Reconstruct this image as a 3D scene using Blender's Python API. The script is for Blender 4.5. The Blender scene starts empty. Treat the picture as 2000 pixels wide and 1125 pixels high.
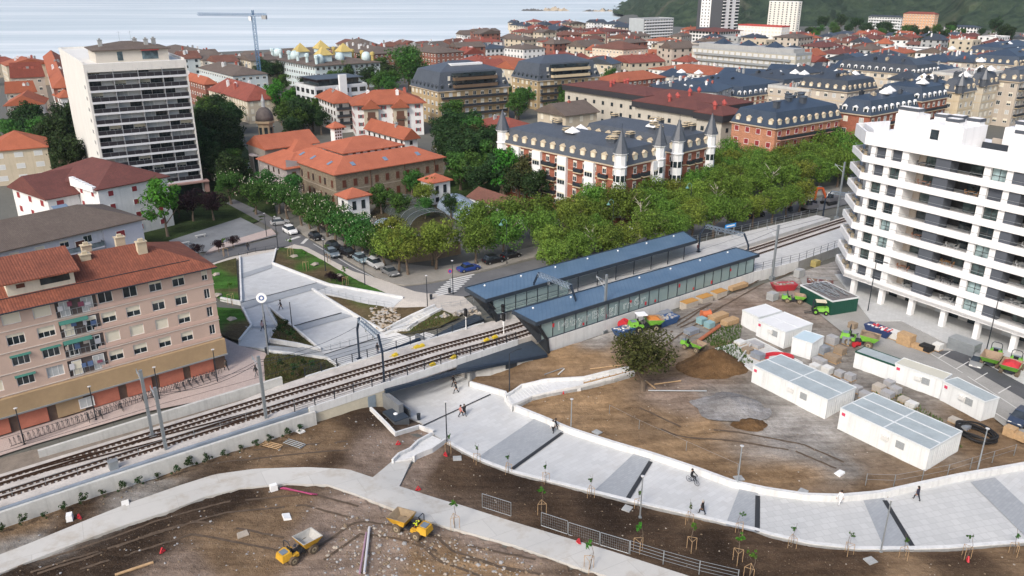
import bpy,math,random
from mathutils import Vector,Matrix,noise
from mathutils.geometry import delaunay_2d_cdt
R=random.Random(11)
COL=bpy.context.scene.collection
rad=math.radians
# ---------------------------------------------------------------- camera model (also used to lay things out)
F,CX,CY,CH=1550.0,1000.0,562.5,50.0
TH=math.atan(597/1550.0)
cT,sT=math.cos(TH),math.sin(TH)
def P(px,py,z):
 a=(px-CX)/F;b=(CY-py)/F
 d=(a,cT+b*sT,-sT+b*cT)
 t=(z-CH)/d[2]
 return Vector((d[0]*t,d[1]*t,z))
def proj(x,y,z):
 z-=CH
 zz=y*cT-z*sT;yy=y*sT+z*cT
 return CX+F*x/zz,CY-F*yy/zz
 # ---------------------------------------------------------------- terrain height (metres) from surveyed spots
SPOTS=[(850,722,-3.6),(770,690,-3.6),(800,765,-3.6),(745,700,-3.4),(650,655,-2.3),(700,640,-2.4),(560,585,-.9),(500,500,-.1),(620,560,-.8),(640,700,-2.6),(520,690,-.3),(500,650,-.3),(790,640,-1.6),(850,610,-.1),(700,560,-.1),(600,480,0),(760,560,0),(900,560,0),(830,585,0),(540,480,0),(470,600,-.1),(440,660,-.3),(430,560,0),(480,720,-.4),(560,720,-1.0),(200,700,-.5),(400,720,-.3),(50,830,-.6),(250,790,-.5),(480,750,-.5),(850,800,-3.6),(1000,850,-3.2),(950,900,-3.0),(1200,920,-2.6),(1400,970,-2.2),(1700,1020,-1.6),(1950,1000,-1.2),(900,900,-2.6),(1100,1000,-2.2),(1500,1110,-1.8),(700,1000,-1.7),(300,1000,-1.5),(100,900,-1.5),(50,1000,-1.5),(600,850,-1.6),(690,820,-1.7),(400,870,-1.5),(1100,1110,-1.9),(1900,1100,-1.4),(1200,690,-.7),(1100,680,-.6),(1040,700,-1.2),(960,745,-2.4),(1000,795,-2.9),(1100,760,-2.0),(1250,760,-1.6),(1400,760,-1.1),(1600,900,-1.5),(1500,950,-2),(1300,900,-2.2),(1150,830,-2.6),(1500,560,-.4),(1700,640,-.4),(1900,720,-.5),(1950,850,-.8),(1300,620,-.3),(1100,640,-.3),(1600,480,-.2),(1900,900,-1.1),(1750,800,-.8),(1450,690,-.8),(400,450,0),(100,300,0),(1000,300,0),(1900,300,0),(1500,430,0),(800,450,0),(300,430,0),(1000,150,0),(1900,150,0),(1000,520,0),(1200,470,0),(1350,440,0),(1700,420,0),(-150,800,-.6),(-150,1000,-1.5),(2150,800,-.6),(2150,1000,-1.1)]
SPW=[(P(a,b,c))for a,b,c in SPOTS]
def Z(x,y):
 s=w=0.0
 for q in SPW:
  d2=(x-q.x)**2+(y-q.y)**2+9.0
  k=1/(d2*d2);s+=k*q.z;w+=k
 return s/w
def G(px,py,dz=0.0):
 """point of the terrain seen at a photo position"""
 z=-1.0
 for _ in range(12):
  p=P(px,py,z+dz);z=Z(p.x,p.y)
 return Vector((p.x,p.y,z+dz))
RA=rad(37.8);RC,RS=math.cos(RA),math.sin(RA)
def UVp(u,v,z=0.0):return Vector((u*RC-v*RS,109.9+u*RS+v*RC,z))
def lerp(a,b,t):return a+(b-a)*t
def interp(tab,x):
 if x<=tab[0][0]:return tab[0][1]
 for(a,b),(c,d)in zip(tab,tab[1:]):
  if x<=c:
   t=(x-a)/(c-a);t=t*t*(3-2*t)
   return lerp(b,d,t)
 return tab[-1][1]
 # ---------------------------------------------------------------- mesh builder
class MB:
 def __init__(s):s.v=[];s.f=[];s.m=[]
 def face(s,pts,m=0):
  n=len(s.v);s.v+=[tuple(p)for p in pts];s.f.append(tuple(range(n,n+len(pts))));s.m.append(m)
 def mesh(s,vs,fs,m=0):
  n=len(s.v);s.v+=[tuple(p)for p in vs]
  for f in fs:s.f.append(tuple(i+n for i in f));s.m.append(m)
 def box(s,x,y,z,lx,ly,lz,rz=0.0,m=0,mtop=None):
  """centred in x and y, standing on z"""
  c,q=math.cos(rz),math.sin(rz);vs=[]
  for k in(0,lz):
   for a,b in((-1,-1),(1,-1),(1,1),(-1,1)):
    dx,dy=a*lx/2,b*ly/2
    vs.append((x+dx*c-dy*q,y+dx*q+dy*c,z+k))
  s.mesh(vs,[(3,2,1,0),(0,1,5,4),(1,2,6,5),(2,3,7,6),(3,0,4,7)],m)
  s.mesh(vs,[(4,5,6,7)],m if mtop is None else mtop)
 def b2(s,x0,y0,z0,x1,y1,z1,m=0,mtop=None):
  s.box((x0+x1)/2,(y0+y1)/2,z0,abs(x1-x0),abs(y1-y0),z1-z0,0,m,mtop)
 def hexa(s,b,t,m=0,mtop=None):
  vs=list(b)+list(t);n=len(b)
  s.mesh(vs,[tuple(range(n-1,-1,-1))]+[(i,(i+1)%n,n+(i+1)%n,n+i)for i in range(n)],m)
  s.mesh(vs,[tuple(range(n,2*n))],m if mtop is None else mtop)
 def prism(s,poly,z0,z1,m=0,mtop=None):
  if sum(a[0]*b[1]-b[0]*a[1]for a,b in zip(poly,poly[1:]+poly[:1]))<0:poly=poly[::-1]
  s.hexa([(p[0],p[1],z0)for p in poly],[(p[0],p[1],z1)for p in poly],m,mtop)
 def tube(s,p,q,r,n=6,m=0,r2=None,caps=True):
  p,q=Vector(p),Vector(q);d=(q-p)
  if d.length<1e-6:return
  d.normalize();a=d.orthogonal().normalized();b=d.cross(a);r2=r if r2 is None else r2
  vs=[p+(a*math.cos(t)+b*math.sin(t))*r for t in[2*math.pi*i/n for i in range(n)]]
  vs+=[q+(a*math.cos(t)+b*math.sin(t))*r2 for t in[2*math.pi*i/n for i in range(n)]]
  fs=[(i,(i+1)%n,n+(i+1)%n,n+i)for i in range(n)]
  if caps:fs+=[tuple(range(n-1,-1,-1)),tuple(range(n,2*n))]
  s.mesh(vs,fs,m)
 def path(s,pts,r,n=5,m=0):
  for a,b in zip(pts,pts[1:]):s.tube(a,b,r,n,m)
 def beam(s,p,q,w,h,m=0,up=(0,0,1)):
  """rectangular bar, w across and h in the up direction"""
  p,q=Vector(p),Vector(q);d=(q-p)
  if d.length<1e-6:return
  d.normalize();u=Vector(up)
  if abs(d.dot(u))>.98:u=Vector((1,0,0))
  x=d.cross(u).normalized();y=x.cross(d)
  vs=[]
  for c in(p,q):
   for a,b in((-1,-1),(1,-1),(1,1),(-1,1)):vs.append(c+x*a*w/2+y*b*h/2)
  s.mesh(vs,[(0,1,2,3),(7,6,5,4),(0,4,5,1),(1,5,6,2),(2,6,7,3),(3,7,4,0)],m)
 def lathe(s,prof,n=12,m=0,c=(0,0,0),ax=None):
  """prof = (r, z) pairs about the z axis"""
  vs=[];fs=[]
  for r,z in prof:
   for i in range(n):
    t=2*math.pi*i/n;vs.append((c[0]+r*math.cos(t),c[1]+r*math.sin(t),c[2]+z))
  for j in range(len(prof)-1):
   for i in range(n):fs.append((j*n+i,j*n+(i+1)%n,(j+1)*n+(i+1)%n,(j+1)*n+i))
  fs.append(tuple(range(n-1,-1,-1)));fs.append(tuple(range((len(prof)-1)*n,len(prof)*n)))
  s.mesh(vs,fs,m)
 def wheel(s,c,axis,r,w,n=14,m=0):
  p=Vector(c);a=Vector(axis).normalized()*w/2;s.tube(p-a,p+a,r,n,m)
 def rock(s,c,r,m=0,rng=R,flat=.7):
  vs=[];k=[rng.uniform(.7,1.2)for _ in range(14)]
  dirs=[(1,0,0),(-1,0,0),(0,1,0),(0,-1,0),(0,0,1),(.6,.6,.55),(-.6,.6,.55),(-.6,-.6,.55),(.6,-.6,.55)]
  for i,d in enumerate(dirs):vs.append((c[0]+d[0]*r*k[i],c[1]+d[1]*r*k[i],c[2]+d[2]*r*k[i]*flat))
  s.mesh(vs,[(0,5,8),(5,4,8),(0,2,5),(2,6,5),(5,6,4),(2,1,6),(1,7,6),(6,7,4),(1,3,7),(3,8,7),(7,8,4),(3,0,8)],m)
 def build(s,name,mats,parent=None,smooth=False,loc=None,rz=None,xf=None):
  me=bpy.data.meshes.new(name)
  if xf is not None:s.v=[tuple(xf@Vector(p))for p in s.v]
  me.from_pydata(s.v,[],s.f)
  if not isinstance(mats,(list,tuple)):mats=[mats]
  for m in mats:me.materials.append(m)
  if len(mats)>1:me.polygons.foreach_set('material_index',s.m)
  autouv(me)
  if smooth:me.polygons.foreach_set('use_smooth',[True]*len(me.polygons))
  me.update()
  return put(name,me,parent,loc,rz)
def autouv(me):
 """metric UVs: u level along each face, v up its slope"""
 uvl=me.uv_layers.new(name='UVMap');co=me.vertices;out=[]
 for p in me.polygons:
  n=p.normal
  if abs(n.z)>.995:t=Vector((1,0,0))
  else:t=Vector((-n.y,n.x,0)).normalized()
  b=n.cross(t)
  for i in p.vertices:
   c=co[i].co;out.append(c.dot(t));out.append(c.dot(b))
 uvl.data.foreach_set('uv',out)
def put(name,me,parent=None,loc=None,rz=None):
 o=bpy.data.objects.new(name,me);COL.objects.link(o)
 if parent is not None:o.parent=parent
 if loc is not None:o.location=loc
 if rz is not None:o.rotation_euler=(0,0,rz)
 return o
def tag(o,label,cat,group=None):
 o['label']=label;o['category']=cat
 if group:o['group']=group
 return o
def thing(name,label,cat,loc=(0,0,0),rz=0.0,group=None):
 o=bpy.data.objects.new(name,None);COL.objects.link(o);o.empty_display_size=.2
 o.location=loc;o.rotation_euler=(0,0,rz)
 return tag(o,label,cat,group)
def struct(o):o['kind']='structure';return o
def stuff(o,label=None,cat=None):
 o['kind']='stuff'
 if label:o['label']=label;o['category']=cat
 return o
def copy_tree(o,parent=None):
 c=o.copy();COL.objects.link(c)
 if parent is not None:c.parent=parent
 for ch in[x for x in KIDS.get(o.name,[])]or list(o.children):copy_tree(ch,c)
 return c
KIDS={}
def dup(o,loc,rz,label,group=None,sc=None):
 c=copy_tree(o);c.location=loc;c.rotation_euler=(0,0,rz);c['label']=label
 if group:c['group']=group
 if sc:c.scale=(sc,sc,sc)if not isinstance(sc,tuple)else sc
 return c
 # ---------------------------------------------------------------- materials
class NT:
 def __init__(s,name):
  s.mat=bpy.data.materials.new(name);s.mat.use_nodes=True;s.t=s.mat.node_tree;s.n=s.t.nodes;s.n.clear()
  s.out=s.n.new('ShaderNodeOutputMaterial');s.b=s.n.new('ShaderNodeBsdfPrincipled');s.l(s.b.outputs[0],s.out.inputs[0])
 def l(s,a,b):s.t.links.new(a,b)
 def new(s,k,**kw):
  n=s.n.new(k)
  for a,b in kw.items():
   if a.startswith('_'):setattr(n,a[1:],b)
  return n
 def inp(s,n,i,v):
  if hasattr(v,'is_linked')or hasattr(v,'links'):s.l(v,n.inputs[i])
  else:n.inputs[i].default_value=v
 def math(s,op,a,b=0.0,c=None):
  n=s.n.new('ShaderNodeMath');n.operation=op;s.inp(n,0,a);s.inp(n,1,b)
  if c is not None:s.inp(n,2,c)
  return n.outputs[0]
 def mix(s,f,a,b,mode='MIX'):
  n=s.n.new('ShaderNodeMix');n.data_type='RGBA';n.blend_type=mode
  s.inp(n,0,f)
  for i,v in((6,a),(7,b)):
   if isinstance(v,(tuple,list)):v=(v[0],v[1],v[2],1)
   s.inp(n,i,v)
  return n.outputs[2]
 def coord(s,which='Object'):return s.n.new('ShaderNodeTexCoord').outputs[which]
 def noise(s,co,scale,detail=4,rough=.55,dim='3D'):
  n=s.n.new('ShaderNodeTexNoise');n.noise_dimensions=dim;s.l(co,n.inputs['Vector']);n.inputs['Scale'].default_value=scale
  n.inputs['Detail'].default_value=detail;n.inputs['Roughness'].default_value=rough
  return n.outputs[0]
 def ramp(s,f,lo,hi):
  n=s.n.new('ShaderNodeMapRange');s.inp(n,0,f);n.inputs[1].default_value=lo;n.inputs[2].default_value=hi;return n.outputs[0]
 def bump(s,h,k=.3,d=.05):
  n=s.n.new('ShaderNodeBump');n.inputs['Strength'].default_value=k;n.inputs['Distance'].default_value=d;s.l(h,n.inputs['Height']);s.l(n.outputs[0],s.b.inputs['Normal'])
 def sep(s,co):
  n=s.n.new('ShaderNodeSeparateXYZ');s.l(co,n.inputs[0]);return n.outputs
 def fin(s,col,rough=.8,metal=0.0,spec=.3):
  if isinstance(col,(tuple,list)):s.b.inputs['Base Color'].default_value=(col[0],col[1],col[2],1)
  else:s.l(col,s.b.inputs['Base Color'])
  s.inp(s.b,'Roughness',rough);s.b.inputs['Metallic'].default_value=metal
  s.b.inputs['Specular IOR Level'].default_value=spec
  return s.mat
_M={}
def cached(f):
 def g(*a,**k):
  key=(f.__name__,)+a+tuple(sorted(k.items()))
  if key not in _M:_M[key]=f(*a,**k)
  return _M[key]
 return g
def sc(c,k):return tuple(min(1,x*k)for x in c)
@cached
def M(name,col,rough=.8,var=.18,scale=.6,metal=0.0,spec=.3,streak=0.0):
 """plain surface: two scales of blotching, weathering streaks fixed to the object"""
 t=NT(name);co=t.coord()
 n1=t.noise(co,scale,5);n2=t.noise(co,scale*7,3)
 f=t.math('ADD',t.math('MULTIPLY',n1,.65),t.math('MULTIPLY',n2,.35))
 c=t.mix(t.ramp(f,.3,.7),sc(col,1-var),sc(col,1+var))
 if streak:
  mp=t.n.new('ShaderNodeMapping');mp.inputs['Scale'].default_value=(1.6,1.6,.12);t.l(co,mp.inputs[0]);n3=t.noise(mp.outputs[0],1.2,6,.6);c=t.mix(t.math('MULTIPLY',t.ramp(n3,.5,.72),streak),c,sc(col,.62))
 return t.fin(c,rough,metal,spec)
@cached
def MT(name,c1,c2=None,course=.36,width=.24,rough=.85,var=.25):
 """roof tiles: courses and pan/cover columns on the metric UVs"""
 t=NT(name);uv=t.coord('UV');x,y,_=t.sep(uv)
 c2=c2 or sc(c1,.75)
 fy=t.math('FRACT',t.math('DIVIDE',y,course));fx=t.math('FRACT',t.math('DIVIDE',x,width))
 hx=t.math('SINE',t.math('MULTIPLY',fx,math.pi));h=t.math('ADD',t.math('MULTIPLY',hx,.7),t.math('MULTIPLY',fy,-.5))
 w=t.n.new('ShaderNodeTexWhiteNoise');w.noise_dimensions='2D'
 cb=t.n.new('ShaderNodeCombineXYZ');t.l(t.math('FLOOR',t.math('DIVIDE',x,width)),cb.inputs[0]);t.l(t.math('FLOOR',t.math('DIVIDE',y,course)),cb.inputs[1])
 t.l(cb.outputs[0],w.inputs[0])
 big=t.ramp(t.noise(t.coord(),.35,5),.35,.7)
 c=t.mix(t.math('MULTIPLY',w.outputs[0],.7),c1,c2)
 c=t.mix(t.math('MULTIPLY',big,.55),c,sc(c2,.8))
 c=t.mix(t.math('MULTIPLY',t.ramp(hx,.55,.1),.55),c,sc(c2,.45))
 t.bump(h,.6,.06)
 return t.fin(c,rough,0,.2)
@cached
def MSL(name,c1,rough=.45):
 """slate"""
 t=NT(name);uv=t.coord('UV');x,y,_=t.sep(uv)
 br=t.n.new('ShaderNodeTexBrick');t.l(uv,br.inputs['Vector']);br.inputs['Scale'].default_value=1
 br.inputs['Brick Width'].default_value=.35;br.inputs['Row Height'].default_value=.25;br.inputs['Mortar Size'].default_value=.012
 br.inputs['Color1'].default_value=(*sc(c1,1.15),1);br.inputs['Color2'].default_value=(*sc(c1,.82),1);br.inputs['Mortar'].default_value=(*sc(c1,.5),1)
 c=t.mix(t.math('MULTIPLY',t.ramp(t.noise(t.coord(),.3,5),.3,.7),.4),br.outputs[0],sc(c1,1.5))
 return t.fin(c,rough,0,.5)
@cached
def MBR(name,c1,mortar=(.5,.47,.42),w=.5,h=.16):
 t=NT(name);uv=t.coord('UV')
 br=t.n.new('ShaderNodeTexBrick');t.l(uv,br.inputs['Vector']);br.inputs['Scale'].default_value=1
 br.inputs['Brick Width'].default_value=w;br.inputs['Row Height'].default_value=h;br.inputs['Mortar Size'].default_value=.014
 br.inputs['Color1'].default_value=(*sc(c1,1.2),1);br.inputs['Color2'].default_value=(*sc(c1,.75),1);br.inputs['Mortar'].default_value=(*mortar,1)
 c=t.mix(t.math('MULTIPLY',t.ramp(t.noise(t.coord(),.5,5),.35,.7),.35),br.outputs[0],sc(c1,.6))
 return t.fin(c,.9,0,.2)
@cached
def MP(name,c1,jx=1.0,jy=.5,joint=.55,jw=.02,rough=.75,ang=37.8,var=.12,mud=0.0):
 """slab paving laid to a bearing, joints and water stains"""
 t=NT(name);mp=t.n.new('ShaderNodeMapping');mp.inputs['Rotation'].default_value=(0,0,-rad(ang));t.l(t.coord(),mp.inputs[0])
 br=t.n.new('ShaderNodeTexBrick');t.l(mp.outputs[0],br.inputs['Vector']);br.inputs['Scale'].default_value=1;br.offset=.5
 br.inputs['Brick Width'].default_value=jx;br.inputs['Row Height'].default_value=jy;br.inputs['Mortar Size'].default_value=jw
 br.inputs['Color1'].default_value=(*sc(c1,1.05),1);br.inputs['Color2'].default_value=(*sc(c1,.94),1);br.inputs['Mortar'].default_value=(*sc(c1,joint),1)
 n1=t.noise(t.coord(),.12,6,.6);n2=t.noise(t.coord(),1.1,4)
 c=t.mix(t.math('MULTIPLY',t.ramp(n1,.4,.75),var*2.2),br.outputs[0],sc(c1,.72))
 c=t.mix(t.math('MULTIPLY',t.ramp(n2,.5,.8),var),c,sc(c1,.6))
 if mud:n3=t.noise(t.coord(),.3,8,.68);c=t.mix(t.math('MULTIPLY',t.ramp(n3,.52,.72),mud),c,(.30,.24,.17))
 return t.fin(c,rough,0,.3)
@cached
def MA(name,c1,rough=.85):
 """asphalt: aggregate speckle, patches and darker tracked lanes"""
 t=NT(name);co=t.coord();n1=t.noise(co,.18,6,.6);n2=t.noise(co,9,2);n3=t.noise(co,1.2,5)
 c=t.mix(t.ramp(n1,.3,.72),sc(c1,.78),sc(c1,1.22));c=t.mix(t.math('MULTIPLY',t.ramp(n2,.4,.7),.3),c,sc(c1,1.7))
 c=t.mix(t.math('MULTIPLY',t.ramp(n3,.55,.75),.35),c,sc(c1,.7))
 return t.fin(c,rough,0,.25)
@cached
def MGLASS(name,col=(.02,.03,.035),rough=.06,spec=.6):
 t=NT(name);n=t.noise(t.coord(),.8,2)
 return t.fin(t.mix(t.ramp(n,.35,.65),sc(col,.6),sc(col,1.6)),rough,0,spec)
@cached
def MCLEAR(name,tint=(.75,.88,.86),rough=.03,mixf=.55):
 """see-through glazing: part mirror, part tinted pane"""
 t=NT(name);tr=t.n.new('ShaderNodeBsdfTransparent');tr.inputs[0].default_value=(*tint,1)
 mx=t.n.new('ShaderNodeMixShader');mx.inputs[0].default_value=mixf
 t.l(t.b.outputs[0],mx.inputs[1]);t.l(tr.outputs[0],mx.inputs[2]);t.l(mx.outputs[0],t.out.inputs[0])
 return t.fin((.42,.52,.52),max(rough,.12),0,.6)
@cached
def MLEAF(name,c1,c2,rough=.75,trans=.25):
 """foliage: hue and value vary leaf by leaf (island), tree by tree (object) and with clumps"""
 t=NT(name);g=t.n.new('ShaderNodeNewGeometry');oi=t.n.new('ShaderNodeObjectInfo')
 n=t.noise(t.coord(),.55,3)
 c=t.mix(t.ramp(n,.3,.7),c1,c2)
 hs=t.n.new('ShaderNodeHueSaturation');t.l(c,hs.inputs['Color'])
 t.l(t.math('ADD',t.math('MULTIPLY',oi.outputs['Random'],.05),.475),hs.inputs['Hue'])
 t.l(t.math('ADD',t.math('MULTIPLY',g.outputs['Random Per Island'],.9),t.math('ADD',t.math('MULTIPLY',oi.outputs['Random'],.4),.35)),hs.inputs['Value'])
 t.fin(hs.outputs[0],rough,0,.15)
 if trans:
  tl=t.n.new('ShaderNodeBsdfTranslucent');t.l(hs.outputs[0],tl.inputs[0]);mx=t.n.new('ShaderNodeMixShader');mx.inputs[0].default_value=trans
  t.l(t.b.outputs[0],mx.inputs[1]);t.l(tl.outputs[0],mx.inputs[2]);t.l(mx.outputs[0],t.out.inputs[0])
 return t.mat
@cached
def MSOIL(name,bumpk=.9):
 """bare ground: the soil type comes from the vertex attribute, broken up by clods, gravel and stones"""
 t=NT(name);co=t.coord();at=t.n.new('ShaderNodeAttribute');at.attribute_name='soil'
 n1=t.noise(co,.25,7,.65);n2=t.noise(co,1.7,6,.65);n3=t.noise(co,8,3,.6)
 mp=t.n.new('ShaderNodeMapping');mp.inputs['Rotation'].default_value=(0,0,rad(-28));mp.inputs['Scale'].default_value=(.07,1.1,1);t.l(co,mp.inputs[0]);n4=t.noise(mp.outputs[0],1,5,.6)
 c=at.outputs['Color'];c=t.mix(t.math('MULTIPLY',t.ramp(n4,.45,.62),.55),c,t.mix(1.0,c,(.55,.52,.5),'MULTIPLY'));c=t.mix(t.math('MULTIPLY',t.ramp(n4,.42,.30),.4),c,t.mix(1.0,c,(1.45,1.42,1.4),'MULTIPLY'))
 c=t.mix(t.ramp(n1,.3,.7),t.mix(1.0,c,(.62,.58,.55),'MULTIPLY'),t.mix(1.0,c,(1.35,1.32,1.3),'MULTIPLY'))
 c=t.mix(t.math('MULTIPLY',t.ramp(n2,.42,.68),.6),c,t.mix(1.0,c,(.6,.57,.55),'MULTIPLY'))
 c=t.mix(t.math('MULTIPLY',t.ramp(n3,.58,.74),.3),c,(.36,.31,.26))
 t.bump(t.math('ADD',n2,t.math('MULTIPLY',n3,.4)),bumpk,.25)
 return t.fin(c,.95,0,.1)
GLASS=MGLASS('dark window glass')
GLASSB=MGLASS('sky tinted glass',(.09,.13,.15),.1)
WHITE=M('white paint',(.75,.76,.76),.6,.05)
CONC=M('pale concrete',(.50,.50,.48),.85,.14,.5,streak=.5)
CONCW=M('white precast concrete',(.60,.605,.60),.8,.1,.5,streak=.45)
CONCD=M('grey concrete',(.33,.34,.34),.85,.16,.5)
STEEL=M('galvanised steel',(.36,.39,.41),.45,.1,2,.6)
DARK=M('dark grey steel',(.035,.042,.052),.45,.15,1,.3)
BLACK=M('black rubber',(.015,.015,.016),.7,.2,3)
NAVY=M('dark blue grey cladding',(.045,.06,.08),.45,.12,1,.3)
WOOD=M('raw timber',(.40,.27,.15),.85,.25,3)
RED=M('red plastic',(.45,.03,.04),.5,.1,2)
def stucco(c):return M('render %d %d %d'%tuple(int(x*255)for x in c),c,.88,.10,.35,streak=.35)
def paint(c,r=.35):return M('paint %d %d %d'%tuple(int(x*255)for x in c),c,r,.06,2,0,.5)
# ---------------------------------------------------------------- polygons and ground sheets
def pip(poly,x,y):
 r=False;j=len(poly)-1
 for i in range(len(poly)):
  xi,yi=poly[i][0],poly[i][1];xj,yj=poly[j][0],poly[j][1]
  if(yi>y)!=(yj>y)and x<(xj-xi)*(y-yi)/(yj-yi)+xi:r=not r
  j=i
 return r
def dens(pts,step,closed=True):
 out=[];n=len(pts)
 for i in range(n if closed else n-1):
  a,b=Vector(pts[i][:2]),Vector(pts[(i+1)%n][:2]);k=max(1,int((b-a).length/step))
  for j in range(k):out.append(a.lerp(b,j/k))
 if not closed:out.append(Vector(pts[-1][:2]))
 return out
def px2w(pts,dz=0.0):
 out=[]
 for(a,b),(c,d)in zip(pts,pts[1:]):
  k=max(1,int(math.hypot(c-a,d-b)/22))if max(abs(a),abs(c))<2100 else 1
  out+=[G(lerp(a,c,i/k),lerp(b,d,i/k),dz).xy for i in range(k)]
 return out+[G(*pts[-1],dz).xy]
def smooth_line(pts,it=2):
 for _ in range(it):
  q=[pts[0]]
  for a,b in zip(pts,pts[1:]):
   a,b=Vector(a),Vector(b);q+=[a.lerp(b,.25),a.lerp(b,.75)]
  q.append(pts[-1]);pts=[Vector(p)for p in q]
 return pts
def sheet(name,outer,mat,step=3.0,dz=0.0,zf=None,extra=(),side=0.0,color=None,parent=None,jit=.25):
 """one ground sheet: outline in world metres, filled with a triangulated grid that follows the terrain"""
 bnd=dens(outer,step);vs=list(bnd);n=len(bnd);edges=[(i,(i+1)%n)for i in range(n)]
 xs=[p[0]for p in bnd];ys=[p[1]for p in bnd];rng=random.Random(5)
 x=min(xs)+step/2
 while x<max(xs):
  y=min(ys)+step/2
  while y<max(ys):
   qx,qy=x+rng.uniform(-jit,jit)*step,y+rng.uniform(-jit,jit)*step
   if pip(bnd,qx,qy):vs.append(Vector((qx,qy)))
   y+=step
  x+=step
 for e in extra:
  if pip(bnd,e[0],e[1]):vs.append(Vector(e[:2]))
 co,_,fs,_,_,_=delaunay_2d_cdt(vs,edges,[],0,1e-4)
 zf=zf or(lambda a,b:Z(a,b));mb=MB()
 mb.v=[(c.x,c.y,zf(c.x,c.y)+dz)for c in co]
 for f in fs:
  c=(co[f[0]]+co[f[1]]+co[f[2]])/3
  if pip(bnd,c.x,c.y):
   a,b,d=(co[i]for i in f[:3])
   if(b-a).cross(d-a)<0:f=f[::-1]
   mb.f.append(tuple(f));mb.m.append(0)
 if side:
  for i in range(n):
   a,b=bnd[i],bnd[(i+1)%n];za,zb=zf(a.x,a.y)+dz,zf(b.x,b.y)+dz
   mb.face([(a.x,a.y,za),(b.x,b.y,zb),(b.x,b.y,zb-side),(a.x,a.y,za-side)])
 o=mb.build(name,mat,parent)
 if color:
  me=o.data;at=me.attributes.new('soil','FLOAT_COLOR','POINT');buf=[]
  for v in me.vertices:buf+=[*color(v.co.x,v.co.y),1]
  at.data.foreach_set('color',buf)
 return struct(o)
def wall(name,pts,h,th,mat,base=.6,dz=0.0,parent=None,zf=None,caps=None):
 """low wall or kerb following a line; th to the left of the line"""
 zf=zf or Z;mb=MB();n=len(pts);L=[]
 pts=[Vector(p[:2])for p in pts]
 for i in range(n):
  d=(pts[min(i+1,n-1)]-pts[max(i-1,0)]).normalized();L.append(pts[i]+Vector((-d.y,d.x))*th)
 vs=[]
 for p,q in zip(pts,L):
  z=zf(p.x,p.y)+dz;hh=h(p)if callable(h)else h
  vs+=[(p.x,p.y,z-base),(q.x,q.y,z-base),(q.x,q.y,z+hh),(p.x,p.y,z+hh)]
 fs=[]
 for i in range(n-1):
  a,b=i*4,i*4+4
  for k in range(4):fs.append((a+k,a+(k+1)%4,b+(k+1)%4,b+k))
 fs.append((0,3,2,1));e=(n-1)*4;fs.append((e,e+1,e+2,e+3))
 mb.mesh(vs,[f[::-1]for f in fs]);return mb.build(name,mat,parent)
def rwall(pts,h,th,mat,label,name='retaining_wall',cat='wall',group=None,**k):
 return tag(wall(name,pts,h,th,mat,**k),label,cat,group)
PAV=MP('pale slab paving',(.495,.505,.508),1.2,.6,.84,.014,mud=.16)
PAVL=MP('small paving blocks',(.48,.487,.482),.84,.84,.8,.028,ang=12)
BAND=MP('grey paving band',(.315,.335,.355),.6,.3,.8,.012)
CREAM=MP('cream pavement slabs',(.50,.46,.41),.4,.4,.75,.012,ang=30)
PINKP=MP('pinkish pavement',(.44,.36,.33),.4,.4,.75,.012,ang=40)
ASPH=MA('asphalt',(.12,.122,.128));ASPHL=MA('dusty asphalt',(.27,.267,.255));ASPHD=MA('dark asphalt',(.075,.078,.085))
PATHC=MP('poured concrete path',(.50,.492,.465),9,3.2,.8,.03,.85,30,.16,.6)
shore=[(-1500,330),(-700,460),(-340,545),(-225,640),(-110,720),(0,830),(100,980),(150,1200),(185,1380),(420,1700),(3000,2400)]
base=[(-1500,330),(-1500,-150),(3000,-150),(3000,2400)]+shore[::-1][1:-1]
def zbase(x,y):
 return Z(x,y)-.22 if y<330 and abs(x)<220 else-.22
xin=[UVp(u,v).xy for u in range(-90,120,4)for v in range(-70,90,4)]
sheet('ground',base,MP('town pavement',(.12,.12,.105),3,3,.8,.05),60,0,zbase,extra=[p for p in xin])
t=NT('sea');mp=t.n.new('ShaderNodeMapping');mp.inputs['Rotation'].default_value=(0,0,rad(-9));mp.inputs['Scale'].default_value=(.0009,.006,1);t.l(t.coord(),mp.inputs[0])
mp2=t.n.new('ShaderNodeMapping');mp2.inputs['Rotation'].default_value=(0,0,rad(-4));mp2.inputs['Scale'].default_value=(.004,.03,1);t.l(t.coord(),mp2.inputs[0])
n1=t.noise(mp.outputs[0],1.6,7,.6);n2=t.noise(mp2.outputs[0],1.0,5,.6);n3=t.noise(t.coord(),.25,4)
f=t.math('ADD',t.math('MULTIPLY',n1,.7),t.math('MULTIPLY',n2,.3))
c=t.mix(t.ramp(f,.33,.6),(.47,.55,.58),(.64,.69,.71));c=t.mix(t.ramp(f,.5,.7),c,(.86,.88,.885))
t.bump(n3,.25,.5)
SEA=t.fin(c,.35,0,.5)
mb=MB();mb.face([(-6000,250,-6),(7000,250,-6),(7000,9000,-6),(-6000,9000,-6)]);struct(mb.build('sea',SEA))
sand=M('beach sand',(.34,.31,.26),.9,.1,.02)
mb=MB()
for a,b in zip(shore,shore[1:]):
 a,b=Vector(a),Vector(b);d=(b-a).normalized();q=Vector((-d.y,d.x))*9
 mb.face([(*a,-.25),(*b,-.25),(*(b+q),-6.3),(*(a+q),-6.3)])
struct(mb.build('beach',sand))
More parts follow.
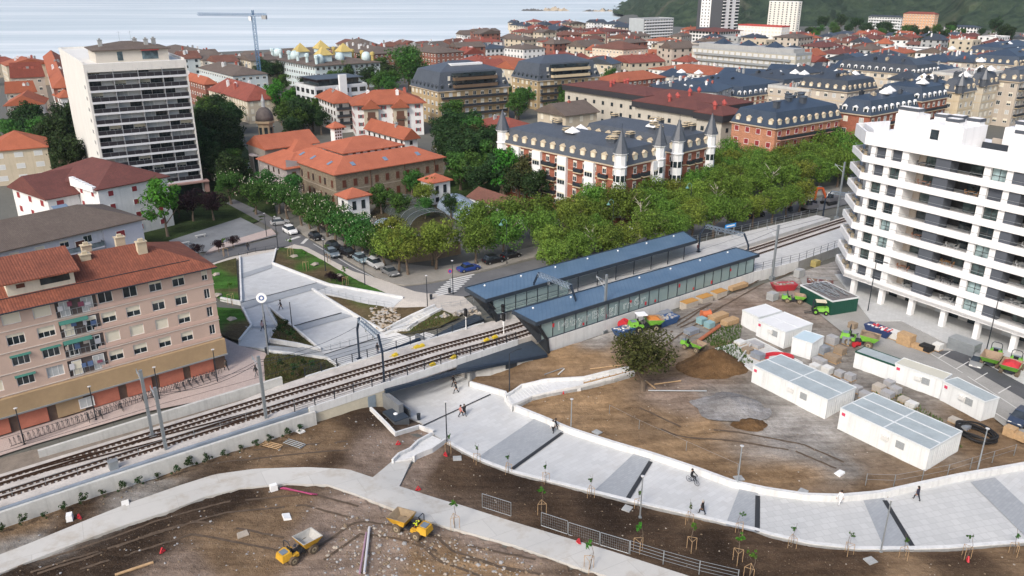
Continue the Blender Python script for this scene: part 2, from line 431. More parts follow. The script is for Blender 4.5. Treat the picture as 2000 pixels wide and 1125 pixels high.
# ---------------------------------------------------------------- paved areas, from the photo's outlines
UPLAZA=px2w([(467,504),(538,489),(531,517),(619,551),(641,559),(787,585),(766,603),(619,571),(609,568),(680,612),(747,651),(805,621),(850,600),(862,606),(815,630),(769,661),(800,668),(830,652),(915,700),(915,752),(760,800),(745,762),(657,707),(633,693),(625,687),(560,632),(523,601),(543,638),(521,676),(518,683),(466,676),(466,669),(490,639),(473,605),(470,593)])
sheet('upper_plaza',UPLAZA,PAV,.8,.1,side=.4)
LUP=[(1000,803),(1062,828),(1109,849),(1190,875),(1271,899),(1355,927),(1431,955),(1496,969),(1576,981),(1642,983),(1720,976),(1796,959),(1875,942),(2000,920),(2160,890)]
LLO=[(2160,1040),(2000,1063),(1850,1074),(1779,1076),(1677,1076),(1584,1066),(1500,1047),(1480,1040),(1330,1005),(1230,982),(1100,950),(1000,925),(945,905),(905,885),(870,865)]
LUPw=smooth_line(px2w(LUP),2);LLOw=smooth_line(px2w(LLO),2)
LPLAZA=px2w([(760,798),(752,770),(915,700),(915,756),(985,776)])+LUPw+LLOw+px2w([(845,848),(822,826)])
sheet('lower_plaza',LPLAZA,PAV,.9,.12,side=.4)
PATH=smooth_line(px2w([(-160,1150),(0,1085),(60,1062),(150,1025),(250,985),(350,950),(420,928),(500,917),(600,914),(680,918),(728,934)]),1)+px2w([(765,903),(806,896),(780,951)])+px2w([(900,988),(1000,1020),(1200,1080),(1340,1125),(1600,1215),(1420,1215),(1180,1125),(1130,1110),(1000,1065),(870,1030),(780,1000),(690,965),(640,948),(560,946),(470,955),(400,972),(330,1000),(250,1025),(150,1062),(40,1105),(0,1122),(-160,1190)])
sheet('path',PATH,PATHC,1.6,.12,side=.4)
def band(name,px,mat,dz=.125):return sheet(name,px2w(px,dz),mat,.7,dz)
for q in([(469,545),(531,523),(531,516),(468,535)],[(470,591),(619,553),(641,560),(612,569),(609,567),(473,605)],[(574,636),(667,611),(689,617),(584,646)],[(633,692),(739,659),(769,669),(643,704)],[(478,638),(540,634),(538,640),(489,641)]):
 band('paving_band',q,BAND,.17)
for q in([(930,895),(1046,816),(1101,842),(1000,920)],[(1158,961),(1240,884),(1273,893),(1223,980)],[(1417,1025),(1444,955),(1480,963),(1479,1040)],[(1686,977),(1726,972),(1786,1074),(1729,1075)],[(1895,941),(1943,932),(2005,990),(2005,1050)]):
 band('paving_band',q,BAND,.185)
for q in([(1481,968),(1640,984),(1687,980),(1729,1073),(1677,1073),(1584,1063),(1480,1036)],[(1729,976),(1893,941),(2004,1052),(1960,1064),(1787,1073)]):
 band('paving_band',q,PAVL,.17)
LINE=M('dark drain slot',(.03,.032,.036),.6)
def strip(name,px,w,mat,dz):
 pts=px2w(px,dz);pts=dens(pts,1.2,False);mb=MB();prev=None
 for i,p in enumerate(pts):
  d=(pts[min(i+1,len(pts)-1)]-pts[max(0,i-1)]).normalized();k=Vector((-d.y,d.x))*w/2
  a,b=p+k,p-k;cur=((a.x,a.y,Z(a.x,a.y)+dz),(b.x,b.y,Z(b.x,b.y)+dz))
  if prev:mb.face([prev[0],prev[1],cur[1],cur[0]])
  prev=cur
 return struct(mb.build(name,mat))
for q in([(1098,845),(1000,916)],[(1271,901),(1224,977)],[(1480,968),(1479,1038)],[(1728,977),(1785,1071)]):strip('drain_channel',q,.5,LINE,.215)
for q in([(470,591),(619,552)],[(574,636),(667,611)],[(633,692),(739,659)],[(815,836),(958,770)]):strip('drain_channel',q,.22,LINE,.21)
STREET=px2w([(380,502),(440,488),(500,474),(540,463),(545,455),(520,440),(470,412),(440,396),(455,388),(520,418),(575,450),(600,466),(640,490),(690,518),(740,547),(760,556),(790,560),(830,556),(880,547),(960,528),(1050,506),(1200,474),(1400,428),(1640,378),(1900,330),(1930,345),(1660,398),(1400,456),(1200,505),(1050,543),(905,580),(880,578),(836,574),(810,570),(776,558),(739,545),(690,531),(640,505),(600,484),(575,478),(545,484),(500,490),(450,501),(400,518),(380,522)])
sheet('road',STREET,ASPH,2.5,.02)
sheet('pavement',px2w([(575,478),(600,484),(640,505),(690,531),(739,545),(776,558),(810,570),(836,574),(880,578),(905,580),(940,612),(855,612),(845,601),(760,604),(787,585),(763,577),(700,549),(645,517),(590,487),(545,488)]),CREAM,2,.1,side=.3)
sheet('pavement',px2w([(380,524),(400,520),(450,503),(500,492),(545,486),(540,491),(467,505),(405,524)]),CREAM,2,.1,side=.3)
sheet('pavement',px2w([(400,496),(440,484),(500,469),(540,458),(530,447),(480,462),(420,480)]),PINKP,2,.1,side=.3)
sheet('pavement',px2w([(575,447),(640,486),(740,543),(765,553),(790,557),(830,553),(880,544),(960,524),(1050,501),(1400,422),(1640,372),(1640,360),(1400,405),(1050,480),(900,515),(850,522),(780,515),(700,490),(640,455),(600,430)]),M('worn grey pavement',(.26,.245,.22),.9,.2,.4),2.5,.09,side=.3)
sheet('pavement',px2w([(418,600),(426,655),(466,674),(520,690),(520,745),(545,752),(280,806),(70,868),(-60,910),(-60,860),(0,842),(410,727)]),PINKP,2,.05)
sheet('road',px2w([(330,470),(470,425),(540,460),(430,487),(350,500)]),MA('blue grey plaza asphalt',(.17,.18,.19)),3,.03)
sheet('road',px2w([(1560,545),(1640,545),(1700,622),(1778,628),(1895,690),(2030,765),(2200,880),(2200,1000),(2000,870),(1900,790),(1760,715),(1700,705),(1640,650),(1590,610)]),ASPHL,2.5,.40)
sheet('parking_bay',px2w([(1820,690),(1880,690),(2020,760),(2200,850),(2200,890),(2010,792),(1880,716)]),ASPHD,2.5,.42)
sheet('pavement',px2w([(1630,540),(1690,540),(2040,660),(2300,760),(2300,880),(2020,768),(1880,692),(1760,632),(1700,632)]),MP('pale forecourt slabs',(.47,.48,.48),.6,.6,.8,.02,ang=-55),2.5,.5,side=.25)
def soilfn(ctrl):
 cw=[(G(a,b).xy,c)for a,b,c in ctrl]
 def f(x,y):
  s=[0,0,0];w=0
  wx,wy=x+5*noise.noise((x*.13,y*.13,3)),y+5*noise.noise((x*.13,y*.13,9))
  for q,c in cw:
   k=1/((wx-q.x)**2+(wy-q.y)**2+.6)**2.2;w+=k
   for i in range(3):s[i]+=c[i]*k
  return[v/w for v in s]
 return f
O_=(.275,.19,.11);B_=(.085,.058,.038);D_=(.042,.029,.02);Gy=(.26,.255,.24);K_=(.27,.215,.175);Gl=(.36,.355,.34);Br=(.205,.145,.09)
SOIL=soilfn([(1080,700,O_),(1180,690,O_),(1190,655,Gl),(1130,800,O_),(1250,830,Br),(1350,850,O_),(1420,800,Gy),(1500,800,Gy),(1550,850,Gl),(1640,900,Gy),(1500,950,O_),(1700,940,Br),(1400,930,O_),(1850,930,Br),(1950,880,Br),(1300,735,Br),(1330,780,K_),(1450,600,K_),(1540,520,Gl),(1600,490,Gy),(1420,640,Gy),(1400,695,Br),(1700,800,Gy),(1600,720,Gy),(1480,740,Gy),(1380,580,Gl),(1300,640,Gy),(1600,830,Gl),(1750,850,Gy),(1000,740,Br),(960,750,Br),(1200,870,O_),(1300,900,O_),(650,850,Br),(700,830,D_),(800,870,K_),(740,890,K_),(560,880,Br),(620,900,B_),(300,930,Br),(150,1000,B_),(50,985,Br),(80,1040,Gy),(200,1080,D_),(350,1000,D_),(100,1115,D_),(450,980,D_),(300,1050,D_),(450,1050,Br),(700,980,K_),(650,1040,K_),(560,1000,Br),(850,1060,K_),(800,1090,O_),(900,1110,O_),(1050,1085,K_),(350,1110,K_),(500,1100,Br),(650,1110,K_),(750,1060,K_),(1000,1110,O_),(960,1060,K_),(270,960,Gy),(470,830,B_),(580,840,Br),(850,900,B_),(900,940,B_),(1000,950,D_),(1050,1000,B_),(1200,1020,D_),(1250,1050,B_),(1400,1080,D_),(1500,1100,B_),(1600,1100,B_),(1750,1110,Br),(1900,1090,B_),(1980,1100,Br)])
yard_poly=px2w([(1070,690),(1480,560),(1660,500),(1640,560),(1700,620),(2300,900),(2300,860),(2160,875)])+[Vector(p)for p in LUPw[::-1]]+px2w([(985,776),(925,752),(930,740)])
pave=[LPLAZA,UPLAZA,PATH]
yroads=[px2w(q)for q in([(1560,545),(1640,560),(1700,645),(1760,640),(1880,705),(2020,780),(2200,880),(2200,1000),(2000,870),(1900,790),(1760,715),(1700,705),(1640,650),(1590,610)],[(1630,540),(1690,540),(2040,660),(2300,760),(2300,880),(2020,768),(1880,692),(1760,632),(1700,632)])]
def inpave(x,y):return any(pip(p,x,y)for p in pave)
def zdirt(x,y):
 if inpave(x,y):return Z(x,y)-.35
 if any(pip(p,x,y)for p in yroads):return Z(x,y)+.15
 b=.12*noise.noise((x*.22,y*.22,0))+.07*noise.noise((x*.7,y*.7,5))+.05*noise.noise((x*1.9,y*1.9,7))
 return Z(x,y)+b-.05+(.42 if pip(yard_poly,x,y)else 0)
ex=[]
for poly in pave:
 d=dens(poly,.8)
 for i,p in enumerate(d):
  k=(d[(i+1)%len(d)]-d[i-1]).normalized();k=Vector((-k.y,k.x));ex+=[p+k*.12,p-k*.12]
DIRT=px2w([(-300,1120),(0,1015),(300,915),(603,815),(752,770),(800,790),(930,740),(1070,692),(1480,562),(1660,504),(1640,560),(1700,640),(1760,690),(1900,790),(2000,860),(2300,1000),(2400,1250),(1000,1330),(-300,1300)])
sheet('dirt_ground',DIRT,MSOIL('bare soil'),1.0,0,zdirt,extra=ex,color=SOIL,jit=.4)
def bedz(x,y):return Z(x,y)+.16+.1*noise.noise((x*.5,y*.5,1))+.05*noise.noise((x*2,y*2,1))
GRN=(.045,.135,.02);GBR=(.07,.068,.028);BB=(.10,.078,.045)
BEDC=soilfn([(560,495,GRN),(600,520,GRN),(650,540,GRN),(720,565,GRN),(545,505,BB),(570,525,BB),(610,540,BB),(430,560,GRN),(420,600,GRN),(450,620,GRN),(440,540,GRN),(460,570,BB),(462,520,GBR),(430,645,GRN),(470,640,BB),(478,655,BB),(550,650,GBR),(560,670,GBR),(535,620,GBR),(600,680,GBR),(570,710,GBR),(620,715,GBR),(540,735,GBR),(530,705,GBR),(680,600,BB),(660,590,BB),(780,620,BB),(820,610,BB),(800,650,GBR),(840,630,GBR),(880,620,GBR)])
VEG=MSOIL('planted ground',.6)
BEDS={}
for nm,q in(('lawn',[(541,491),(547,485),(590,488),(645,518),(700,550),(763,578),(720,569),(641,555),(619,549),(534,517)]),('lawn',[(406,522),(461,505),(467,593),(430,587),(414,575)]),('lawn',[(418,601),(470,605),(489,639),(465,668),(426,654)]),('planting_bed',[(526,605),(543,639),(526,667),(581,676),(622,685)]),('planting_bed',[(523,690),(582,695),(638,703),(657,718),(600,737),(550,752),(518,748),(515,705)]),('planting_bed',[(630,577),(766,603),(848,601),(805,620),(749,648),(690,615)]),('planting_bed',[(771,662),(805,642),(862,607),(900,622),(860,640),(785,667)])):
 w=px2w(q);sheet(nm,w,VEG,1.0,0,bedz,color=BEDC);BEDS.setdefault(nm,[]).append(w)
KW=CONCW
def ln(px,sm=0):return smooth_line(px2w(px),sm)if sm else dens(px2w(px),2,False)
rwall(LUPw[::-1],.9,-.45,KW,'long pale curving retaining wall between the paved walk and the construction yard',base=1)
rwall(dens(LLOw,2,False),.22,-.45,KW,'white kerb along the planted strip below the paved walk','kerb','kerb')
for q,lab in(([(467,504),(470,593)],'straight white kerb wall along the left side of the sloping plaza'),([(538,489),(531,517),(619,551),(641,559),(787,585)],'bent white kerb wall between the green lawn and the sloping plaza'),([(609,568),(680,612),(747,650),(805,620),(850,600)],'white wall in a V below the rock covered bed'),([(523,602),(560,633),(625,687)],'white wall on the diagonal between the sloping plaza and the wedge of rough grass'),([(473,605),(490,639),(466,669)],'bent white kerb around the lawn by the pink apartments'),([(430,586),(470,594)],'short kerb at the foot of the upper left lawn'),([(526,667),(581,676),(622,686)],'kerb above the zigzag footpath by the railway'),([(523,690),(582,696),(638,704),(655,717)],'kerb below the zigzag footpath by the railway'),([(862,606),(815,630),(771,661)],'white kerb along the lower side of the stepped ramp to the street'),([(543,638),(524,602)],'glass edged white kerb left of the wedge of rough grass')):
 rwall(ln(q),.5,.3,KW,lab)
rwall(ln([(917,757),(985,776),(1000,803)]),lambda p:.9,.3,KW,'pale kerb wall beside the underpass mouth under the dirt bank',base=.8)
sheet('footpath',px2w([(521,676),(581,681),(600,678),(633,692),(643,703),(600,694),(582,695),(523,689)]),BAND,1.5,.13)
# ---------------------------------------------------------------- railway
CTAB=[(-110,1.2),(-62,1.2),(-39,1.1),(-15,.6),(0,-.2),(30,-.1),(60,.5),(95,1.0),(150,1.2)]
def cu(u):return interp(CTAB,u)
def lb(name,us,vfs,zt,zb,mats,parent=None,mtop=0):
 """long body along the line between v = vfs[0](u) and vfs[1](u)"""
 mb=MB();n=len(us);vs=[]
 for u in us:
  for v,z in((vfs[0](u),zb),(vfs[1](u),zb),(vfs[1](u),zt),(vfs[0](u),zt)):
   vs.append(UVp(u,v,z(u)if callable(z)else z))
 for i in range(n-1):
  a,b=i*4,i*4+4
  for k in range(4):mb.mesh([vs[a+k],vs[b+k],vs[b+(k+1)%4],vs[a+(k+1)%4]],[(3,2,1,0)],mtop if k==2 else 0)
 mb.face([vs[3],vs[2],vs[1],vs[0]]);e=n*4;mb.face([vs[e-4],vs[e-3],vs[e-2],vs[e-1]])
 return mb.build(name,mats,parent)
def K(v):return lambda u:v
TRACKS=M('track slab concrete',(.47,.44,.41),.85,.25,.6)
RUST=M('rusty rail steel',(.06,.034,.022),.6,.25,3,.4);SLEEP=M('stained sleeper block',(.075,.05,.038),.85,.3,4)
YCONC=M('yellowed board marked concrete',(.50,.46,.36),.85,.16,.4)
us=list(range(-110,131,5))
bt=thing('railway_viaduct','pale concrete viaduct deck carrying two tracks over the sunken underpass','bridge')
struct(lb('track_bed',[u for u in us if u<=-25]+[-23.3],[lambda u:-2.35,lambda u:interp([(-40,4.3),(-33,5.4)],u)],.55,-4.2,[TRACKS]))
struct(lb('trackside_gravel',[u for u in us if u<=-35],[lambda u:4.3,lambda u:8.6 if u<-62 else interp([(-62,8.1),(-34,6.4)],u)],.12,-2,[M('brown trackside gravel',(.20,.17,.14),.95,.3,.8)]))
struct(lb('track_bed',[-10.8]+[u for u in us if u>-10],[lambda u:-2.9 if u<1 else cu(u)-3.0,lambda u:5.2 if u<1 else cu(u)+3.0],.55,-4.2,[TRACKS]))
lb('deck',[-23.3,-19,-15,-10.8],[K(-2.9),K(5.3)],.55,-.55,[TRACKS],bt)
lb('abutment',[-34.2,-23.3],[K(-2.95),K(-2.35)],.5,-4.2,[YCONC],bt)
lb('parapet',[-34.2,-23.3,-10.8,-1.2],[K(-3.0),K(-2.72)],.72,-.35,[CONCW],bt)
lb('parapet',[-31,-23.3,-10.8,-1.5],[K(5.15),K(5.4)],.72,-.35,[CONCW],bt)
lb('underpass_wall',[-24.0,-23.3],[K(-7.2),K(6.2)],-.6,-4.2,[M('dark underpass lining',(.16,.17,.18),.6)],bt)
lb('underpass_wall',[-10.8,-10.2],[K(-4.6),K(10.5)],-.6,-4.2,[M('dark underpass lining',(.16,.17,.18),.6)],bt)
def track(off,lab):
 t=thing('railway_track',lab,'railway track',(0,0,0),0)
 for s in(-.53,.53):
  mb=MB();vs=[]
  uu=[x/2 for x in range(-220,262,4)]
  for a,b in zip(uu,uu[1:]):mb.beam(UVp(a,cu(a)+off+s,.70),UVp(b,cu(b)+off+s,.70),.12,.17)
  mb.build('rail',RUST,t)
  mb=MB();u=-110
  while u<130:
   p=UVp(u,cu(u)+off+s,.553);mb.box(p.x,p.y,.553,.34,.72,.055,RA);u+=.62
  stuff(mb.build('sleeper_blocks',SLEEP,t))
track(1.45,'rusty railway track on the northern side of the slab, nearer the sloping plaza')
track(-1.4,'rusty railway track on the southern side of the slab, nearer the construction site')
mb=MB()
for s in(-.53,.53):
 pr=[UVp(u,cu(u)+lerp(1.45,-1.4,(lambda k:k*k*(3-2*k))(min(1,max(0,(u+70)/36))))+s,.69)for u in range(-72,-31,2)]
 for a,b in zip(pr,pr[1:]):mb.beam(a,b,.085,.15)
tag(mb.build('railway_crossover',RUST),'rusty crossover rails joining the two tracks left of the bridge','railway track')
mb=MB()
for(u,v)in((-17.5,4.3),(-13.2,4.4),(-12.6,4.4),(-13.5,-1.9),(-17,-1.9),(-4.5,.2),(-3.5,.2)):
 p=UVp(u,v,.56);mb.box(p.x,p.y,.56,.55,.4,.35,RA)
YEL=paint((.62,.46,.03),.5)
for i,(u,v,l)in enumerate(((-18.2,3.6,'yellow point machine cover beside the steel gantry left of the bridge'),(-14.4,4.0,'yellow point machine cover above the underpass, on the plaza side of the rails'),(-13.6,3.9,'yellow cover standing right beside another over the underpass'),(-15.6,-2.2,'yellow point machine cover by the southern fence above the underpass'),(-12.0,-2.1,'yellow cover by the southern fence close to the dark canopy'),(-3.4,-.2,'yellow cover between the tracks just before the station'),(-5.0,-.3,'yellow cover between the tracks, a little left of the one by the station'))):
 mb=MB();mb.box(0,0,0,.8,.45,.3);mb.box(.1,0,.3,.4,.3,.12);mb.tube((-.4,0,.15),(-.9,0,.12),.04)
 tag(mb.build('point_machine',YEL,None,False,UVp(u,v,.56),RA),l,'point machine','yellow point machine covers')
rwall([UVp(u,v).xy for u,v in((-34.2,5.5),(-50,6.0),(-62.5,6.4))],1.9,.4,CONC,'long pale concrete wall between the tracks and the pink apartments',base=2.2,dz=.6)
rwall([UVp(u,v).xy for u,v in((-33.6,-3.1),(-45,-3.0),(-60,-2.7),(-100,-2.7))],1.25,.4,CONC,'long pale concrete wall below the tracks along the muddy ground',base=1.2,dz=.55)
struct(lb('cable_channel',[u for u in us if u<=-35]+[-33],[K(-2.75),K(-2.35)],.5,-.6,[M('blue grey channel lid',(.22,.26,.31),.7)]))
def railing(name,label,pts,zt,h,gap,mat,rails=3,pw=.06,group=None,r=.022,mesh=False):
 """open fence: posts as parts, rails as one part"""
 t=thing(name,label,'fence',(0,0,0),0,group);rl=MB();pts=[Vector(p)for p in pts]
 pm=MB();pm.box(0,0,0,pw,pw,h);post=None;zz=zt if callable(zt)else(lambda x,y:zt)
 for a,b in zip(pts,pts[1:]):
  L=(b-a).length;k=max(1,round(L/gap));rz=math.atan2(b.y-a.y,b.x-a.x)
  for i in range(k+(1 if b is pts[-1]else 0)):
   q=a.lerp(b,i/k);q=Vector((q.x,q.y,zz(q.x,q.y)))
   if post is None:post=pm.build('post',mat,t,False,q,rz)
   else:put('post',post.data,t,q,rz)
  za,zb=zz(a.x,a.y),zz(b.x,b.y)
  for j in range(rails):
   hh=h-.03-j*(h-.12)/max(1,rails)
   rl.tube((a.x,a.y,za+hh),(b.x,b.y,zb+hh),r,4)
 rl.build('rails',mat,t);return t
railing('metal_fence','dark steel railing along the southern edge of the railway bridge',[UVp(u,-2.86)for u in(-36,-28,-20,-12,-5,-1.5)],.72,1.25,2.3,DARK,4,.1,r=.028)
railing('metal_fence','dark steel railing along the plaza side of the railway bridge',[UVp(u,5.27)for u in(-31,-24,-17,-10,-2)],.72,1.25,2.3,DARK,4,.1,r=.028)
railing('wire_fence','thin grey wire fence on top of the muddy side wall of the tracks',[UVp(u,-2.95)for u in(-36,-48,-60,-75,-95)],1.75,.9,3.2,STEEL,2,.05)
# ---------------------------------------------------------------- station
t=NT('standing seam roof');x,y,_=t.sep(t.coord('UV'));h=t.math('LESS_THAN',t.math('FRACT',t.math('DIVIDE',t.math('ADD',x,1000),.62)),.1)
t.bump(h,.5,.06);n=t.noise(t.coord(),.25,5);n2=t.noise(t.coord(),2.5,4)
c=t.mix(t.ramp(n,.3,.7),(.09,.16,.245),(.135,.21,.295));c=t.mix(t.math('MULTIPLY',t.ramp(n2,.55,.75),.35),c,(.2,.28,.38));c=t.mix(t.math('MULTIPLY',h,.5),c,(.05,.1,.17))
SEAM=t.fin(c,.42,.3,.5)
PROW=M('dark folded steel prow',(.03,.034,.04),.45,.2,.5,.4)
CLEAR=MCLEAR('platform glass');LETTER=M('white glass film',(.66,.7,.7),.6,.03)
def shelter(label,LF,LN,RN,RF,B1,T,south,zg):
 t=thing('platform_shelter',label,'station shelter')
 A,B,C_,D=(Vector(q)for q in(LF,LN,RN,RF))
 mb=MB();dn=Vector((0,0,-.34))
 mb.hexa([A+dn,B+dn,C_+dn,D+dn],[A,B,C_,D]);rf=mb.build('roof',SEAM,t)
 mb=MB();d=(C_-B).normalized();out=Vector((d.y,-d.x,0));up=Vector((0,0,.05))
 for a,b in((B,C_),(C_,D),(D,A),(A,B)):mb.beam(a+up*-3.6,b+up*-3.6,.18,.56)
 mb.build('fascia',NAVY,t)
 mb=MB()
 f=[A+dn*.5,B+dn*.5,Vector(B1),Vector(T)];off=d*.45
 mb.hexa([p+off for p in f],f);mb.build('prow',PROW,t)
 for k in range(7):
  q=(A.lerp(D,.06+k*.145)*.8+B.lerp(C_,.06+k*.145)*.2);mb=MB();mb.lathe([(.16,0),(.16,.14),(.08,.22)],8)
  mb.build('roof_vent',WHITE,t,True,q)
 L=(C_-B).length;n=22 if south else 21;gp=None;pp=None;i0=(Vector(B1)-B).dot(d)
 inset=-out*.25
 for k in range(n+1):
  s=max(i0*.6,.3)+(L-1.0-max(i0*.6,.3))*k/n;q=B+d*s+inset;q=Vector((q.x,q.y,zg))
  full=south or k<7
  if pp is None:
   m1=MB();m1.box(0,0,0,.1,.14,B.z-.5-zg);pp=m1.build('post',DARK,t,False,q,math.atan2(d.y,d.x))
  elif full or k%2==0:put('post',pp.data,t,q,math.atan2(d.y,d.x))
  if k<n and full:
   w=(L-1.0-max(i0*.6,.3))/n-.12
   if gp is None:
    m2=MB();m2.b2(0,-.015,.08,w,.015,B.z-.62-zg);gp=m2.build('glass_panel',CLEAR,t,False,q+d*.06,math.atan2(d.y,d.x))
   else:put('glass_panel',gp.data,t,q+d*.06,math.atan2(d.y,d.x))
 mb=MB();e=L-1 if south else 15
 a=B+inset+d*.4;b=B+inset+d*e
 mb.beam((a.x,a.y,zg),(b.x,b.y,zg),.16,.2);
 if not south:mb.beam((a.x,a.y,zg+1.2),(b.x,b.y,zg+1.2),.07,.07)
 mb.build('sill_rail',NAVY,t);return t,B+inset,d,out,L
aA=[P(1000,607,4.75),P(1047,631,4.6),P(1483,497,4.6),P(1437,484,4.75)]
bB=[P(908,562,4.75),P(948,586,4.6),P(1362,470,4.6),P(1335,452,4.75)]
stA,a0,ad,aout,aL=shelter('long blue roofed platform shelter with a glazed wall facing the construction yard',*aA,P(1067,664,1.5),P(1070,691,-.6),True,1.45)
stB,b0,bd,bout,bL=shelter('long blue roofed platform shelter on the far side of the tracks, beside the avenue',*bB,P(973,613,1.5),P(971,632,.3),False,1.45)
cv=bpy.data.curves.new('lettering','FONT');cv.body='l4byrB8gj m6r';cv.size=2.7;cv.space_character=1.18;cv.fill_mode='NONE';cv.bevel_depth=.028;cv.bevel_resolution=0;cv.resolution_u=3
tmp=bpy.data.objects.new('tmp',cv);COL.objects.link(tmp);dg=bpy.context.evaluated_depsgraph_get();me=bpy.data.meshes.new_from_object(tmp.evaluated_get(dg));bpy.data.objects.remove(tmp)
me.materials.clear();me.materials.append(LETTER);me.name='lettering'
o=put('lettering',me,stA,a0+ad*4.2+aout*.06+Vector((0,0,2.25-a0.z)),None);o.rotation_euler=(rad(90),0,math.atan2(ad.y,ad.x));o.scale=(1.0,.72,.5)
for k,s in enumerate((3.4,9.3,13.9,19.2,22.6,24.8,30.4,34.0,38.6,43.5)):
 mb=MB();mb.box(0,0,0,.34,.03,.42 if k%2 else .6);mb.build('pictogram',RED,stA,False,a0+ad*s+aout*.07+Vector((0,0,(1.75 if k%3 else 3.0)-a0.z)),math.atan2(ad.y,ad.x))
def platform(name,lab,pts,zt,zb,mat):
 mb=MB();mb.prism([p[:2]for p in pts],zb,zt);return tag(mb.build(name,mat),lab,'platform')
PLATM=MP('platform paving',(.50,.50,.49),.8,.8,.78,.015)
aw=lambda s,o=0:(a0+ad*s+aout*o)
platform('station_platform','pale station platform under the shelter by the construction yard',[aw(3.4,.15)]+[aw(aL-1,.15)]+[P(1560,510,1.4),P(1655,476,1.4)]+[UVp(u,cu(u)-2.55)for u in(100,80,60,40,20,9,6)],1.35,-1.2,[PLATM,])
platform('station_platform','pale station platform reaching past the far shelter beside the avenue',[UVp(u,cu(u)+2.75)for u in(4.5,8,20,40,60,80,92)]+[P(1595,420,1.35),P(1380,470,1.35),UVp(50,11.0),UVp(4,10.8)],1.35,-1.2,[PLATM])
lowA=[aw(2.5,.2),aw(aL-1,.2),P(1560,510,1.4),P(1655,476,1.4)]
mb=MB()
for a,b in zip(lowA,lowA[1:]):
 mb.hexa([(a.x,a.y,-1.4),(b.x,b.y,-1.4),(b.x-aout.x*.34,b.y-aout.y*.34,-1.4),(a.x-aout.x*.34,a.y-aout.y*.34,-1.4)],[(a.x,a.y,1.40),(b.x,b.y,1.40),(b.x-aout.x*.34,b.y-aout.y*.34,1.40),(a.x-aout.x*.34,a.y-aout.y*.34,1.40)])
tag(mb.build('platform_wall',CONCW),'pale concrete wall under the glazed shelter, rising from the yard','wall')
railing('metal_fence','dark mesh fence along the platform beyond the near shelter',[aw(aL-.8),P(1560,510,1.4),P(1655,476,1.4)],1.42,1.5,2.4,DARK,3)
railing('metal_fence','grey mesh fence along the back of the far platform below the trees',[UVp(50,11.0),P(1380,470,1.35),P(1480,447,1.35),P(1595,420,1.35)],1.36,1.6,2.6,STEEL,3)
for(st,base0,d0,o0,lab)in((stA,a0,ad,aout,0),(stB,b0,bd,bout,1)):
 mb=MB();q=base0+d0*2.2-o0*.5;e=base0+d0*8.5-o0*.5
 mb.hexa([(q.x,q.y,1.36),(e.x,e.y,1.36),(e.x-o0.x*.2,e.y-o0.y*.2,1.36),(q.x-o0.x*.2,q.y-o0.y*.2,1.36)],[(q.x,q.y,3.3),(e.x,e.y,1.6),(e.x-o0.x*.2,e.y-o0.y*.2,1.6),(q.x-o0.x*.2,q.y-o0.y*.2,3.3)])
 q2=base0+d0*2.2-o0*3.4
 mb.hexa([(q.x,q.y,1.36),(q.x+d0.x*.2,q.y+d0.y*.2,1.36),(q2.x+d0.x*.2,q2.y+d0.y*.2,1.36),(q2.x,q2.y,1.36)],[(q.x,q.y,3.3),(q.x+d0.x*.2,q.y+d0.y*.2,3.3),(q2.x+d0.x*.2,q2.y+d0.y*.2,3.3),(q2.x,q2.y,3.3)])
 mb.build('stair_wall',WHITE,st)
CANO=M('dark seamed canopy',(.045,.062,.085),.5,.2,1.2,.3)
mb=MB();q=[P(899,699,-.2),P(890,722,-.2),P(1069,691,-.2),P(1034,661,-.2),P(1012,661,-.2)]
mb.prism([p[:2]for p in q],-.5,-.2);tag(mb.build('underpass_canopy',CANO),'dark blue grey triangular canopy on the yard side of the bridge','canopy')
NB=M('dark blue metal',(.03,.045,.07),.4,.1,1,.4)
mb=MB();mb.beam(P(752,764,-.3),P(890,727,-.45),.4,.5);mb.beam(P(890,727,-.45),P(1068,694,-.45),.4,.45)
tag(mb.build('edge_beam',NB),'dark blue steel beam spanning the underpass mouth under the canopy','beam')
mb=MB();q=[P(813,674,-.6),P(830,668,-.1),P(945,622,-.1),P(927,613,-.6)]
mb.hexa([p-Vector((0,0,.3))for p in q],q);tag(mb.build('underpass_canopy',CANO),'sloping blue metal canopy between the bridge and the stone wall','canopy')
mb=MB();mb.tube(P(699,708,.3),P(820,663,.3),.3,10);tag(mb.build('steel_tube',NB),'thick dark blue steel tube lying along the plaza edge of the bridge','steel tube')
mb=MB();a,b=P(914,757,-3.6),P(1041,706,-1.0);k=Vector((-(b-a).y,(b-a).x,0)).normalized()*.5
mb.hexa([(a.x,a.y,-4.2),(b.x,b.y,-2.6),(b.x+k.x,b.y+k.y,-2.6),(a.x+k.x,a.y+k.y,-4.2)],[(a.x,a.y,-1.35),(b.x,b.y,-.5),(b.x+k.x,b.y+k.y,-.5),(a.x+k.x,a.y+k.y,-1.35)])
ww=tag(mb.build('wing_wall',CONC),'pale concrete wing wall to the right of the underpass, under the canopy','wall')
q=a.lerp(b,.66);mb=MB();mb.box(0,0,0,1.7,.08,.75);mb.build('vent_grille',DARK,ww,False,(q.x-k.x*.06,q.y-k.y*.06,-1.55),math.atan2((b-a).y,(b-a).x))
kb=[P(772,846,-3.45),P(800,836,-3.45)];dd=(kb[1]-kb[0]);nn=Vector((-dd.y,dd.x,0)).normalized()*3.2
STL=M('brushed steel panel',(.20,.22,.24),.4,.12,.8,.6)
t=thing('metal_kiosk','low metal clad technical box with a dark roof beside the underpass','technical box',(0,0,0))
mb=MB();base_=[kb[0],kb[1],kb[1]+nn,kb[0]+nn]
mb.hexa([(p.x,p.y,-3.7)for p in base_],[(p.x,p.y,-1.9)for p in base_]);mb.build('body',STL,t)
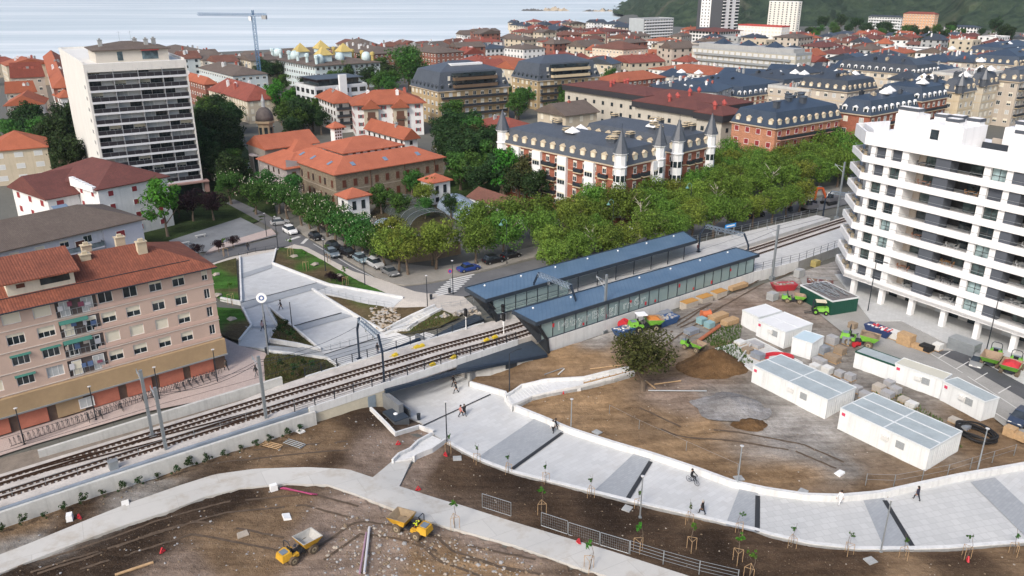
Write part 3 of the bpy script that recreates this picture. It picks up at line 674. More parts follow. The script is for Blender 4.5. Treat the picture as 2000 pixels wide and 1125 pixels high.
mb=MB();mb.hexa([(p.x,p.y,-1.897)for p in base_],[(p.x,p.y,-1.78)for p in base_]);mb.build('roof',NAVY,t)
mb=MB();mb.lathe([(.3,0),(.3,.1),(.1,.2)],10);q=(base_[0]+base_[2])/2;mb.build('vent',WHITE,t,True,(q.x,q.y,-1.78))
mb=MB();q=[P(752,801,-3.6),P(800,822,-3.6)];k=Vector((.18,.1,0));tops=[-.5,-2.0]
mb.hexa([q[0],q[1],q[1]+k,q[0]+k],[(q[0].x,q[0].y,-.5),(q[1].x,q[1].y,-2.0),(q[1].x+k.x,q[1].y+k.y,-2.0),(q[0].x+k.x,q[0].y+k.y,-.5)])
tag(mb.build('metal_wall',STL),'steel lined side wall sloping down from the bridge to the technical box','wall')
q=UVp(-25.6,-2.99);mb=MB();mb.box(0,0,0,1.1,.08,2.2);mb.box(.4,-.05,1.0,.06,.08,.12);tag(mb.build('steel_door',M('grey door paint',(.22,.27,.31),.5),None,False,(q.x,q.y,-2.7),RA),'grey steel door in the yellowed concrete abutment','door')
rwall(ln([(722,802),(772,852),(819,838),(846,848)]),.5,.3,CONCW,'white zigzag kerb wall around the metal technical box',base=.8)
def gantry(label,L,Rr,ztop,zl,zr):
 t=thing('overhead_gantry',label,'gantry',(0,0,0));ax=(Rr-L);ax.z=0;n=ax.normalized()
 for(b,z0,s)in((L,zl,1),(Rr,zr,-1)):
  mb=MB();k=Vector((b.x,b.y,ztop-2.1));tp=Vector((b.x,b.y,ztop))+n*s*1.1
  mb.beam((b.x,b.y,z0),k,.25,.25);mb.beam(k,tp,.25,.25);mb.box(b.x,b.y,z0,.7,.7,.12,RA);mb.build('leg',NB,t)
 mb=MB();a,c=Vector((L.x,L.y,ztop))+n*1.1,Vector((Rr.x,Rr.y,ztop))-n*1.1;dn=Vector((0,0,-.55))
 side=Vector((-n.y,n.x,0))*.3
 for q in(side,-side):mb.beam(a+q,c+q,.09,.09);mb.beam(a+q+dn,c+q+dn,.07,.07)
 m=10
 for i in range(m):
  p,r=a.lerp(c,i/m),a.lerp(c,(i+1)/m)
  for q in(side,-side):mb.tube(p+q,r+q+dn,.035,4);mb.tube(p+q+dn,p+q,.03,4)
  mb.tube(p+side,r-side,.03,4)
 mb.build('lattice_beam',M('blue grey steel',(.20,.25,.31),.45,.1,2,.5),t)
 for f in(.3,.68):
  p=a.lerp(c,f);mb=MB();mb.tube(p+dn,p+dn*2.6,.04,5);mb.tube(p+dn*2.4,p+dn*2.4+n*.8,.03,5);mb.lathe([(.07,0),(.09,.1),(.07,.2),(.09,.3)],6,0,tuple(p+dn*2.2+n*.3));mb.build('wire_arm',STEEL,t)
 return t
gantry('bent dark blue gantry over the tracks at the left end of the bridge',UVp(-22.6,5.9),UVp(-23.4,-2.6),7.2,.5,.5)
gantry('gantry standing between the two shelters near the left end of their roofs',UVp(8.5,5.2),UVp(9.0,-4.2),7.0,1.3,1.3)
gantry('gantry over the tracks at the far end of the two shelters',UVp(50.5,6.2),UVp(52,-3.8),7.0,1.3,1.3)
gantry('gantry over the tracks beyond the far platform end',UVp(93,6.2),UVp(96,-3.0),7.0,.5,.5)
def mast(px,py,h,z,label,lean=0):
 p=P(px,py,z);t=thing('line_mast',label,'mast',p,RA,'grey masts of the railway overhead line');mb=MB()
 mb.beam((0,0,-.6),(0,0,h),.3,.34,up=(1,0,0));mb.box(0,0,-.6,.8,.8,.7);mb.build('pole',M('dull zinc',(.27,.30,.32),.5,.12,2,.5),t)
 mb=MB();mb.tube((0,0,h-1.2),(0,2.2,h-.9),.05);mb.tube((0,0,h-2.4),(0,2.2,h-.9),.035);mb.tube((0,2.2,h-1.3),(0,2.2,h-.7),.06);mb.build('cantilever',STEEL,t)
 return t
mast(520,820,8.6,.3,'grey line mast in front of the bridge railing, left of the gantry')
mast(325,882,8.2,.3,'grey line mast rising from the wall left of the muddy site')
mast(298,852,8.6,.6,'grey line mast on the far side of the tracks by the cable chamber')
mast(1180,645,9.2,-.3,'grey line mast standing in front of the glazed shelter')
mast(1508,541,9.8,.2,'grey line mast at the right end of the glazed shelter')
mast(1634,424,12.5,.8,'tall pale mast beside the trees left of the white apartment block')
def wire(name,lab,pts,sag,r=.022):
 mb=MB()
 for a,b in zip(pts,pts[1:]):
  a,b=Vector(a),Vector(b);pr=None
  for i in range(13):
   f_=i/12;p=a.lerp(b,f_);p.z-=sag*4*f_*(1-f_)
   if pr is not None:mb.tube(pr,p,r,4,caps=False)
   pr=p
 return tag(mb.build(name,DARK),lab,'cable')
for off,l in((1.45,'thin overhead contact wire above the track nearer the plaza'),(-1.4,'thin overhead contact wire above the track nearer the site')):
 wire('overhead_wire',l,[UVp(u,cu(u)+off,5.6)for u in(-100,-50,-23,8.5,51,94,130)],.15)
wire('feeder_cable','dark cable strung between the line masts over the near shelter roof',[P(325,882,.3)+Vector((0,0,7.6)),P(520,820,.3)+Vector((0,0,7.8)),P(1180,645,-.3)+Vector((0,0,8.6)),P(1508,541,.2)+Vector((0,0,9)),UVp(130,-6,9)],1.1,.03)
wire('feeder_cable','green sheathed cable low over the planting left of the bridge',[P(298,852,.6)+Vector((0,0,5)),UVp(-36,8,3.6),UVp(-22.6,5.9,5.5)],.8,.03)
for u,v,lab in((.5,2.9,'black railway signal on a short mast before the far shelter'),(-1.5,.1,'black railway signal between the tracks at the near shelter prow'),(-5.0,5.0,'black and white striped signal post beside the blue canopy')):
 p=UVp(u,v,.55);t=thing('railway_signal',lab,'signal',p,RA);mb=MB();mb.tube((0,0,0),(0,0,2.6),.07,6);mb.build('post',WHITE,t);mb=MB();mb.box(0,0,2.2,.3,.5,1.2);mb.box(-.2,0,3.2,.2,.5,.06);mb.build('head',BLACK,t)
 # ---------------------------------------------------------------- building kit
FRW=M('white window frame',(.70,.71,.70),.5,.04);FRD=M('dark window frame',(.05,.05,.055),.5,.1);FRB=M('brown window frame',(.12,.06,.04),.6,.15)
SHUT=M('cream roller shutter',(.66,.62,.50),.6,.06);SHG=M('grey roller shutter',(.55,.57,.58),.6,.05);SHR=M('red shutter',(.26,.035,.04),.6,.1);SHB=M('brown shutter',(.10,.035,.022),.6,.15)
SHN=M('slate grey shutter',(.075,.085,.105),.5,.08);CURT=M('pale curtain',(.42,.44,.44),.7,.1,3)
AWG=M('green awning',(.05,.17,.14),.7,.1);AWY=M('yellow awning',(.55,.30,.03),.7,.1);AWR=M('red awning',(.38,.05,.05),.7,.1)
PROTO={}
def winmesh(w,h,st):
 """outward is -y; x centred; sill at z 0"""
 k=('win',w,h,st)
 if k in PROTO:return PROTO[k]
 fr={'b':FRB,'d':FRD}.get(st[-1]if '_' in st else '',FRW);body=st.split('_')[0]
 mats=[fr,GLASS,SHUT,AWG,AWY,CURT,SHR,SHB,SHN,SHG,AWR];mb=MB();f=.07 if w<1.5 else .08
 y0,y1=-.07,.04
 mb.b2(-w/2-.02,y0,-.06,w/2+.02,y1,.06);mb.b2(-w/2,y0,h-.08,w/2,y1,h)
 mb.b2(-w/2,y0,.06,-w/2+f,y1,h-.08);mb.b2(w/2-f,y0,.06,w/2,y1,h-.08)
 def pane(z0,z1,m):mb.b2(-w/2+f,-.03,z0,w/2-f,y1,z1,m)
 s={'shut':1,'half':.5,'some':.25,'red':1,'brown':1,'slate':1,'grey':1}.get(body,0)
 sm={'red':6,'brown':7,'slate':8,'grey':9}.get(body,2);zs=.06+(h-.14)*(1-s)
 if s:mb.b2(-w/2+f,-.05,zs,w/2-f,y1,h-.08,sm)
 if s<1:
  if body=='curt':pane(.06,h-.08,5)
  else:pane(.06,zs,1)
  n=1 if w<1.1 else 2 if w<1.9 else 3
  for i in range(1,n+(0 if w<1.1 else 0)):x=-w/2+w*i/n;mb.b2(x-.03,-.055,.06,x+.03,-.031,zs)
  if n==1 and w>.7:mb.b2(-.03,-.055,.06,.03,-.031,zs)
 if body=='awg' or body=='awy':
  mb.hexa([(-w/2-.15,-.5,h-.2),(w/2+.15,-.5,h-.2),(w/2+.15,-.05,h+.02),(-w/2-.15,-.05,h+.02)],[(-w/2-.15,-.5,h-.16),(w/2+.15,-.5,h-.16),(w/2+.15,-.05,h+.08),(-w/2-.15,-.05,h+.08)],3 if body=='awg' else 4)
 if body=='strip':mb.b2(-w/2,-.12,h,w/2,y1,h+.22,4)
 if body=='shutr':
  for sx in(-1,1):mb.b2(sx*w/2-(.42 if sx<0 else 0),-.1,0,sx*w/2+(.42 if sx>0 else 0),-.02,h,6)
 me=bpy.data.meshes.new('window');me.from_pydata(mb.v,[],mb.f)
 for m in mats:me.materials.append(m)
 me.polygons.foreach_set('material_index',mb.m);autouv(me);PROTO[k]=me;return me
def win(root,face,s,z,w,h,st,L=0,W=0,off=0.0,name='window'):
 """face F: y=0, S: x=0; s along the face from the near corner"""
 loc,rz=((s,-off,z),0)if face=='F' else((-off,s,z),-math.pi/2)
 return put(name,winmesh(w,h,st),root,loc,rz)
def balmesh(w,d,st,bm):
 k=('bal',w,d,st,bm.name)
 if k in PROTO:return PROTO[k]
 mb=MB();mb.b2(-w/2,-d,-.18,w/2,.05,0)
 if st=='solid':mb.b2(-w/2,-d,0,w/2,-d+.12,.95);mb.b2(-w/2,-d+.12,0,-w/2+.12,0,.95);mb.b2(w/2-.12,-d+.12,0,w/2,0,.95)
 else:
  mb.b2(-w/2,-d,.9,w/2,-d+.05,.97,1);mb.b2(-w/2,-d+.05,.9,-w/2+.05,0,.97,1);mb.b2(w/2-.05,-d+.05,.9,w/2,0,.97,1)
  mb.b2(-w/2,-d+.02,.08,w/2,-d+.03,.88,1 if st=='dark' else 2)
  for sx in(-1,1):mb.b2(sx*(w/2-.02)-.006,-d+.05,.08,sx*(w/2-.02)+.006,0,.88,1 if st=='dark' else 2)
 me=bpy.data.meshes.new('balcony');me.from_pydata(mb.v,[],mb.f)
 for m in(bm,DARK,MGLASS('balcony glass',(.12,.15,.17),.1)):me.materials.append(m)
 me.polygons.foreach_set('material_index',mb.m);autouv(me);PROTO[k]=me;return me
def bal(root,face,s,z,w,d,st='dark',bm=WHITE):
 loc,rz=((s,0,z),0)if face=='F' else((0,s,z),-math.pi/2)
 return put('balcony',balmesh(w,d,st,bm),root,loc,rz)
def hiproof(mb,x0,y0,x1,y1,z,rise,m=0,kind='hip',th=.22):
 """pitched roof over a rectangle; th = thickness of the eave"""
 L,W=x1-x0,y1-y0;a=[(x0,y0),(x1,y0),(x1,y1),(x0,y1)]
 lo=[(p[0],p[1],z-th)for p in a];up=[(p[0],p[1],z)for p in a]
 if kind=='pyr':rid=[((x0+x1)/2,(y0+y1)/2,z+rise)]*2;ax=0
 elif kind=='hip':
  k=min(L,W)/2
  if L>=W:rid=[(x0+k,y0+k,z+rise),(x1-k,y0+k,z+rise)];ax=0
  else:rid=[(x0+k,y0+k,z+rise),(x0+k,y1-k,z+rise)];ax=1
 elif kind=='gx':rid=[(x0,(y0+y1)/2,z+rise),(x1,(y0+y1)/2,z+rise)];ax=0
 else:rid=[((x0+x1)/2,y0,z+rise),((x0+x1)/2,y1,z+rise)];ax=1
 v=lo+up+rid
 if ax==0:fs=[(4,5,9,8),(6,7,8,9),(5,6,9),(7,4,8)]
 else:fs=[(5,6,9,8),(7,4,8,9),(4,5,8),(6,7,9)]
 if kind=='pyr':fs=[(4,5,8),(5,6,8),(6,7,8),(7,4,8)]
 mb.mesh(v,fs,m);mb.mesh(v,[(0,1,5,4),(1,2,6,5),(2,3,7,6),(3,0,4,7),(3,2,1,0)],m)
def chimney(roof,x,y,z,h,mat,w=.9,d=.6,cap=True):
 mb=MB();mb.b2(-w/2,-d/2,-1.2,w/2,d/2,h)
 if cap:mb.b2(-w/2-.1,-d/2-.1,h,w/2+.1,d/2+.1,h+.12);mb.b2(-w/4,-d/4,h+.12,w/4,d/4,h+.45)
 return mb.build('chimney',mat,roof,False,(x,y,z))
SKY_=M('skylight pane',(.16,.22,.30),.15,.1)
def skylight(roof,x,y,z,slope,rz,w=.9,l=1.3):
 mb=MB();mb.b2(-w/2,-l/2,0,w/2,l/2,.09);o=mb.build('skylight',SKY_,roof,False,(x,y,z));o.rotation_euler=(slope,0,rz);return o
SLATE=MSL('dark slate',(.036,.044,.056));SLATEG=MSL('grey slate',(.06,.07,.086));SLATEB=MSL('blue slate',(.03,.046,.072))
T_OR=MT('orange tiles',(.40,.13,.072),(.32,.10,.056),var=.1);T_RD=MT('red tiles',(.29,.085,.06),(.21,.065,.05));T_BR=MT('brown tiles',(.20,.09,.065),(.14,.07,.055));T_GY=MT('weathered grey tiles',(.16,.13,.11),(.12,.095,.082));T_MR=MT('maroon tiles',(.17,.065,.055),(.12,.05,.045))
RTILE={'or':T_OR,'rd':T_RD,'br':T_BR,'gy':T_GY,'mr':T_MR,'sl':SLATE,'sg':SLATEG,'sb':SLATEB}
FLATM=M('gravel flat roof',(.30,.29,.28),.9,.2,.5)
def solve(c,ax,px,h,hi=160):
 """length along ax from corner c (height h) whose end shows at photo column px"""
 a,b=0.5,hi;f=lambda t:proj(c.x+ax.x*t,c.y+ax.y*t,h)[0]-px
 s=f(b)>f(a)
 for _ in range(40):
  m=(a+b)/2
  if(f(m)>0)==s:b=m
  else:a=m
 return(a+b)/2
def bld(name,label,px,py,h,xr,xl,wall,roof=('hip','or',2.0),ang=38,cat='building',fl=None,win_=('some',1.2,1.4),gap=3.0,L=None,W=None,base=0.0,balc='',oh=.5,band=None,ch=0,group=None,lod=0,dorm=0,skip='',ground=None,bst='dark'):
 """generic block from its nearest eave corner (photo position, height) and the photo columns of its side corners"""
 c=P(px,py,h+base);a1=Vector((math.cos(rad(ang)),math.sin(rad(ang)),0));a2=Vector((-a1.y,a1.x,0))
 L=L or solve(c,a1,xr,h+base);W=W or solve(c,a2,xl,h+base)
 t=thing(name,label,cat,(c.x,c.y,base),rad(ang),group);wm=wall if not isinstance(wall,tuple)else stucco(wall)
 mb=MB();mb.b2(0,0,-1.5,L,W,h)
 kind,rm,rise=roof;rmat=RTILE.get(rm,rm)if isinstance(rm,str)else rm
 if kind=='gx':mb.mesh([(0,0,h),(0,W,h),(0,W/2,h+rise),(L,0,h),(L,W,h),(L,W/2,h+rise)],[(0,2,1),(3,4,5)])
 if kind=='gy':mb.mesh([(0,0,h),(L,0,h),(L/2,0,h+rise),(0,W,h),(L,W,h),(L/2,W,h+rise)],[(0,1,2),(3,5,4)])
 mb.build('wall',wm,t);fl=fl or max(1,round(h/3));fh=h/fl
 rb=MB()
 if kind in('hip','pyr','gx','gy'):hiproof(rb,-oh,-oh,L+oh,W+oh,h+.02,rise*(1+oh/max(1,min(L,W))),0,kind);ro=rb.build('roof',rmat,t)
 elif kind=='flat':
  for q in((-.06,-.06,L+.06,.25),(-.06,W-.25,L+.06,W+.06),(-.06,.25,.25,W-.25),(L-.25,.25,L+.06,W-.25)):rb.b2(q[0],q[1],h-.3,q[2],q[3],h+rise)
  ro=rb.build('parapet',rmat,t);q=MB();q.b2(.25,.25,h,L-.25,W-.25,h+.12);q.build('roof',FLATM,t)
 else:
  i=.32*rise;e=.35
  lo=[(-e,-e),(L+e,-e),(L+e,W+e),(-e,W+e)];up=[(i,i),(L-i,i),(L-i,W-i),(i,W-i)]
  rb.hexa([(p[0],p[1],h)for p in lo],[(p[0],p[1],h+rise)for p in up])
  hiproof(rb,i,i,L-i,W-i,h+rise+.01,min(L,W)*.13,0,'hip',.15);ro=rb.build('roof',rmat,t)
  cb=MB();cb.b2(-.5,-.5,h-.3,L+.5,W+.5,h-.02);cb.build('cornice',M('cornice cream',(.48,.40,.30),.8,.1),t)
  if dorm:
   dm=PROTO.get(('dorm',dorm))
   if dm is None:
    q=MB();q.b2(-.7,-.1,0,.7,1.6,1.5);q.mesh([(-.85,-.2,1.5),(.85,-.2,1.5),(0,-.2,2.1),(-.85,1.7,1.5),(.85,1.7,1.5),(0,1.7,2.1)],[(0,1,2),(3,5,4),(1,4,5,2),(0,2,5,3),(0,3,4,1)]);q.b2(-.45,-.13,.2,.45,-.09,1.4,1)
    tmp=q.build('dormer',[M('dormer cream',(.52,.44,.32),.8,.1)if dorm==1 else WHITE if dorm==2 else SLATEG,SHUT if dorm==1 else GLASS]);dm=PROTO[('dorm',dorm)]=tmp.data;bpy.data.objects.remove(tmp)
   for f,n in(('F',L),('S',W)):
    if f in skip:continue
    k=max(2,int(n/3.2))
    for j in range(k):
     s=n*(j+.5)/k;put('dormer',dm,t,(s,.1,h+.35)if f=='F' else(.1,s,h+.35),0 if f=='F' else-math.pi/2)
 rng=random.Random(int(px*7+py))
 st0,ww,wh=win_
 if lod<2:
  for f,n in(('F',L),('S',W)):
   if f in skip:continue
   k=max(1,int((n-.8)/gap));full=f in balc
   for i in range(fl):
    z=i*fh+(fh-wh)*.55
    if ground and i==0:continue
    for j in range(k):
     s=n*(j+.5)/k
     st=st0 if st0 not in('mix','mix_b','mix_d')else rng.choice(('some','half','shut','dark','curt'))+st0[3:]
     win(t,f,s,z,ww,wh,st)
    if full and i>0:
     bal(t,f,n/2,i*fh+.02,round(n*.92,1),1.1,bst,band or WHITE)
 else:
  for f,n in(('F',L),('S',W)):
   if f in skip:continue
   k=max(1,int((n-.8)/gap))
   for i in range(fl):
    for j in range(k):
     s=n*(j+.5)/k;put('window',farwin(ww,wh),t,(s,0,i*fh+fh*.35)if f=='F' else(0,s,i*fh+fh*.35),0 if f=='F' else-math.pi/2)
    if f in balc and i:bal(t,f,n/2,i*fh,round(n*.9,0),1.2,'solid',band or WHITE)
 if band and not balc:
  for i in range(1,fl):
   q=MB();q.b2(-.08,-.08,i*fh-.12,L,0,i*fh+.12);q.b2(-.08,0,i*fh-.12,0,W,i*fh+.12);q.build('string_course',band,t)
 for i in range(ch):
  x,y=rng.uniform(.2,.8)*L,rng.uniform(.25,.75)*W
  if kind=='flat':z=h+.1
  elif kind=='mansard':z=h+rise+.4
  else:z=h+rise*.7
  chimney(ro,x,y,z,rng.uniform(.9,1.6),rng.choice((WHITE,CONCD,stucco((.40,.12,.09))))if kind!='mansard' else rng.choice((SLATEG,SLATEG,DARK,M('cream chimney',(.42,.36,.27),.8,.1))),1.4 if kind=='mansard' else 1.0,1.0 if kind=='mansard' else .7)
 return t,L,W
def farwin(w,h):
 k=('far',w,h)
 if k not in PROTO:
  mb=MB();mb.b2(-w/2,-.04,0,w/2,.04,h);me=bpy.data.meshes.new('window');me.from_pydata(mb.v,[],mb.f);me.materials.append(GLASS);autouv(me);PROTO[k]=me
 return PROTO[k]
def holed(mb,L,H,holes,depth,z0=0.0,m=0,mrev=0,o=(0,0),rot=0.0):
 """wall face at y=0 looking to -y, pierced by (x0,z0,x1,z1) openings with reveals"""
 xs=sorted({0,L}|{q for h in holes for q in(h[0],h[2])});zs=sorted({z0,H}|{q for h in holes for q in(h[1],h[3])});c,s=math.cos(rot),math.sin(rot)
 T=lambda x,y,z:(o[0]+x*c-y*s,o[1]+x*s+y*c,z)
 for a,b in zip(xs,xs[1:]):
  for e,f in zip(zs,zs[1:]):
   mx,mz=(a+b)/2,(e+f)/2
   if any(h[0]<mx<h[2]and h[1]<mz<h[3]for h in holes):continue
   mb.face([T(a,0,e),T(b,0,e),T(b,0,f),T(a,0,f)],m)
 for x0,a,x1,b in holes:
  mb.face([T(x0,0,a),T(x0,depth,a),T(x0,depth,b),T(x0,0,b)][::-1],mrev);mb.face([T(x1,0,a),T(x1,depth,a),T(x1,depth,b),T(x1,0,b)],mrev)
  mb.face([T(x0,0,a),T(x1,0,a),T(x1,depth,a),T(x0,depth,a)],mrev);mb.face([T(x0,0,b),T(x1,0,b),T(x1,depth,b),T(x0,depth,b)][::-1],mrev)
  # ---------------------------------------------------------------- pink apartment block, front left
rng=random.Random(3)
rc=P(412,521,14.6);PA=rad(40.2);L_=62.0;org=rc-Vector((math.cos(PA),math.sin(PA),0))*L_;org.z=-.45
t=thing('apartment_block','pinkish apartment block with orange tiled roof and ochre base beside the railway','apartment block',org,PA)
PINK=M('pink brown render',(.50,.375,.31),.88,.08,.3);OCH=M('stained ochre render',(.37,.265,.155),.9,.16,.25);TERR=M('terracotta panel',(.42,.15,.10),.85,.18,.6)
fl0=[4.75+i*2.62 for i in range(4)];mb=MB();holes=[];W_=13.0;HH=15.05
cols=[(1.0,.8),(4.4,1.6),(7.3,1.6),(10.4,1.7),(13.3,1.7),(20.3,1.9),(23.5,1.9),(26.8,1.9),(29.8,1.9),(37.5,1.8),(40.6,1.8),(43.8,1.8),(47,1.8)]
rows=[['half','some','some','dark','dark','shut','shut','awg','some','shut','half','dark','shut'],['strip','some','some','half','half','half','some','awg','dark','half','shut','dark','half'],['strip','half','shut','shut','shut','awg','awg','dark','shut','half','awg','shut','half'],['strip','half','half','half','half','curt','awg','shut','half','half','awg','shut','half']]
for i,z in enumerate(fl0):
 for(s,w)in cols:holes.append((L_-s-w/2,z+.75,L_-s+w/2,z+2.15))
 for s in(16.6,33.6):holes.append((L_-s-2.3,z+.15,L_-s+2.3,z+2.3))
holed(mb,L_,HH,holes,.22,4.6,0,0);mb.b2(0,.3,4.6,L_,W_,HH-.01)
for x in(L_,):mb.face([(x,0,4.6),(x,W_,4.6),(x,W_,HH),(x,0,HH)])
mb.build('wall',PINK,t)
mb=MB()
for z in fl0+[HH-.25]:mb.b2(0,-.08,z-.02,L_+.1,-.003,z+.07)
mb.build('ledges',M('pale ledge',(.55,.5,.45),.8,.1),t)
mb=MB()
for z in fl0:mb.b2(L_-15.2,-.05,z+.2,L_+.04,-.004,z+.58)
mb.build('spandrel_band',M('pale pink render',(.56,.40,.335),.88,.06,.3),t)
for i in range(4):
 z=fl0[3-i]
 for(s,w),st in zip(cols,rows[i]):
  win(t,'F',L_-s,z+.75,w,1.4,st,off=-.19)
 for s in(16.6,33.6):
  x=L_-s;b_=MB();b_.b2(x-2.3,-.06,z+.15,x+2.3,-.02,z+.2);b_.b2(x-2.3,-.06,z+.95,x+2.3,-.02,z+1.0)
  for k in range(9):b_.b2(x-2.3+k*.56,-.055,z+.2,x-2.26+k*.56,-.025,z+.95)
  b_.build('balcony_rail',STEEL,t)
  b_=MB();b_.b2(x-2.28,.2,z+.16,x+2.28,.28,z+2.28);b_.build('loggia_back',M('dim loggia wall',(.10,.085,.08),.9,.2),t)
  win(t,'F',x-1.3,z+.2,1.1,1.9,rng.choice(('curt','dark','shut')),off=-.14);win(t,'F',x+1.2,z+.2,1.3,1.9,rng.choice(('dark','some','curt')),off=-.14)
  for k in range(4):
   b_=MB();b_.box(x-1.8+k*1.05+rng.uniform(-.2,.2),.02,z+1.0+rng.uniform(-.3,.4),rng.uniform(.35,.7),.04,rng.uniform(.4,.8));b_.build('laundry',M('cloth %d'%k,rng.choice(((.6,.6,.62),(.25,.08,.12),(.1,.16,.3),(.5,.45,.4))),.9,.1),t)
  if i in(1,2):
   b_=MB();b_.hexa([(x-2.3,-.6,z+2.0),(x+.9,-.6,z+2.0),(x+.9,-.05,z+2.3),(x-2.3,-.05,z+2.3)],[(x-2.3,-.6,z+2.05),(x+.9,-.6,z+2.05),(x+.9,-.05,z+2.36),(x-2.3,-.05,z+2.36)]);b_.build('awning',AWG,t)
mb=MB();mb.b2(-.2,-.55,2.35,L_+.3,W_+.2,4.6);mb.build('ochre_band',OCH,t)
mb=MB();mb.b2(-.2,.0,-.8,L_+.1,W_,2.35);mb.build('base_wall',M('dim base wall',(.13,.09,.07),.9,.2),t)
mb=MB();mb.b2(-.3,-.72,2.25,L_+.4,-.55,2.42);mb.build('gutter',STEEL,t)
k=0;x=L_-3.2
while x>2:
 mb=MB();mb.b2(x-1.55,-.28,.1,x+1.55,-.02,2.25);mb.build('panel',OCH if k in(4,9,13)else TERR,t);x-=4.1;k+=1
win(t,'F',L_-17.8,.5,1.7,1.3,'curt',off=.34)
mb=MB();mb.hexa([(L_-19.2,-1.5,.32),(L_-18.7,-1.5,.32),(L_-18.7,-1.4,.32),(L_-19.2,-1.4,.32)],[(L_-19.2,-1.5,.4),(L_-18.7,-1.5,.4),(L_-18.7,-1.4,.4),(L_-19.2,-1.4,.4)])
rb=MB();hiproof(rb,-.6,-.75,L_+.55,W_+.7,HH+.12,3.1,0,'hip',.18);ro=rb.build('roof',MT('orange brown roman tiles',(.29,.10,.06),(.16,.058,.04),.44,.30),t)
mb=MB();mb.tube((-.5,-.8,HH+.02),(L_+.5,-.8,HH+.02),.09,6);mb.tube((0,1.35,HH+1.08),(L_-2.2,1.35,HH+1.08),.05,5);mb.build('gutter',DARK,t)
for x,y,h in((L_-7.0,4.6,2.6),(L_-8.4,9.2,2.4),(L_-12.6,9,2.2),(L_-13.6,5.4,2.1),(L_-25.2,6.1,2.4),(L_-27.5,5.5,2.2),(L_-48,6,2.3)):
 chimney(ro,x,y,HH+1.6,h-.4,M('cream chimney render',(.50,.43,.31),.85,.15),1.15,.85)
for s in(8.6,11.4,14.4,24.5,40):skylight(ro,L_-s,3.2,HH+1.58,math.atan(3.1/6.85),0)
x=L_-19.5;mb=MB();mb.b2(x-3.6,1.6,HH+.5,x+3.6,6.4,HH+2.9);mb.b2(x-.1,1.57,HH+1.7,x+3.1,1.62,HH+2.6,1);mb.b2(x-2.6,1.57,HH+1.9,x-1.7,1.62,HH+2.4,2)
d=mb.build('attic_box',[stucco((.58,.54,.44)),GLASS,SHB],ro);mb=MB()
mb.hexa([(x-4.2,.9,HH+2.72),(x+4.2,.9,HH+2.72),(x+4.2,6.9,HH+4.3),(x-4.2,6.9,HH+4.3)],[(x-4.2,.9,HH+2.9),(x+4.2,.9,HH+2.9),(x+4.2,6.9,HH+4.5),(x-4.2,6.9,HH+4.5)]);mb.build('attic_roof',bpy.data.materials['orange brown roman tiles'],t)
# ---------------------------------------------------------------- tall slab block on the left
a,b=P(187,260,17),P(381,243,17);TA=math.atan2(b.y-a.y,b.x-a.x);TL=(b-a).length;TW=solve(a,Vector((-math.sin(TA),math.cos(TA),0)),136,17)
t=thing('tower_block','tall cream slab block with dark balcony bands and a set back rooftop flat','tower block',(a.x,a.y,0),TA)
TC=M('cream tower render',(.66,.652,.62),.85,.06,.2,streak=.25);BD=M('dark balcony panel',(.022,.020,.026),.35,.25,2,0,.5);BDW=M('balcony edge paint',(.60,.62,.65),.7,.06,1)
H0,NF,FHH,TT=3.4,11,2.58,32.6
mb=MB();mb.b2(0,1.7,-1,TL,TW,TT-.2);mb.b2(-.02,-.02,-1,.5,1.7,TT-1.9);mb.b2(TL-.35,-.02,-1,TL+.02,1.7,TT-1.9);mb.b2(-.02,-.03,TT-1.9,TL+.02,1.7,TT-.05);mb.b2(-.02,1.7,TT-.2,.35,TW,TT+.3);mb.b2(TL-.33,1.7,TT-.2,TL+.02,TW,TT+.3);mb.b2(.35,TW-.3,TT-.2,TL-.33,TW,TT+.3)
mb.build('wall',TC,t)
for i in range(NF):
 z=H0+i*FHH
 if z>TT-3:break
 mb=MB();mb.b2(.5,-.1,z-.5,TL-.35,1.7,z);mb.build('balcony_slab',BDW,t)
 mb=MB();mb.b2(.52,-.02,z+.02,TL-.37,.04,z+.95)
 mb.build('balcony_panel',BD,t)
 mb=MB()
 for k in range(13):xx=.6+(TL-1.1)*k/12;mb.b2(xx-.025,-.06,z+.02,xx+.025,-.021,z+(2.0 if k%3==0 else 1.0))
 mb.b2(.52,-.055,z+.951,TL-.37,.05,z+1.0);mb.build('balcony_posts',STEEL,t)
 k=8;w=(TL-1)/k
 for j in range(k):
  st=rng.choice(('grey','grey','half','dark_d','dark_d','curt'))
  win(t,'F',.6+w*(j+.5),z+.15,round(w*.96,2),1.85,st,off=-1.68)
mb=MB()
for k in(1,2,3):xx=.5+(TL-.85)*k/4;mb.b2(xx-.1,-.04,H0+.02,xx+.1,1.7,TT-1.9)
mb.build('party_wall',M('grey party wall',(.30,.31,.33),.8,.1),t)
mb=MB();mb.b2(.3,.35,-1,TL-.3,1.0,2.6);mb.build('ground_front',GLASS,t)
mb=MB();mb.b2(-.3,-1.6,2.6,TL+1.2,1.5,2.95);mb.b2(TL+.1,-1.2,0,TL+1.1,3,2.6);mb.build('canopy',M('dull pink canopy',(.30,.19,.17),.8,.12),t)
for i in range(9):
 for dy in(3.6,5.0):mb=MB();mb.b2(-.03,dy-.28,0,.05,dy+.28,.8);mb.build('window',GLASSB,t,False,(0,0,6+i*FHH))
pb=MB();pb.b2(3.2,2.9,TT-.2,TL-3.2,min(16,TW-2.5),TT+2.5);ph=pb.build('penthouse',M('pale tower render',(.52,.49,.44),.85,.06,.3),t)
pr=MB();hiproof(pr,2.6,2.3,TL-2.6,min(16.6,TW-1.9),TT+2.7,1.5,0,'hip');pr=pr.build('roof',T_GY,t)
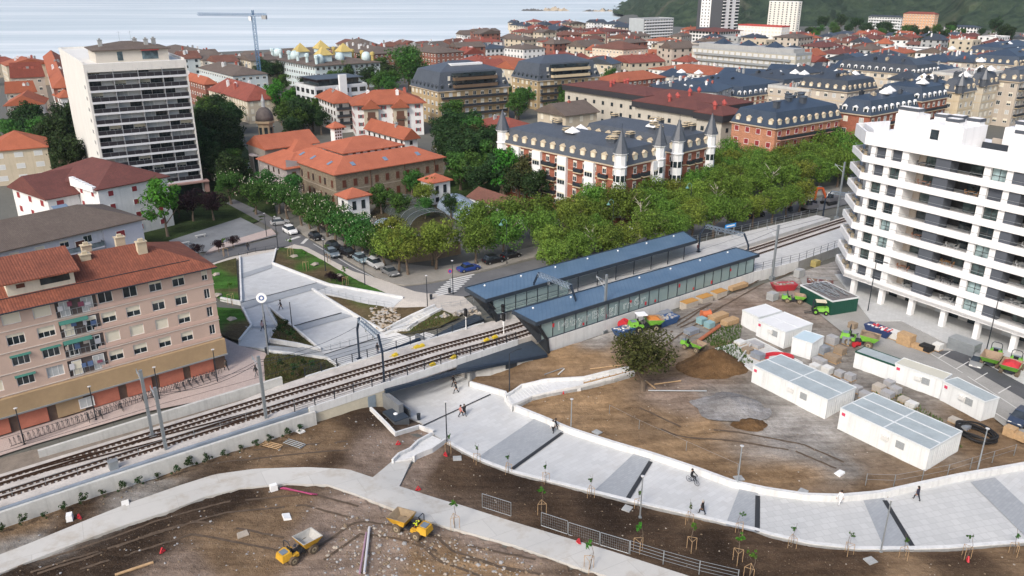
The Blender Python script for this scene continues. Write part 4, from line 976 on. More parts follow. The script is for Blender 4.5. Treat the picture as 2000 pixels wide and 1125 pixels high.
for x,y in((5.2,8),(13,9),(17,7.6),(15,6)):chimney(pr,x,y,TT+3.7,.9,CONCD,.9,.9)
for x in(9.5,12):mb=MB();mb.tube((0,0,0),(0,0,2.6),.03,4);mb.tube((-.5,0,2.3),(.5,0,2.3),.02,4);mb.build('aerial',STEEL,pr,False,(x,7.5,TT+4))
mb=MB();mb.b2(7.8,2.86,TT+.2,9.0,2.92,TT+2.2);mb.b2(13.2,2.84,TT+.3,16.8,2.92,TT+2.2);mb.build('glazing',GLASSB,ph)
mb=MB();mb.b2(13,2.2,TT+2.3,17,2.95,TT+2.45);mb.build('awning',AWR,ph)
# ---------------------------------------------------------------- white apartment block, right
WB=P(1672,585,-.4);WA=rad(-58.5)
a1=Vector((math.cos(WA),math.sin(WA),0));nrm=Vector((a1.y,-a1.x,0))
c0=P(1677,424,13.2);org=Vector((c0.x,c0.y,-.3))
t=thing('apartment_block','white modern apartment block with long curved balcony bands above the site road','apartment block',org,WA)
WP=M('bright white facade',(.76,.76,.762),.7,.04,.2,streak=.28);GREYP=M('slate grey facade panel',(.085,.095,.115),.5,.06,1);BEAM_=M('beige loggia wall',(.42,.37,.32),.8,.08);LG=M('blue grey side cladding',(.20,.26,.34),.5,.08,1)
FZ,FH_,NFL,DP=3.9,2.82,8,17.0;LL=46.0
plan_o=[(-5.0,10),(-6.0,4.0),(0,-1.6),(LL,-1.6)];plan_i=[(-4.9,5.2),(1.0,.1)]
mb=MB();mb.b2(1.8,4.4,-1,LL,DP,FZ-.6);mb.build('ground_wall',M('pale ground floor wall',(.50,.49,.48),.8,.08),t)
for i in range(9):
 x=1.2+i*5.35;mb=MB();mb.b2(x,-.95,-1,x+.75,-.1,FZ-.6);mb.build('pier',WP,t)
 for k in range(2):
  mb=MB();xx=x+1.6+k*2.3;mb.b2(xx,4.3,.3 if k else-.5,xx+1.5,4.42,2.4);mb.build('opening',GLASS if(i+k)%2 else SHG,t)
def ring(z0,z1,o=0.0,pl=plan_o,yb=DP):
 m_=MB();po=[(p[0]-o*.6,p[1]-o)for p in pl];poly=po+[(LL,yb),(pl[0][0]+1.5,yb)]
 m_.prism(poly,z0,z1);return m_
for i in range(NFL+1):
 z=FZ+i*FH_
 if i==0:ring(z-.6,z+.02).build('floor_slab',WP,t)
 h1=.55 if i<NFL else 1.5
 m_=MB();q=plan_o;inn=[(-4.7,10),(-5.66,4.1),(.1,-1.3),(LL,-1.3)]
 for k in range(3):
  m_.hexa([(*q[k],z-.5),(*q[k+1],z-.5),(*inn[k+1],z-.5),(*inn[k],z-.5)],[(*q[k],z+h1),(*q[k+1],z+h1),(*inn[k+1],z+h1),(*inn[k],z+h1)])
 m_.build('balcony_band',WP,t)
 if i:ring(z-.35,z+.01,-.3).build('floor_slab',WP,t)
 if i==NFL:break
 m_=MB()
 for k in range(3):
  m_.tube((*inn[k],z+1.0),(*inn[k+1],z+1.0),.03,4);
 m_.build('handrail',STEEL,t)
 zt=z+FH_-.36;xs=1.15;bays=[('pier',.8),('w',1.85),('pier',.95),('w',1.85),('pier',.85),('logb',4.7),('slate',2.3),('log',4.9),('pier',.95),('w',2.2),('pier',.9),('slate',1.6),('log',4.6),('pier',1.0),('w',1.75),('pier',1.0),('w',1.75),('pier',.9),('log',4.6)]
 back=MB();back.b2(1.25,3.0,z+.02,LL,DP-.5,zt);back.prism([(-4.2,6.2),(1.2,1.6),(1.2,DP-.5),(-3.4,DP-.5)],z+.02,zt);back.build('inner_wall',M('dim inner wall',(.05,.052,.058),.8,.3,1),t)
 pa,pb=Vector(plan_i[0]),Vector(plan_i[1]);nn_=Vector((-(pb-pa).y,(pb-pa).x)).normalized()*.25
 for f0,f1,mt_,nm_ in((0,.2,LG,'side_cladding'),(.2,.46,GLASS,'corner_glazing'),(.46,.68,WP,'facade_pier'),(.68,1,GLASS,'corner_glazing')):
  u0,u1=pa.lerp(pb,f0),pa.lerp(pb,f1);m_=MB();m_.prism([(u0.x,u0.y),(u1.x,u1.y),(u1.x+nn_.x,u1.y+nn_.y),(u0.x+nn_.x,u0.y+nn_.y)],z+.02,zt);m_.build(nm_,mt_,t)
 m_=MB();m_.box(-2.2,1.6,z+.7,.9,.7,.05,-.7);[m_.box(-2.2+q_,1.6-q_*.8,z+.02,.45,.45,.75,-.7)for q_ in(-1,1)];m_.box(-2.2,1.6,z+.35,2.6,.12,.06,-.66);m_.build('terrace_set',M('terrace furniture',(.5,.42,.3),.7,.1),t)
 x=xs
 for kk,(k,w)in enumerate(bays):
  if x>LL:break
  if k=='pier':pm_=MB();pm_.b2(x,-1.25,z+.02,x+w,1.2,zt);pm_.build('facade_pier',WP,t)
  elif k=='slate':
   m_=MB();m_.b2(x,-1.30,z+.02,x+w,.9,zt+.1);m_.build('grey_panel',GREYP,t)
  elif k=='w':
   st=rng.choice(('dark','slate','slate','curt','gl','gl'))
   m_=MB();m_.b2(x,-.75,z+.05,x+w,-.6,zt);
   mat={'dark':GLASS,'slate':SHN,'curt':MGLASS('curtained glass',(.22,.30,.31),.15),'gl':MGLASS('greenish glass',(.05,.075,.075),.08)}[st]
   wo=m_.build('window',mat,t)
   m_=MB();m_.b2(x+w/2-.04,-.8,z+.05,x+w/2+.04,-.751,zt);m_.b2(x,-.8,z+1.1,x+w,-.751,z+1.18);m_.b2(x,-.8,z+.05,x+.06,-.751,zt);m_.b2(x+w-.06,-.8,z+.05,x+w,-.751,zt)
   if st!='slate':m_.build('frame',FRD,wo)
  else:
   if k=='logb':pm_=MB();pm_.b2(x-.02,-1.2,z+.02,x+.25,1.9,zt);pm_.build('facade_pier',WP,t);m_=MB();m_.b2(x+.26,1.6,z+.02,x+1.4,1.8,zt);m_.build('loggia_wall',BEAM_,t)
   for s in range(2):
    m_=MB();ww=w*.36;xx=x+w*.28+s*(ww+.08);m_.b2(xx,1.75,z+.05,xx+ww,1.85,z+2.2);m_.build('glass_door',MGLASS('greenish glass',(.05,.075,.075),.08)if rng.random()<.5 else GLASS,t)
   if rng.random()<.75:
    m_=MB();xx=x+w*rng.uniform(.3,.7);m_.box(xx,.5,z+.7,.9,.7,.05);
    for sx in(-.35,.35):m_.tube((xx+sx,.5,z),(xx+sx,.5,z+.7),.03,4)
    for sx in(-.8,.8):m_.box(xx+sx,.5,z+.42,.42,.42,.05);m_.box(xx+sx*1.22,.5,z+.47,.05,.42,.45);m_.tube((xx+sx,.5,z),(xx+sx,.5,z+.42),.05,4)
    m_.build('terrace_set',M('terrace furniture',rng.choice(((.55,.56,.56),(.40,.22,.10),(.12,.12,.13),(.45,.25,.18))),.7,.1),t)
  x+=w
zr=FZ+NFL*FH_
for(x0,y0,x1,y1,h,nm)in((2.2,2.2,5.6,6.0,4.4,'lift_tower'),(5.6,2.6,13.2,9.0,3.5,'roof_flat'),(20,2.6,22.6,5.2,3.3,'stair_head'),(16,8.5,23,13.5,3.6,'roof_flat'),(27,7.6,36,13,3.4,'roof_flat'),(31,3,34,6,3.0,'stair_head')):
 m_=MB();m_.b2(x0,y0,zr,x1,y1,zr+h);w_=m_.build(nm,WP,t)
 if nm=='roof_flat':m_=MB();m_.b2(x0+2.6,y0-.06,zr+.2,x0+3.9,y0-.003,zr+2.7);m_.build('door',GLASS,w_)
for(x,y,z)in((3.0,3.6,4.4),(4.6,3.4,4.4),(7,7.2,3.5),(9,8,3.5),(10.6,4.4,3.5),(12,7.6,3.5),(21.2,3.9,3.3),(18,10,3.6),(21,12,3.6),(30,9,3.4),(34,11,3.4)):
 m_=MB();m_.b2(x-1.0,y-.7,zr+z,x+1.0,y+.7,zr+z+.55);m_.b2(x-1.08,y-.78,zr+z+.55,x+1.08,y+.78,zr+z+1.0,1);m_.b2(x-.9,y-.6,zr+z+1.0,x+.9,y+.6,zr+z+1.05);m_.build('vent_stack',[WP,SHN],t)
for(x,y,l,dx)in((15,2.2,4.5,1),(24,2.2,6,1),(13.4,8,5,1)):
 m_=MB();m_.b2(x,y,zr+.02,x+l,y+.08,zr+1.1);m_.build('terrace_rail',DARK,t)
for(x,y,l)in((14,9.5,3),(24,6.4,5)):m_=MB();m_.b2(x,y,zr+.02,x+l,y+.3,zr+1.6);m_.build('terrace_wall',BEAM_,t)
m_=MB()
for k in range(3):
 q=[(-4.0,10),(-4.8,4.5),(.5,-.4),(LL,-.4)];e=[(-3.7,10),(-4.45,4.6),(.6,-.1),(LL,-.1)]
 m_.hexa([(*q[k],zr),(*q[k+1],zr),(*e[k+1],zr),(*e[k],zr)],[(*q[k],zr+1.7),(*q[k+1],zr+1.7),(*e[k+1],zr+1.7),(*e[k],zr+1.7)])
m_.build('roof_parapet',WP,t)
# ---------------------------------------------------------------- convent with the orange roof
a,b,e=P(657,372,4.5),P(866,335,4.5),P(528,340,4.5);CA=rad(40.2);CL=(b-a).length;CW=27.0;CHh=8.3
t=thing('convent','large stone convent with bright orange tiled wings around a courtyard','convent',(a.x,a.y,0),CA)
STONE=MBR('brown rubble stone',(.20,.165,.12),(.26,.22,.17),.42,.22);STG=M('grey plaster',(.34,.31,.31),.9,.1,.3)
mb=MB();mb.b2(0,0,-1.5,CL,11,CHh);mb.b2(0,11,-1.5,11,CW,CHh);mb.b2(11,11,-1.5,CL,CW+2,6.2);mb.build('wall',STONE,t)
mb=MB();mb.b2(11,13.4,6.2,CL-4,CW,CHh+1.7);cw=mb.build('clerestory_wall',WHITE,t)
for i in range(8):m_=MB();m_.b2(12.4+i*2.1,13.33,CHh+.5,13.2+i*2.1,13.41,CHh+1.6);m_.build('window',FRB,cw)
T_CV=MT('new orange tiles',(.45,.15,.085),(.39,.12,.07),.36,.24)
rb=MB();hiproof(rb,-.6,-.6,CL+.6,11.6,CHh+.05,2.7,0,'hip',.2);hiproof(rb,-.61,-.61,11.6,CW+.5,CHh+.045,2.7,0,'hip',.2)
hiproof(rb,9,12.6,CL-3.2,CW+.6,CHh+1.75,2.4,0,'hip',.2);ro=rb.build('roof',T_CV,t)
sl=math.atan(2.7/6.1)
for s in(6,15,24.5):skylight(ro,s,2.2,CHh+1.32,sl,0,1,1.5)
for s in(6.5,15,21):skylight(ro,2.2,s,CHh+1.32,sl,-math.pi/2,1,1.5)
for i in range(10):
 for z,h in((1.0,2.0),(4.9,1.7)):win(t,'F',2.2+i*2.95,z,1.0,h,'brown_b')
for i in range(7):
 for z,h in((1.0,2.0),(4.9,1.7)):win(t,'S',1.8+i*3.0+(.5 if i%2 else 0),z,.9,h,'dark_b' if i%2 else 'brown_b')
for x in(9.3,19,28):m_=MB();m_.tube((x,-.12,-1),(x,-.12,CHh-.1),.08,6);m_.build('downpipe',FRB,t)
m_=MB();m_.b2(-.05,-.05,4.05,CL,-.003,4.3);m_.b2(-.05,0,4.05,-.003,CW,4.3);m_.build('string_course',M('pale stone band',(.28,.24,.19),.9,.1),t)
m_=MB();m_.b2(13.6,24.6,CHh+1.5,15.8,26.8,CHh+6.2);ln_=m_.build('roof_lantern',WHITE,t);m_=MB();hiproof(m_,12.7,23.7,16.7,27.7,CHh+6.2,1.4,0,'pyr');m_.build('lantern_roof',T_CV,ln_)
for k in range(3):
 for j in range(4):m_=MB();m_.b2(13.75+k*.68,24.55,CHh+3.0+j*.8,14.2+k*.68,24.61,CHh+3.5+j*.8);m_.build('opening',FRB,ln_)
m_=MB();m_.b2(-3.5,CW-8.5,-1.5,6.5,CW+7.5,7.0);m_.mesh([(-3.5,CW-8.5,7),(6.5,CW-8.5,7),(-3.5,CW-8.5,9.2)],[(0,1,2)]);an=m_.build('annex_wall',STG,t)
m_=MB();hiproof(m_,-4.2,CW-9.1,7,CW+8.2,7.05,2.6,0,'hip',.2);m_.build('annex_roof',T_CV,an)
for z,h in((1.2,2.0),(4.4,1.6)):
 for xx in(1.2,):put('window',winmesh(1.0,h,'brown_b'),an,(-1.6,CW-8.52,z),0)
for k in range(3):put('window',winmesh(.7,1.2,'dark_b'),an,(-3.52,CW-4+k*3,5),-math.pi/2)
def pavil(px,py,h,lab):
 p=P(px,py,h);q=thing('pavilion',lab,'pavilion',(p.x,p.y,0),CA,'white pavilions of the convent');m_=MB();m_.b2(0,0,-1.5,5.4,4.6,h);m_.build('wall',WHITE,q)
 m_=MB();hiproof(m_,-.6,-.6,6.0,5.2,h+.03,1.6,0,'pyr');m_.build('roof',T_CV,q)
 for z,hh in((.4,1.1),(2.4,1.9)):
  for s in(1.5,3.8):win(q,'F',s,z,.95,hh,'dark_d')
 win(q,'S',2.3,2.4,.9,1.9,'dark_d');return q
pavil(679,387,5.3,'white pavilion with a pyramid orange roof at the left corner of the convent');pavil(843,357,5.3,'white pavilion with a pyramid orange roof at the right end of the convent')
p=P(527,335,3);t=thing('church','stone chapel with an orange roof and a domed bell tower beside the convent','church',(p.x,p.y,0),CA)
t.location=P(537,352,0.0);t.location.z=0
m_=MB();m_.b2(-2,0,-1.5,12,11,8.6);m_.mesh([(-2,0,8.6),(-2,11,8.6),(-2,5.5,11.6)],[(0,2,1)]);m_.b2(4,-4,-1.5,12,0,7.6);m_.build('wall',M('grey ashlar',(.25,.225,.20),.9,.15,.5),t)
m_=MB();hiproof(m_,-2.1,-.6,14,11.6,8.65,2.9,0,'gx');hiproof(m_,3.4,-4.6,12.6,8,7.65,2.4,0,'hip');m_.build('roof',T_CV,t)
m_=MB();m_.b2(-2.35,3.6,0,-2.02,7.4,6.6);m_.lathe([(1.9,0),(1.9,.3)],14,0,(-2.19,5.5,6.3));m_.b2(-2.45,4.3,1,-2.36,6.7,6.4,1);m_.build('arched_window',[STG,GLASS],t)
tw=MB();cx_,cy_=2.6,8.4;tw.lathe([(2.3,-1),(2.3,8.2),(2.65,8.4),(2.65,8.8),(2.1,8.9),(2.1,13.2),(2.7,13.4),(2.7,14.0)],8,0,(cx_,cy_,0.8));bt_=tw.build('bell_tower',M('weathered sandstone',(.30,.24,.16),.9,.22,.7),t)
m_=MB();m_.lathe([(2.4,14),(2.35,15),(2.0,16.2),(1.35,17.1),(.65,17.5),(.5,17.6)],16,0,(cx_,cy_,0.8));m_.build('dome',M('dark dome tiles',(.10,.085,.08),.8,.3,1.2),bt_,True)
m_=MB();m_.lathe([(.5,17.5),(.45,19),(.6,19.1),(.25,20),(.05,21)],10,0,(cx_,cy_,0.8));m_.build('spire',M('grey lead',(.34,.36,.37),.5,.1),bt_)
for k in range(8):
 an_=rad(22.5+45*k);m_=MB();m_.b2(-.45,-.06,9.6,.45,.2,12.2);m_.lathe([(.45,0),(.45,.2)],10,0,(0,0,12.1));m_.build('bell_opening',GLASS,bt_,False,(cx_+1.95*math.cos(an_),cy_+1.95*math.sin(an_),0.8),an_+math.pi/2)
 # ---------------------------------------------------------------- red brick blocks with slate mansards and corner turrets
BRICK=MBR('red brick',(.30,.095,.06),(.34,.2,.14),.5,.16);CREAMT=M('cream trim',(.52,.43,.29),.85,.1);ORIEL=M('white oriel',(.72,.73,.74),.6,.04)
def turret(t,x,y,z0,ze,r=1.38,lab=None):
 m_=MB();m_.lathe([(r*.7,z0-.6),(r,z0),(r,ze-.3)],8,0,(x,y,0));o_=m_.build('oriel',ORIEL,t)
 for k in range(max(1,int((ze-z0)/3.2))):
  for j in range(8):
   an_=rad(45*j+22.5);m_=MB();m_.b2(-.42,-.05,0,.42,.1,1.4);m_.build('window',GLASS,o_,False,(x+r*.93*math.cos(an_),y+r*.93*math.sin(an_),z0+1.0+k*3.2),an_+math.pi/2)if-100<(45*j+22.5-225)<100 else None
 m_=MB();m_.lathe([(r+.1,ze-.3),(r+.25,ze),(r*.95,ze+.1),(r*.95,ze+2.7),(r+.3,ze+2.8),(r+.3,ze+3.05)],8,0,(x,y,0));lt=m_.build('turret_lantern',ORIEL,t)
 m_=MB();m_.lathe([(r+.42,ze+3.05),(r+.1,ze+3.9),(.05,ze+7.9)],8,0,(x,y,0));m_.build('turret_spire',SLATEG,lt);m_=MB();m_.tube((x,y,ze+7.8),(x,y,ze+9.2),.04,4);m_.build('finial',DARK,lt)
def brick(label,px,py,h,L,W,ang,orF,orS,tur,seed,flip=False):
 t,L,W=bld('apartment_block',label,px,py,h,0,0,BRICK,('mansard','sg',3.3),ang,'apartment block',4,('some',1.1,1.5),2.9,L,W,dorm=1,band=CREAMT)
 for s in orF:m_=MB();m_.b2(s-1.3,-.75,2.2,s+1.3,0,h-.3);o_=m_.build('oriel',ORIEL,t);[put('window',winmesh(2.2,1.4,'some'),o_,(s,-.76,3.0+k*3.2),0)for k in range(3)]
 for s in orS:m_=MB();m_.b2(-.75,s-1.4,2.2,0,s+1.4,h-.3);o_=m_.build('oriel',ORIEL,t);[put('window',winmesh(2.4,1.4,'some'),o_,(-.76,s,3.0+k*3.2),-math.pi/2)for k in range(3)]
 rg=random.Random(seed)
 for k in range(1,4):
  z=k*h/4
  for s in(L*.38,L*.62):bal(t,'F',s,z,2.2,.9,'dark',CREAMT)
  for s in[x for x in(4.5,12,20.5,22.5,29,36)if x<W-2 and min([abs(x-o)for o in orS]+[9])>2.4]:bal(t,'S',s,z,2.4,.9,'dark',CREAMT)
 for x,y in tur:turret(t,x,y,2.4,h)
 for k in range(9):
  x,y=rg.uniform(2.5,L-2.5),rg.uniform(3,W-3);m_=MB();hh=rg.uniform(1.2,2.4);m_.b2(-.8,-.6,0,.8,.6,hh);m_.b2(-.95,-.75,hh,.95,.75,hh+.14,1);m_.b2(-.7,-.5,hh+.14,.7,.5,hh+.4);m_.b2(-.85,-.65,hh+.4,.85,.65,hh+.5,1);m_.build('chimney',[SLATEG,CREAMT],t,False,(x,y,h+3.2))
 for k in range(2):m_=MB();x,y=rg.uniform(3,L-3),rg.uniform(5,W-5);hiproof(m_,x-1.3,y-1.3,x+1.3,y+1.3,h+4.6,1.2,0,'pyr',.2);m_.build('roof_light',WHITE,t)
 return t
c1=P(1210,352,10)
px_,py_=proj(c1.x,c1.y,13.0)
brick('long red brick block with white oriels and a row of cream dormers',px_,py_,13.0,13.4,38.5,42,[11.8],[8.5,17,25.5,33],[(0,0),(0,38.3),(13.2,0)],4)
brick('shorter red brick wing with two grey turret spires behind the avenue trees',1323,299,13.0,13.0,30,42,[],[4.5],[(0,0),(12.8,0)],9)
# ---------------------------------------------------------------- the town behind
CENT=[]
def tb(label,px,py,h,xr,xl,wall,roof,yb=None,base=0.0,**k):
 """town block: h metres, or taken from the photo row of its foot"""
 if yb is not None:
  q=P(px,yb,0);lo,hi=1.0,70.0
  for _ in range(40):
   m=(lo+hi)/2
   if proj(q.x,q.y,m)[1]>py:lo=m
   else:hi=m
  h=lo;x0,y0=proj(q.x,q.y,h);px,py=x0,y0
 nm=k.pop('name','apartment_block');k.setdefault('cat','apartment block' if nm=='apartment_block' else nm.replace('_',' '))
 t,L,W=bld(nm,label,px,py,h,xr,xl,wall,roof,base=base,**k)
 a=k.get('ang',38);c=t.location+Vector((math.cos(rad(a)),math.sin(rad(a)),0))*L/2+Vector((-math.sin(rad(a)),math.cos(rad(a)),0))*W/2
 CENT.append((c.x,c.y,max(L,W)*.5,min(L,W)*.5));return t,L,W,h
CR=(.50,.44,.34);WH=(.70,.70,.69);PB=(.50,.56,.57);BK=(.25,.09,.065);OL=(.40,.30,.17);GR=(.36,.37,.37);BG=(.46,.41,.35);PK=(.52,.25,.15)
BRKW=MBR('dull brick',(.24,.09,.065),(.3,.2,.15),.5,.16)
# --- left edge
d50=Vector((math.cos(rad(52)),math.sin(rad(52)),0));q=P(274,427,9)-d50*36;qx,qy=proj(q.x,q.y,9)
t,L,W,h=tb('white and lavender apartment house with a weathered grey tiled roof beside the tall block',qx,qy,9,0,0,(.55,.56,.60),('hip','gy',2.9),L=36,W=15,ang=52,fl=3,win_=('mix',1.6,1.3),gap=3.6,skip='S',oh=.8,ch=0)
for z in(2.9,5.8):bal(t,'F',20.5,z+.1,15.5,1.2,'open',M('lavender render',(.50,.51,.57),.85,.05))
m_=MB();m_.b2(28.8,-.25,-1,36.06,0,8.95);m_.build('lavender_bay',M('lavender render',(.50,.51,.57),.85,.05),t)
for s,z,st in((31.8,6.3,'red'),(32,3.3,'brown'),(24.5,6.2,'brown')):put('window',winmesh(1.7,1.5,st),t,(s,-.26,z),0)
for o_ in t.children:
 if o_.name.startswith('roof'):chimney(o_,14,9.5,10.6,1.7,stucco((.42,.12,.08)),.8,.8);chimney(o_,6,10,10.4,1.3,stucco((.42,.12,.08)),.8,.8);skylight(o_,26,8.6,11.95,.35,0,2.6,1.2)
t,L,W,h=tb('white house with a maroon tiled roof and stepped white parapet left of the tall block',190,370,11,0,0,WH,('hip','mr',3.2),L=15,W=24,ang=52,fl=4,win_=('red',1.2,1.2),gap=4.5)
for k in range(7):m_=MB();m_.b2(-.7,.6+k*1.4,10.4,.1,1.9+k*1.4,11.5+k*.12);m_.build('parapet_step',WHITE,t)
t,L,W,h=tb('white gabled house with brown shuttered windows at the left edge behind the grey roof',92,388,9.0,0,0,WH,('gx','mr',3.4),L=14,W=17,ang=52,fl=3,win_=('red',1.6,1.4),gap=4.2,oh=.7)
for o_ in t.children:
 if o_.name.startswith('roof'):skylight(o_,4,4,10.5,.4,0,2.2,1.6);skylight(o_,9,4.5,10.6,.4,0,2,1.4)
tb('cream house with a new orange roof and large skylight at the left edge',-25,296,9,91,0,CR,('hip','or',3.6),W=15,ang=30,fl=3,win_=('grey',2.0,1.3),gap=4,name='house')
t,L,W,h=tb('white half timbered house with an orange gabled roof at the left edge',12,206,7.5,82,0,WH,('gy','or',3.2),W=15,ang=24,fl=2,win_=('dark_b',1.5,1.5),gap=4,name='house',oh=1.0)
m_=MB()
for k in range(int(L/1.5)+1):m_.b2(k*1.5-.07,-.05,.2,k*1.5+.07,-.003,7.4)
for z in(2.2,3.9,5.6,7.3):m_.b2(0,-.06,z-.07,L,-.051,z+.07)
m_.build('timber_frame',FRB,t)
tb('large orange roofed block nearest the sea at the left edge',22,152,13,86,-90,BG,('hip','rd',4),ang=30,fl=4,ch=5)
tb('cream house with a dull orange roof in the middle of the left edge',12,182,8,70,-60,BG,('hip','or',3),ang=28,fl=3,ch=2,name='house')
tb('brick house with small white balconies left of the tall block',104,172,12,150,72,BRKW,('hip','or',3.4),ang=30,fl=4,win_=('some',1.3,1.4),ch=5,name='house')
tb('narrow white house with an orange roof directly left of the tall block',118,191,9,150,104,WH,('hip','or',2.2),ang=40,fl=3,win_=('dark_b',1.0,1.3),name='house',ch=1)
# --- between tall block and chalet
tb('brick house with an orange roof just right of the tall block',400,165,10,424,345,BRKW,('hip','or',2.4),fl=3,ch=2,name='house')
t,L,W,h=tb('cream villa with a long red roof and dormers behind the chapel',483,197,8.2,546,407,CR,('hip','rd',4.6),fl=3,win_=('shut',1.0,1.5),gap=2.6,ch=6,name='house')
tb('pale hotel wing with weathered grey roof left of the blue crane',455,148,10,522,388,PB,('hip','gy',3),fl=3,ch=5,win_=('some',1.5,1.4))
tb('cream seaside block with grey roof right behind the tall block',395,117,11,470,300,BG,('hip','gy',3),fl=3,ch=5)
tb('low grey roofed seaside block left of the crane',470,126,9,520,420,CR,('hip','gy',2.6),fl=3,ch=4)
t,L,W,h=tb('pale blue hotel with yellow pyramids and light blue domes on a grey roof',615,129,12,742,520,(.52,.60,.61),('hip','gy',3.2),fl=4,win_=('dark',1.5,1.5),gap=2.8,oh=1.0)
DB=M('pale blue dome',(.50,.62,.64),.6,.06,.3);DY=M('yellow dome tiles',(.46,.36,.13),.7,.1)
rgd=random.Random(2)
for k in range(9):
 x,y=5+(k%3)*(L-10)/2,5+(k//3)*(W-10)/2+(k%2)*4;m_=MB();m_.lathe([(2.4,12.5),(2.4,14.6),(2.2,15.6),(1.7,16.4),(.9,16.9),(.1,17)],10,0,(x,y,0));m_.build('dome',DB,t,True)
for k in range(4):
 x,y=L*(.25+.5*(k%2)),W*(.14+.22*k);m_=MB();m_.b2(x-3,y-3,12.5,x+3,y+3,16.4);pz=m_.build('turret',DB,t);m_=MB();hiproof(m_,x-3.6,y-3.6,x+3.6,y+3.6,16.4,4.2,0,'pyr');m_.build('pyramid',DY,pz)
for k in range(12):
 x,y=2.5+(k%2)*(L-5),3+(k//2)*(W-6)/5;m_=MB();m_.lathe([(.8,12),(.8,15.2),(1.2,15.3),(1.2,16.6),(.4,17)],8,0,(x,y,0));m_.build('chimney',DY if k%2 else DB,t)
t,L,W,h=tb('white modern flat roofed block with dark window bands above the convent garden',615,173,12.5,716,577,(.60,.62,.64),('flat',stucco((.62,.64,.66)),.6),fl=4,win_=('dark_d',2.6,1.6),gap=3.4)
m_=MB();m_.b2(3,3,h,L-2,W-1,h+2.6);m_.b2(2,2,h+2.6,L,W,h+2.9,1);m_.build('attic_storey',[GLASS,SLATE],t);m_=MB();m_.b2(L*.45,-1.2,2,L*.45+3,0,h+4.5);m_.build('stair_tower',WHITE,t)
t,L,W,h=tb('white chalet with red shutters, timber gables and an orange roof behind the convent',692,205,10.8,826,0,WH,('hip','or',3.6),W=15,ang=16,fl=4,win_=('shutr',1.0,1.3),gap=3.3,oh=1.2,ch=6)
for s in(5.5,15.5):
 m_=MB();m_.b2(s-2.4,-1.2,2.6,s+2.4,0,9.6);m_.mesh([(s-2.4,-1.2,9.6),(s+2.4,-1.2,9.6),(s,-1.2,12.2)],[(0,1,2)]);g_=m_.build('gable_bay',stucco((.50,.44,.34)),t)
 m_=MB();hiproof(m_,s-3.2,-2.2,s+3.2,3,9.7,2.9,0,'gy',.25);m_.build('gable_roof',T_OR,g_);m_=MB();m_.b2(s-1.3,-1.28,3,s+1.3,-1.2,5.2);m_.b2(s-1.3,-1.28,6,s+1.3,-1.2,8.3);m_.b2(s-1.6,-1.9,5.6,s+1.6,-1.2,5.8);m_.b2(s-1.6,-1.9,5.8,s+1.6,-1.84,6.6);m_.build('timber_balcony',FRB,g_)
tb('left wing of the white chalet with brown timber balconies',655,201,10.2,694,622,WH,('hip','or',2.8),ang=30,fl=4,win_=('dark_b',1.3,1.4),oh=1.2,balc='F',band=FRB,ch=2)
tb('low house with an orange roof and white gable just behind the convent',790,272,5.5,815,716,WH,('gy','or',2.6),fl=2,win_=('dark_b',1.0,1.2),ch=2,name='house',oh=.8)
# --- olive blocks, cream block, orange roofs
t,L,W,h=tb('olive apartment block with grey mansard sides, the nearer of two alike',856,179,12.3,994,803,OL,('mansard','sg',6.6),ang=32,fl=4,win_=('mix',1.4,1.5),gap=3.2,balc='F',band=M('brown balcony',(.13,.09,.06),.8,.1),dorm=3)
for k in(1,2):bal(t,'F',L/2,12.3+k*2.7-1.6,round(L*.6,1),1.8,'solid',M('brown balcony',(.13,.09,.06),.8,.1));m_=MB();m_.b2(L*.2,-.4,12.3+k*2.7-.5,L*.8,.9,12.3+k*2.7+.8);m_.build('loggia',GLASS,t)
m_=MB();m_.b2(L*.3,W*.3,19.5,L*.75,W*.42,21.2);m_.build('roof_parapet',WHITE,t)
for s in(.16,.27,.82,.93):
 for z in(13.2,15.9):put('window',winmesh(1.0,1.6,'shut'),t,(L*s,.1+(z-12.3)*.16,z),0)
t,L,W,h=tb('olive apartment block with grey mansard sides, further right and further off',1051,158,11.7,1171,1000,OL,('mansard','sg',6.6),ang=32,fl=4,win_=('mix',1.4,1.5),gap=3.2,balc='F',band=M('brown balcony',(.13,.09,.06),.8,.1),dorm=3)
for k in(1,2):bal(t,'F',L/2,11.7+k*2.7-1.6,round(L*.6,1),1.8,'solid',CREAMT);m_=MB();m_.b2(L*.2,-.4,11.7+k*2.7-.5,L*.8,.9,11.7+k*2.7+.8);m_.build('loggia',GLASS,t)
for s in(.16,.27,.82,.93):
 for z in(12.6,15.3):put('window',winmesh(1.0,1.6,'shut'),t,(L*s,.1+(z-11.7)*.16,z),0)
tb('cream five storey block with a terracotta hipped roof standing above orange roofs',1217,97,14.5,1266,1157,(.62,.53,.42),('hip','br',3.4),fl=5,win_=('half',1.0,1.6),gap=2.6)
tb('brick house with a broad orange roof below the cream block',1207,160,8,1300,1162,BRKW,('hip','or',3),fl=3,win_=('mix',1.5,1.3),name='house',ch=2)
tb('long white house with a bright orange roof behind the dark brown roofs',1395,147,8,1462,1268,WH,('hip','or',2.6),fl=3,win_=('mix',1.6,1.4),gap=3.0,ch=6)
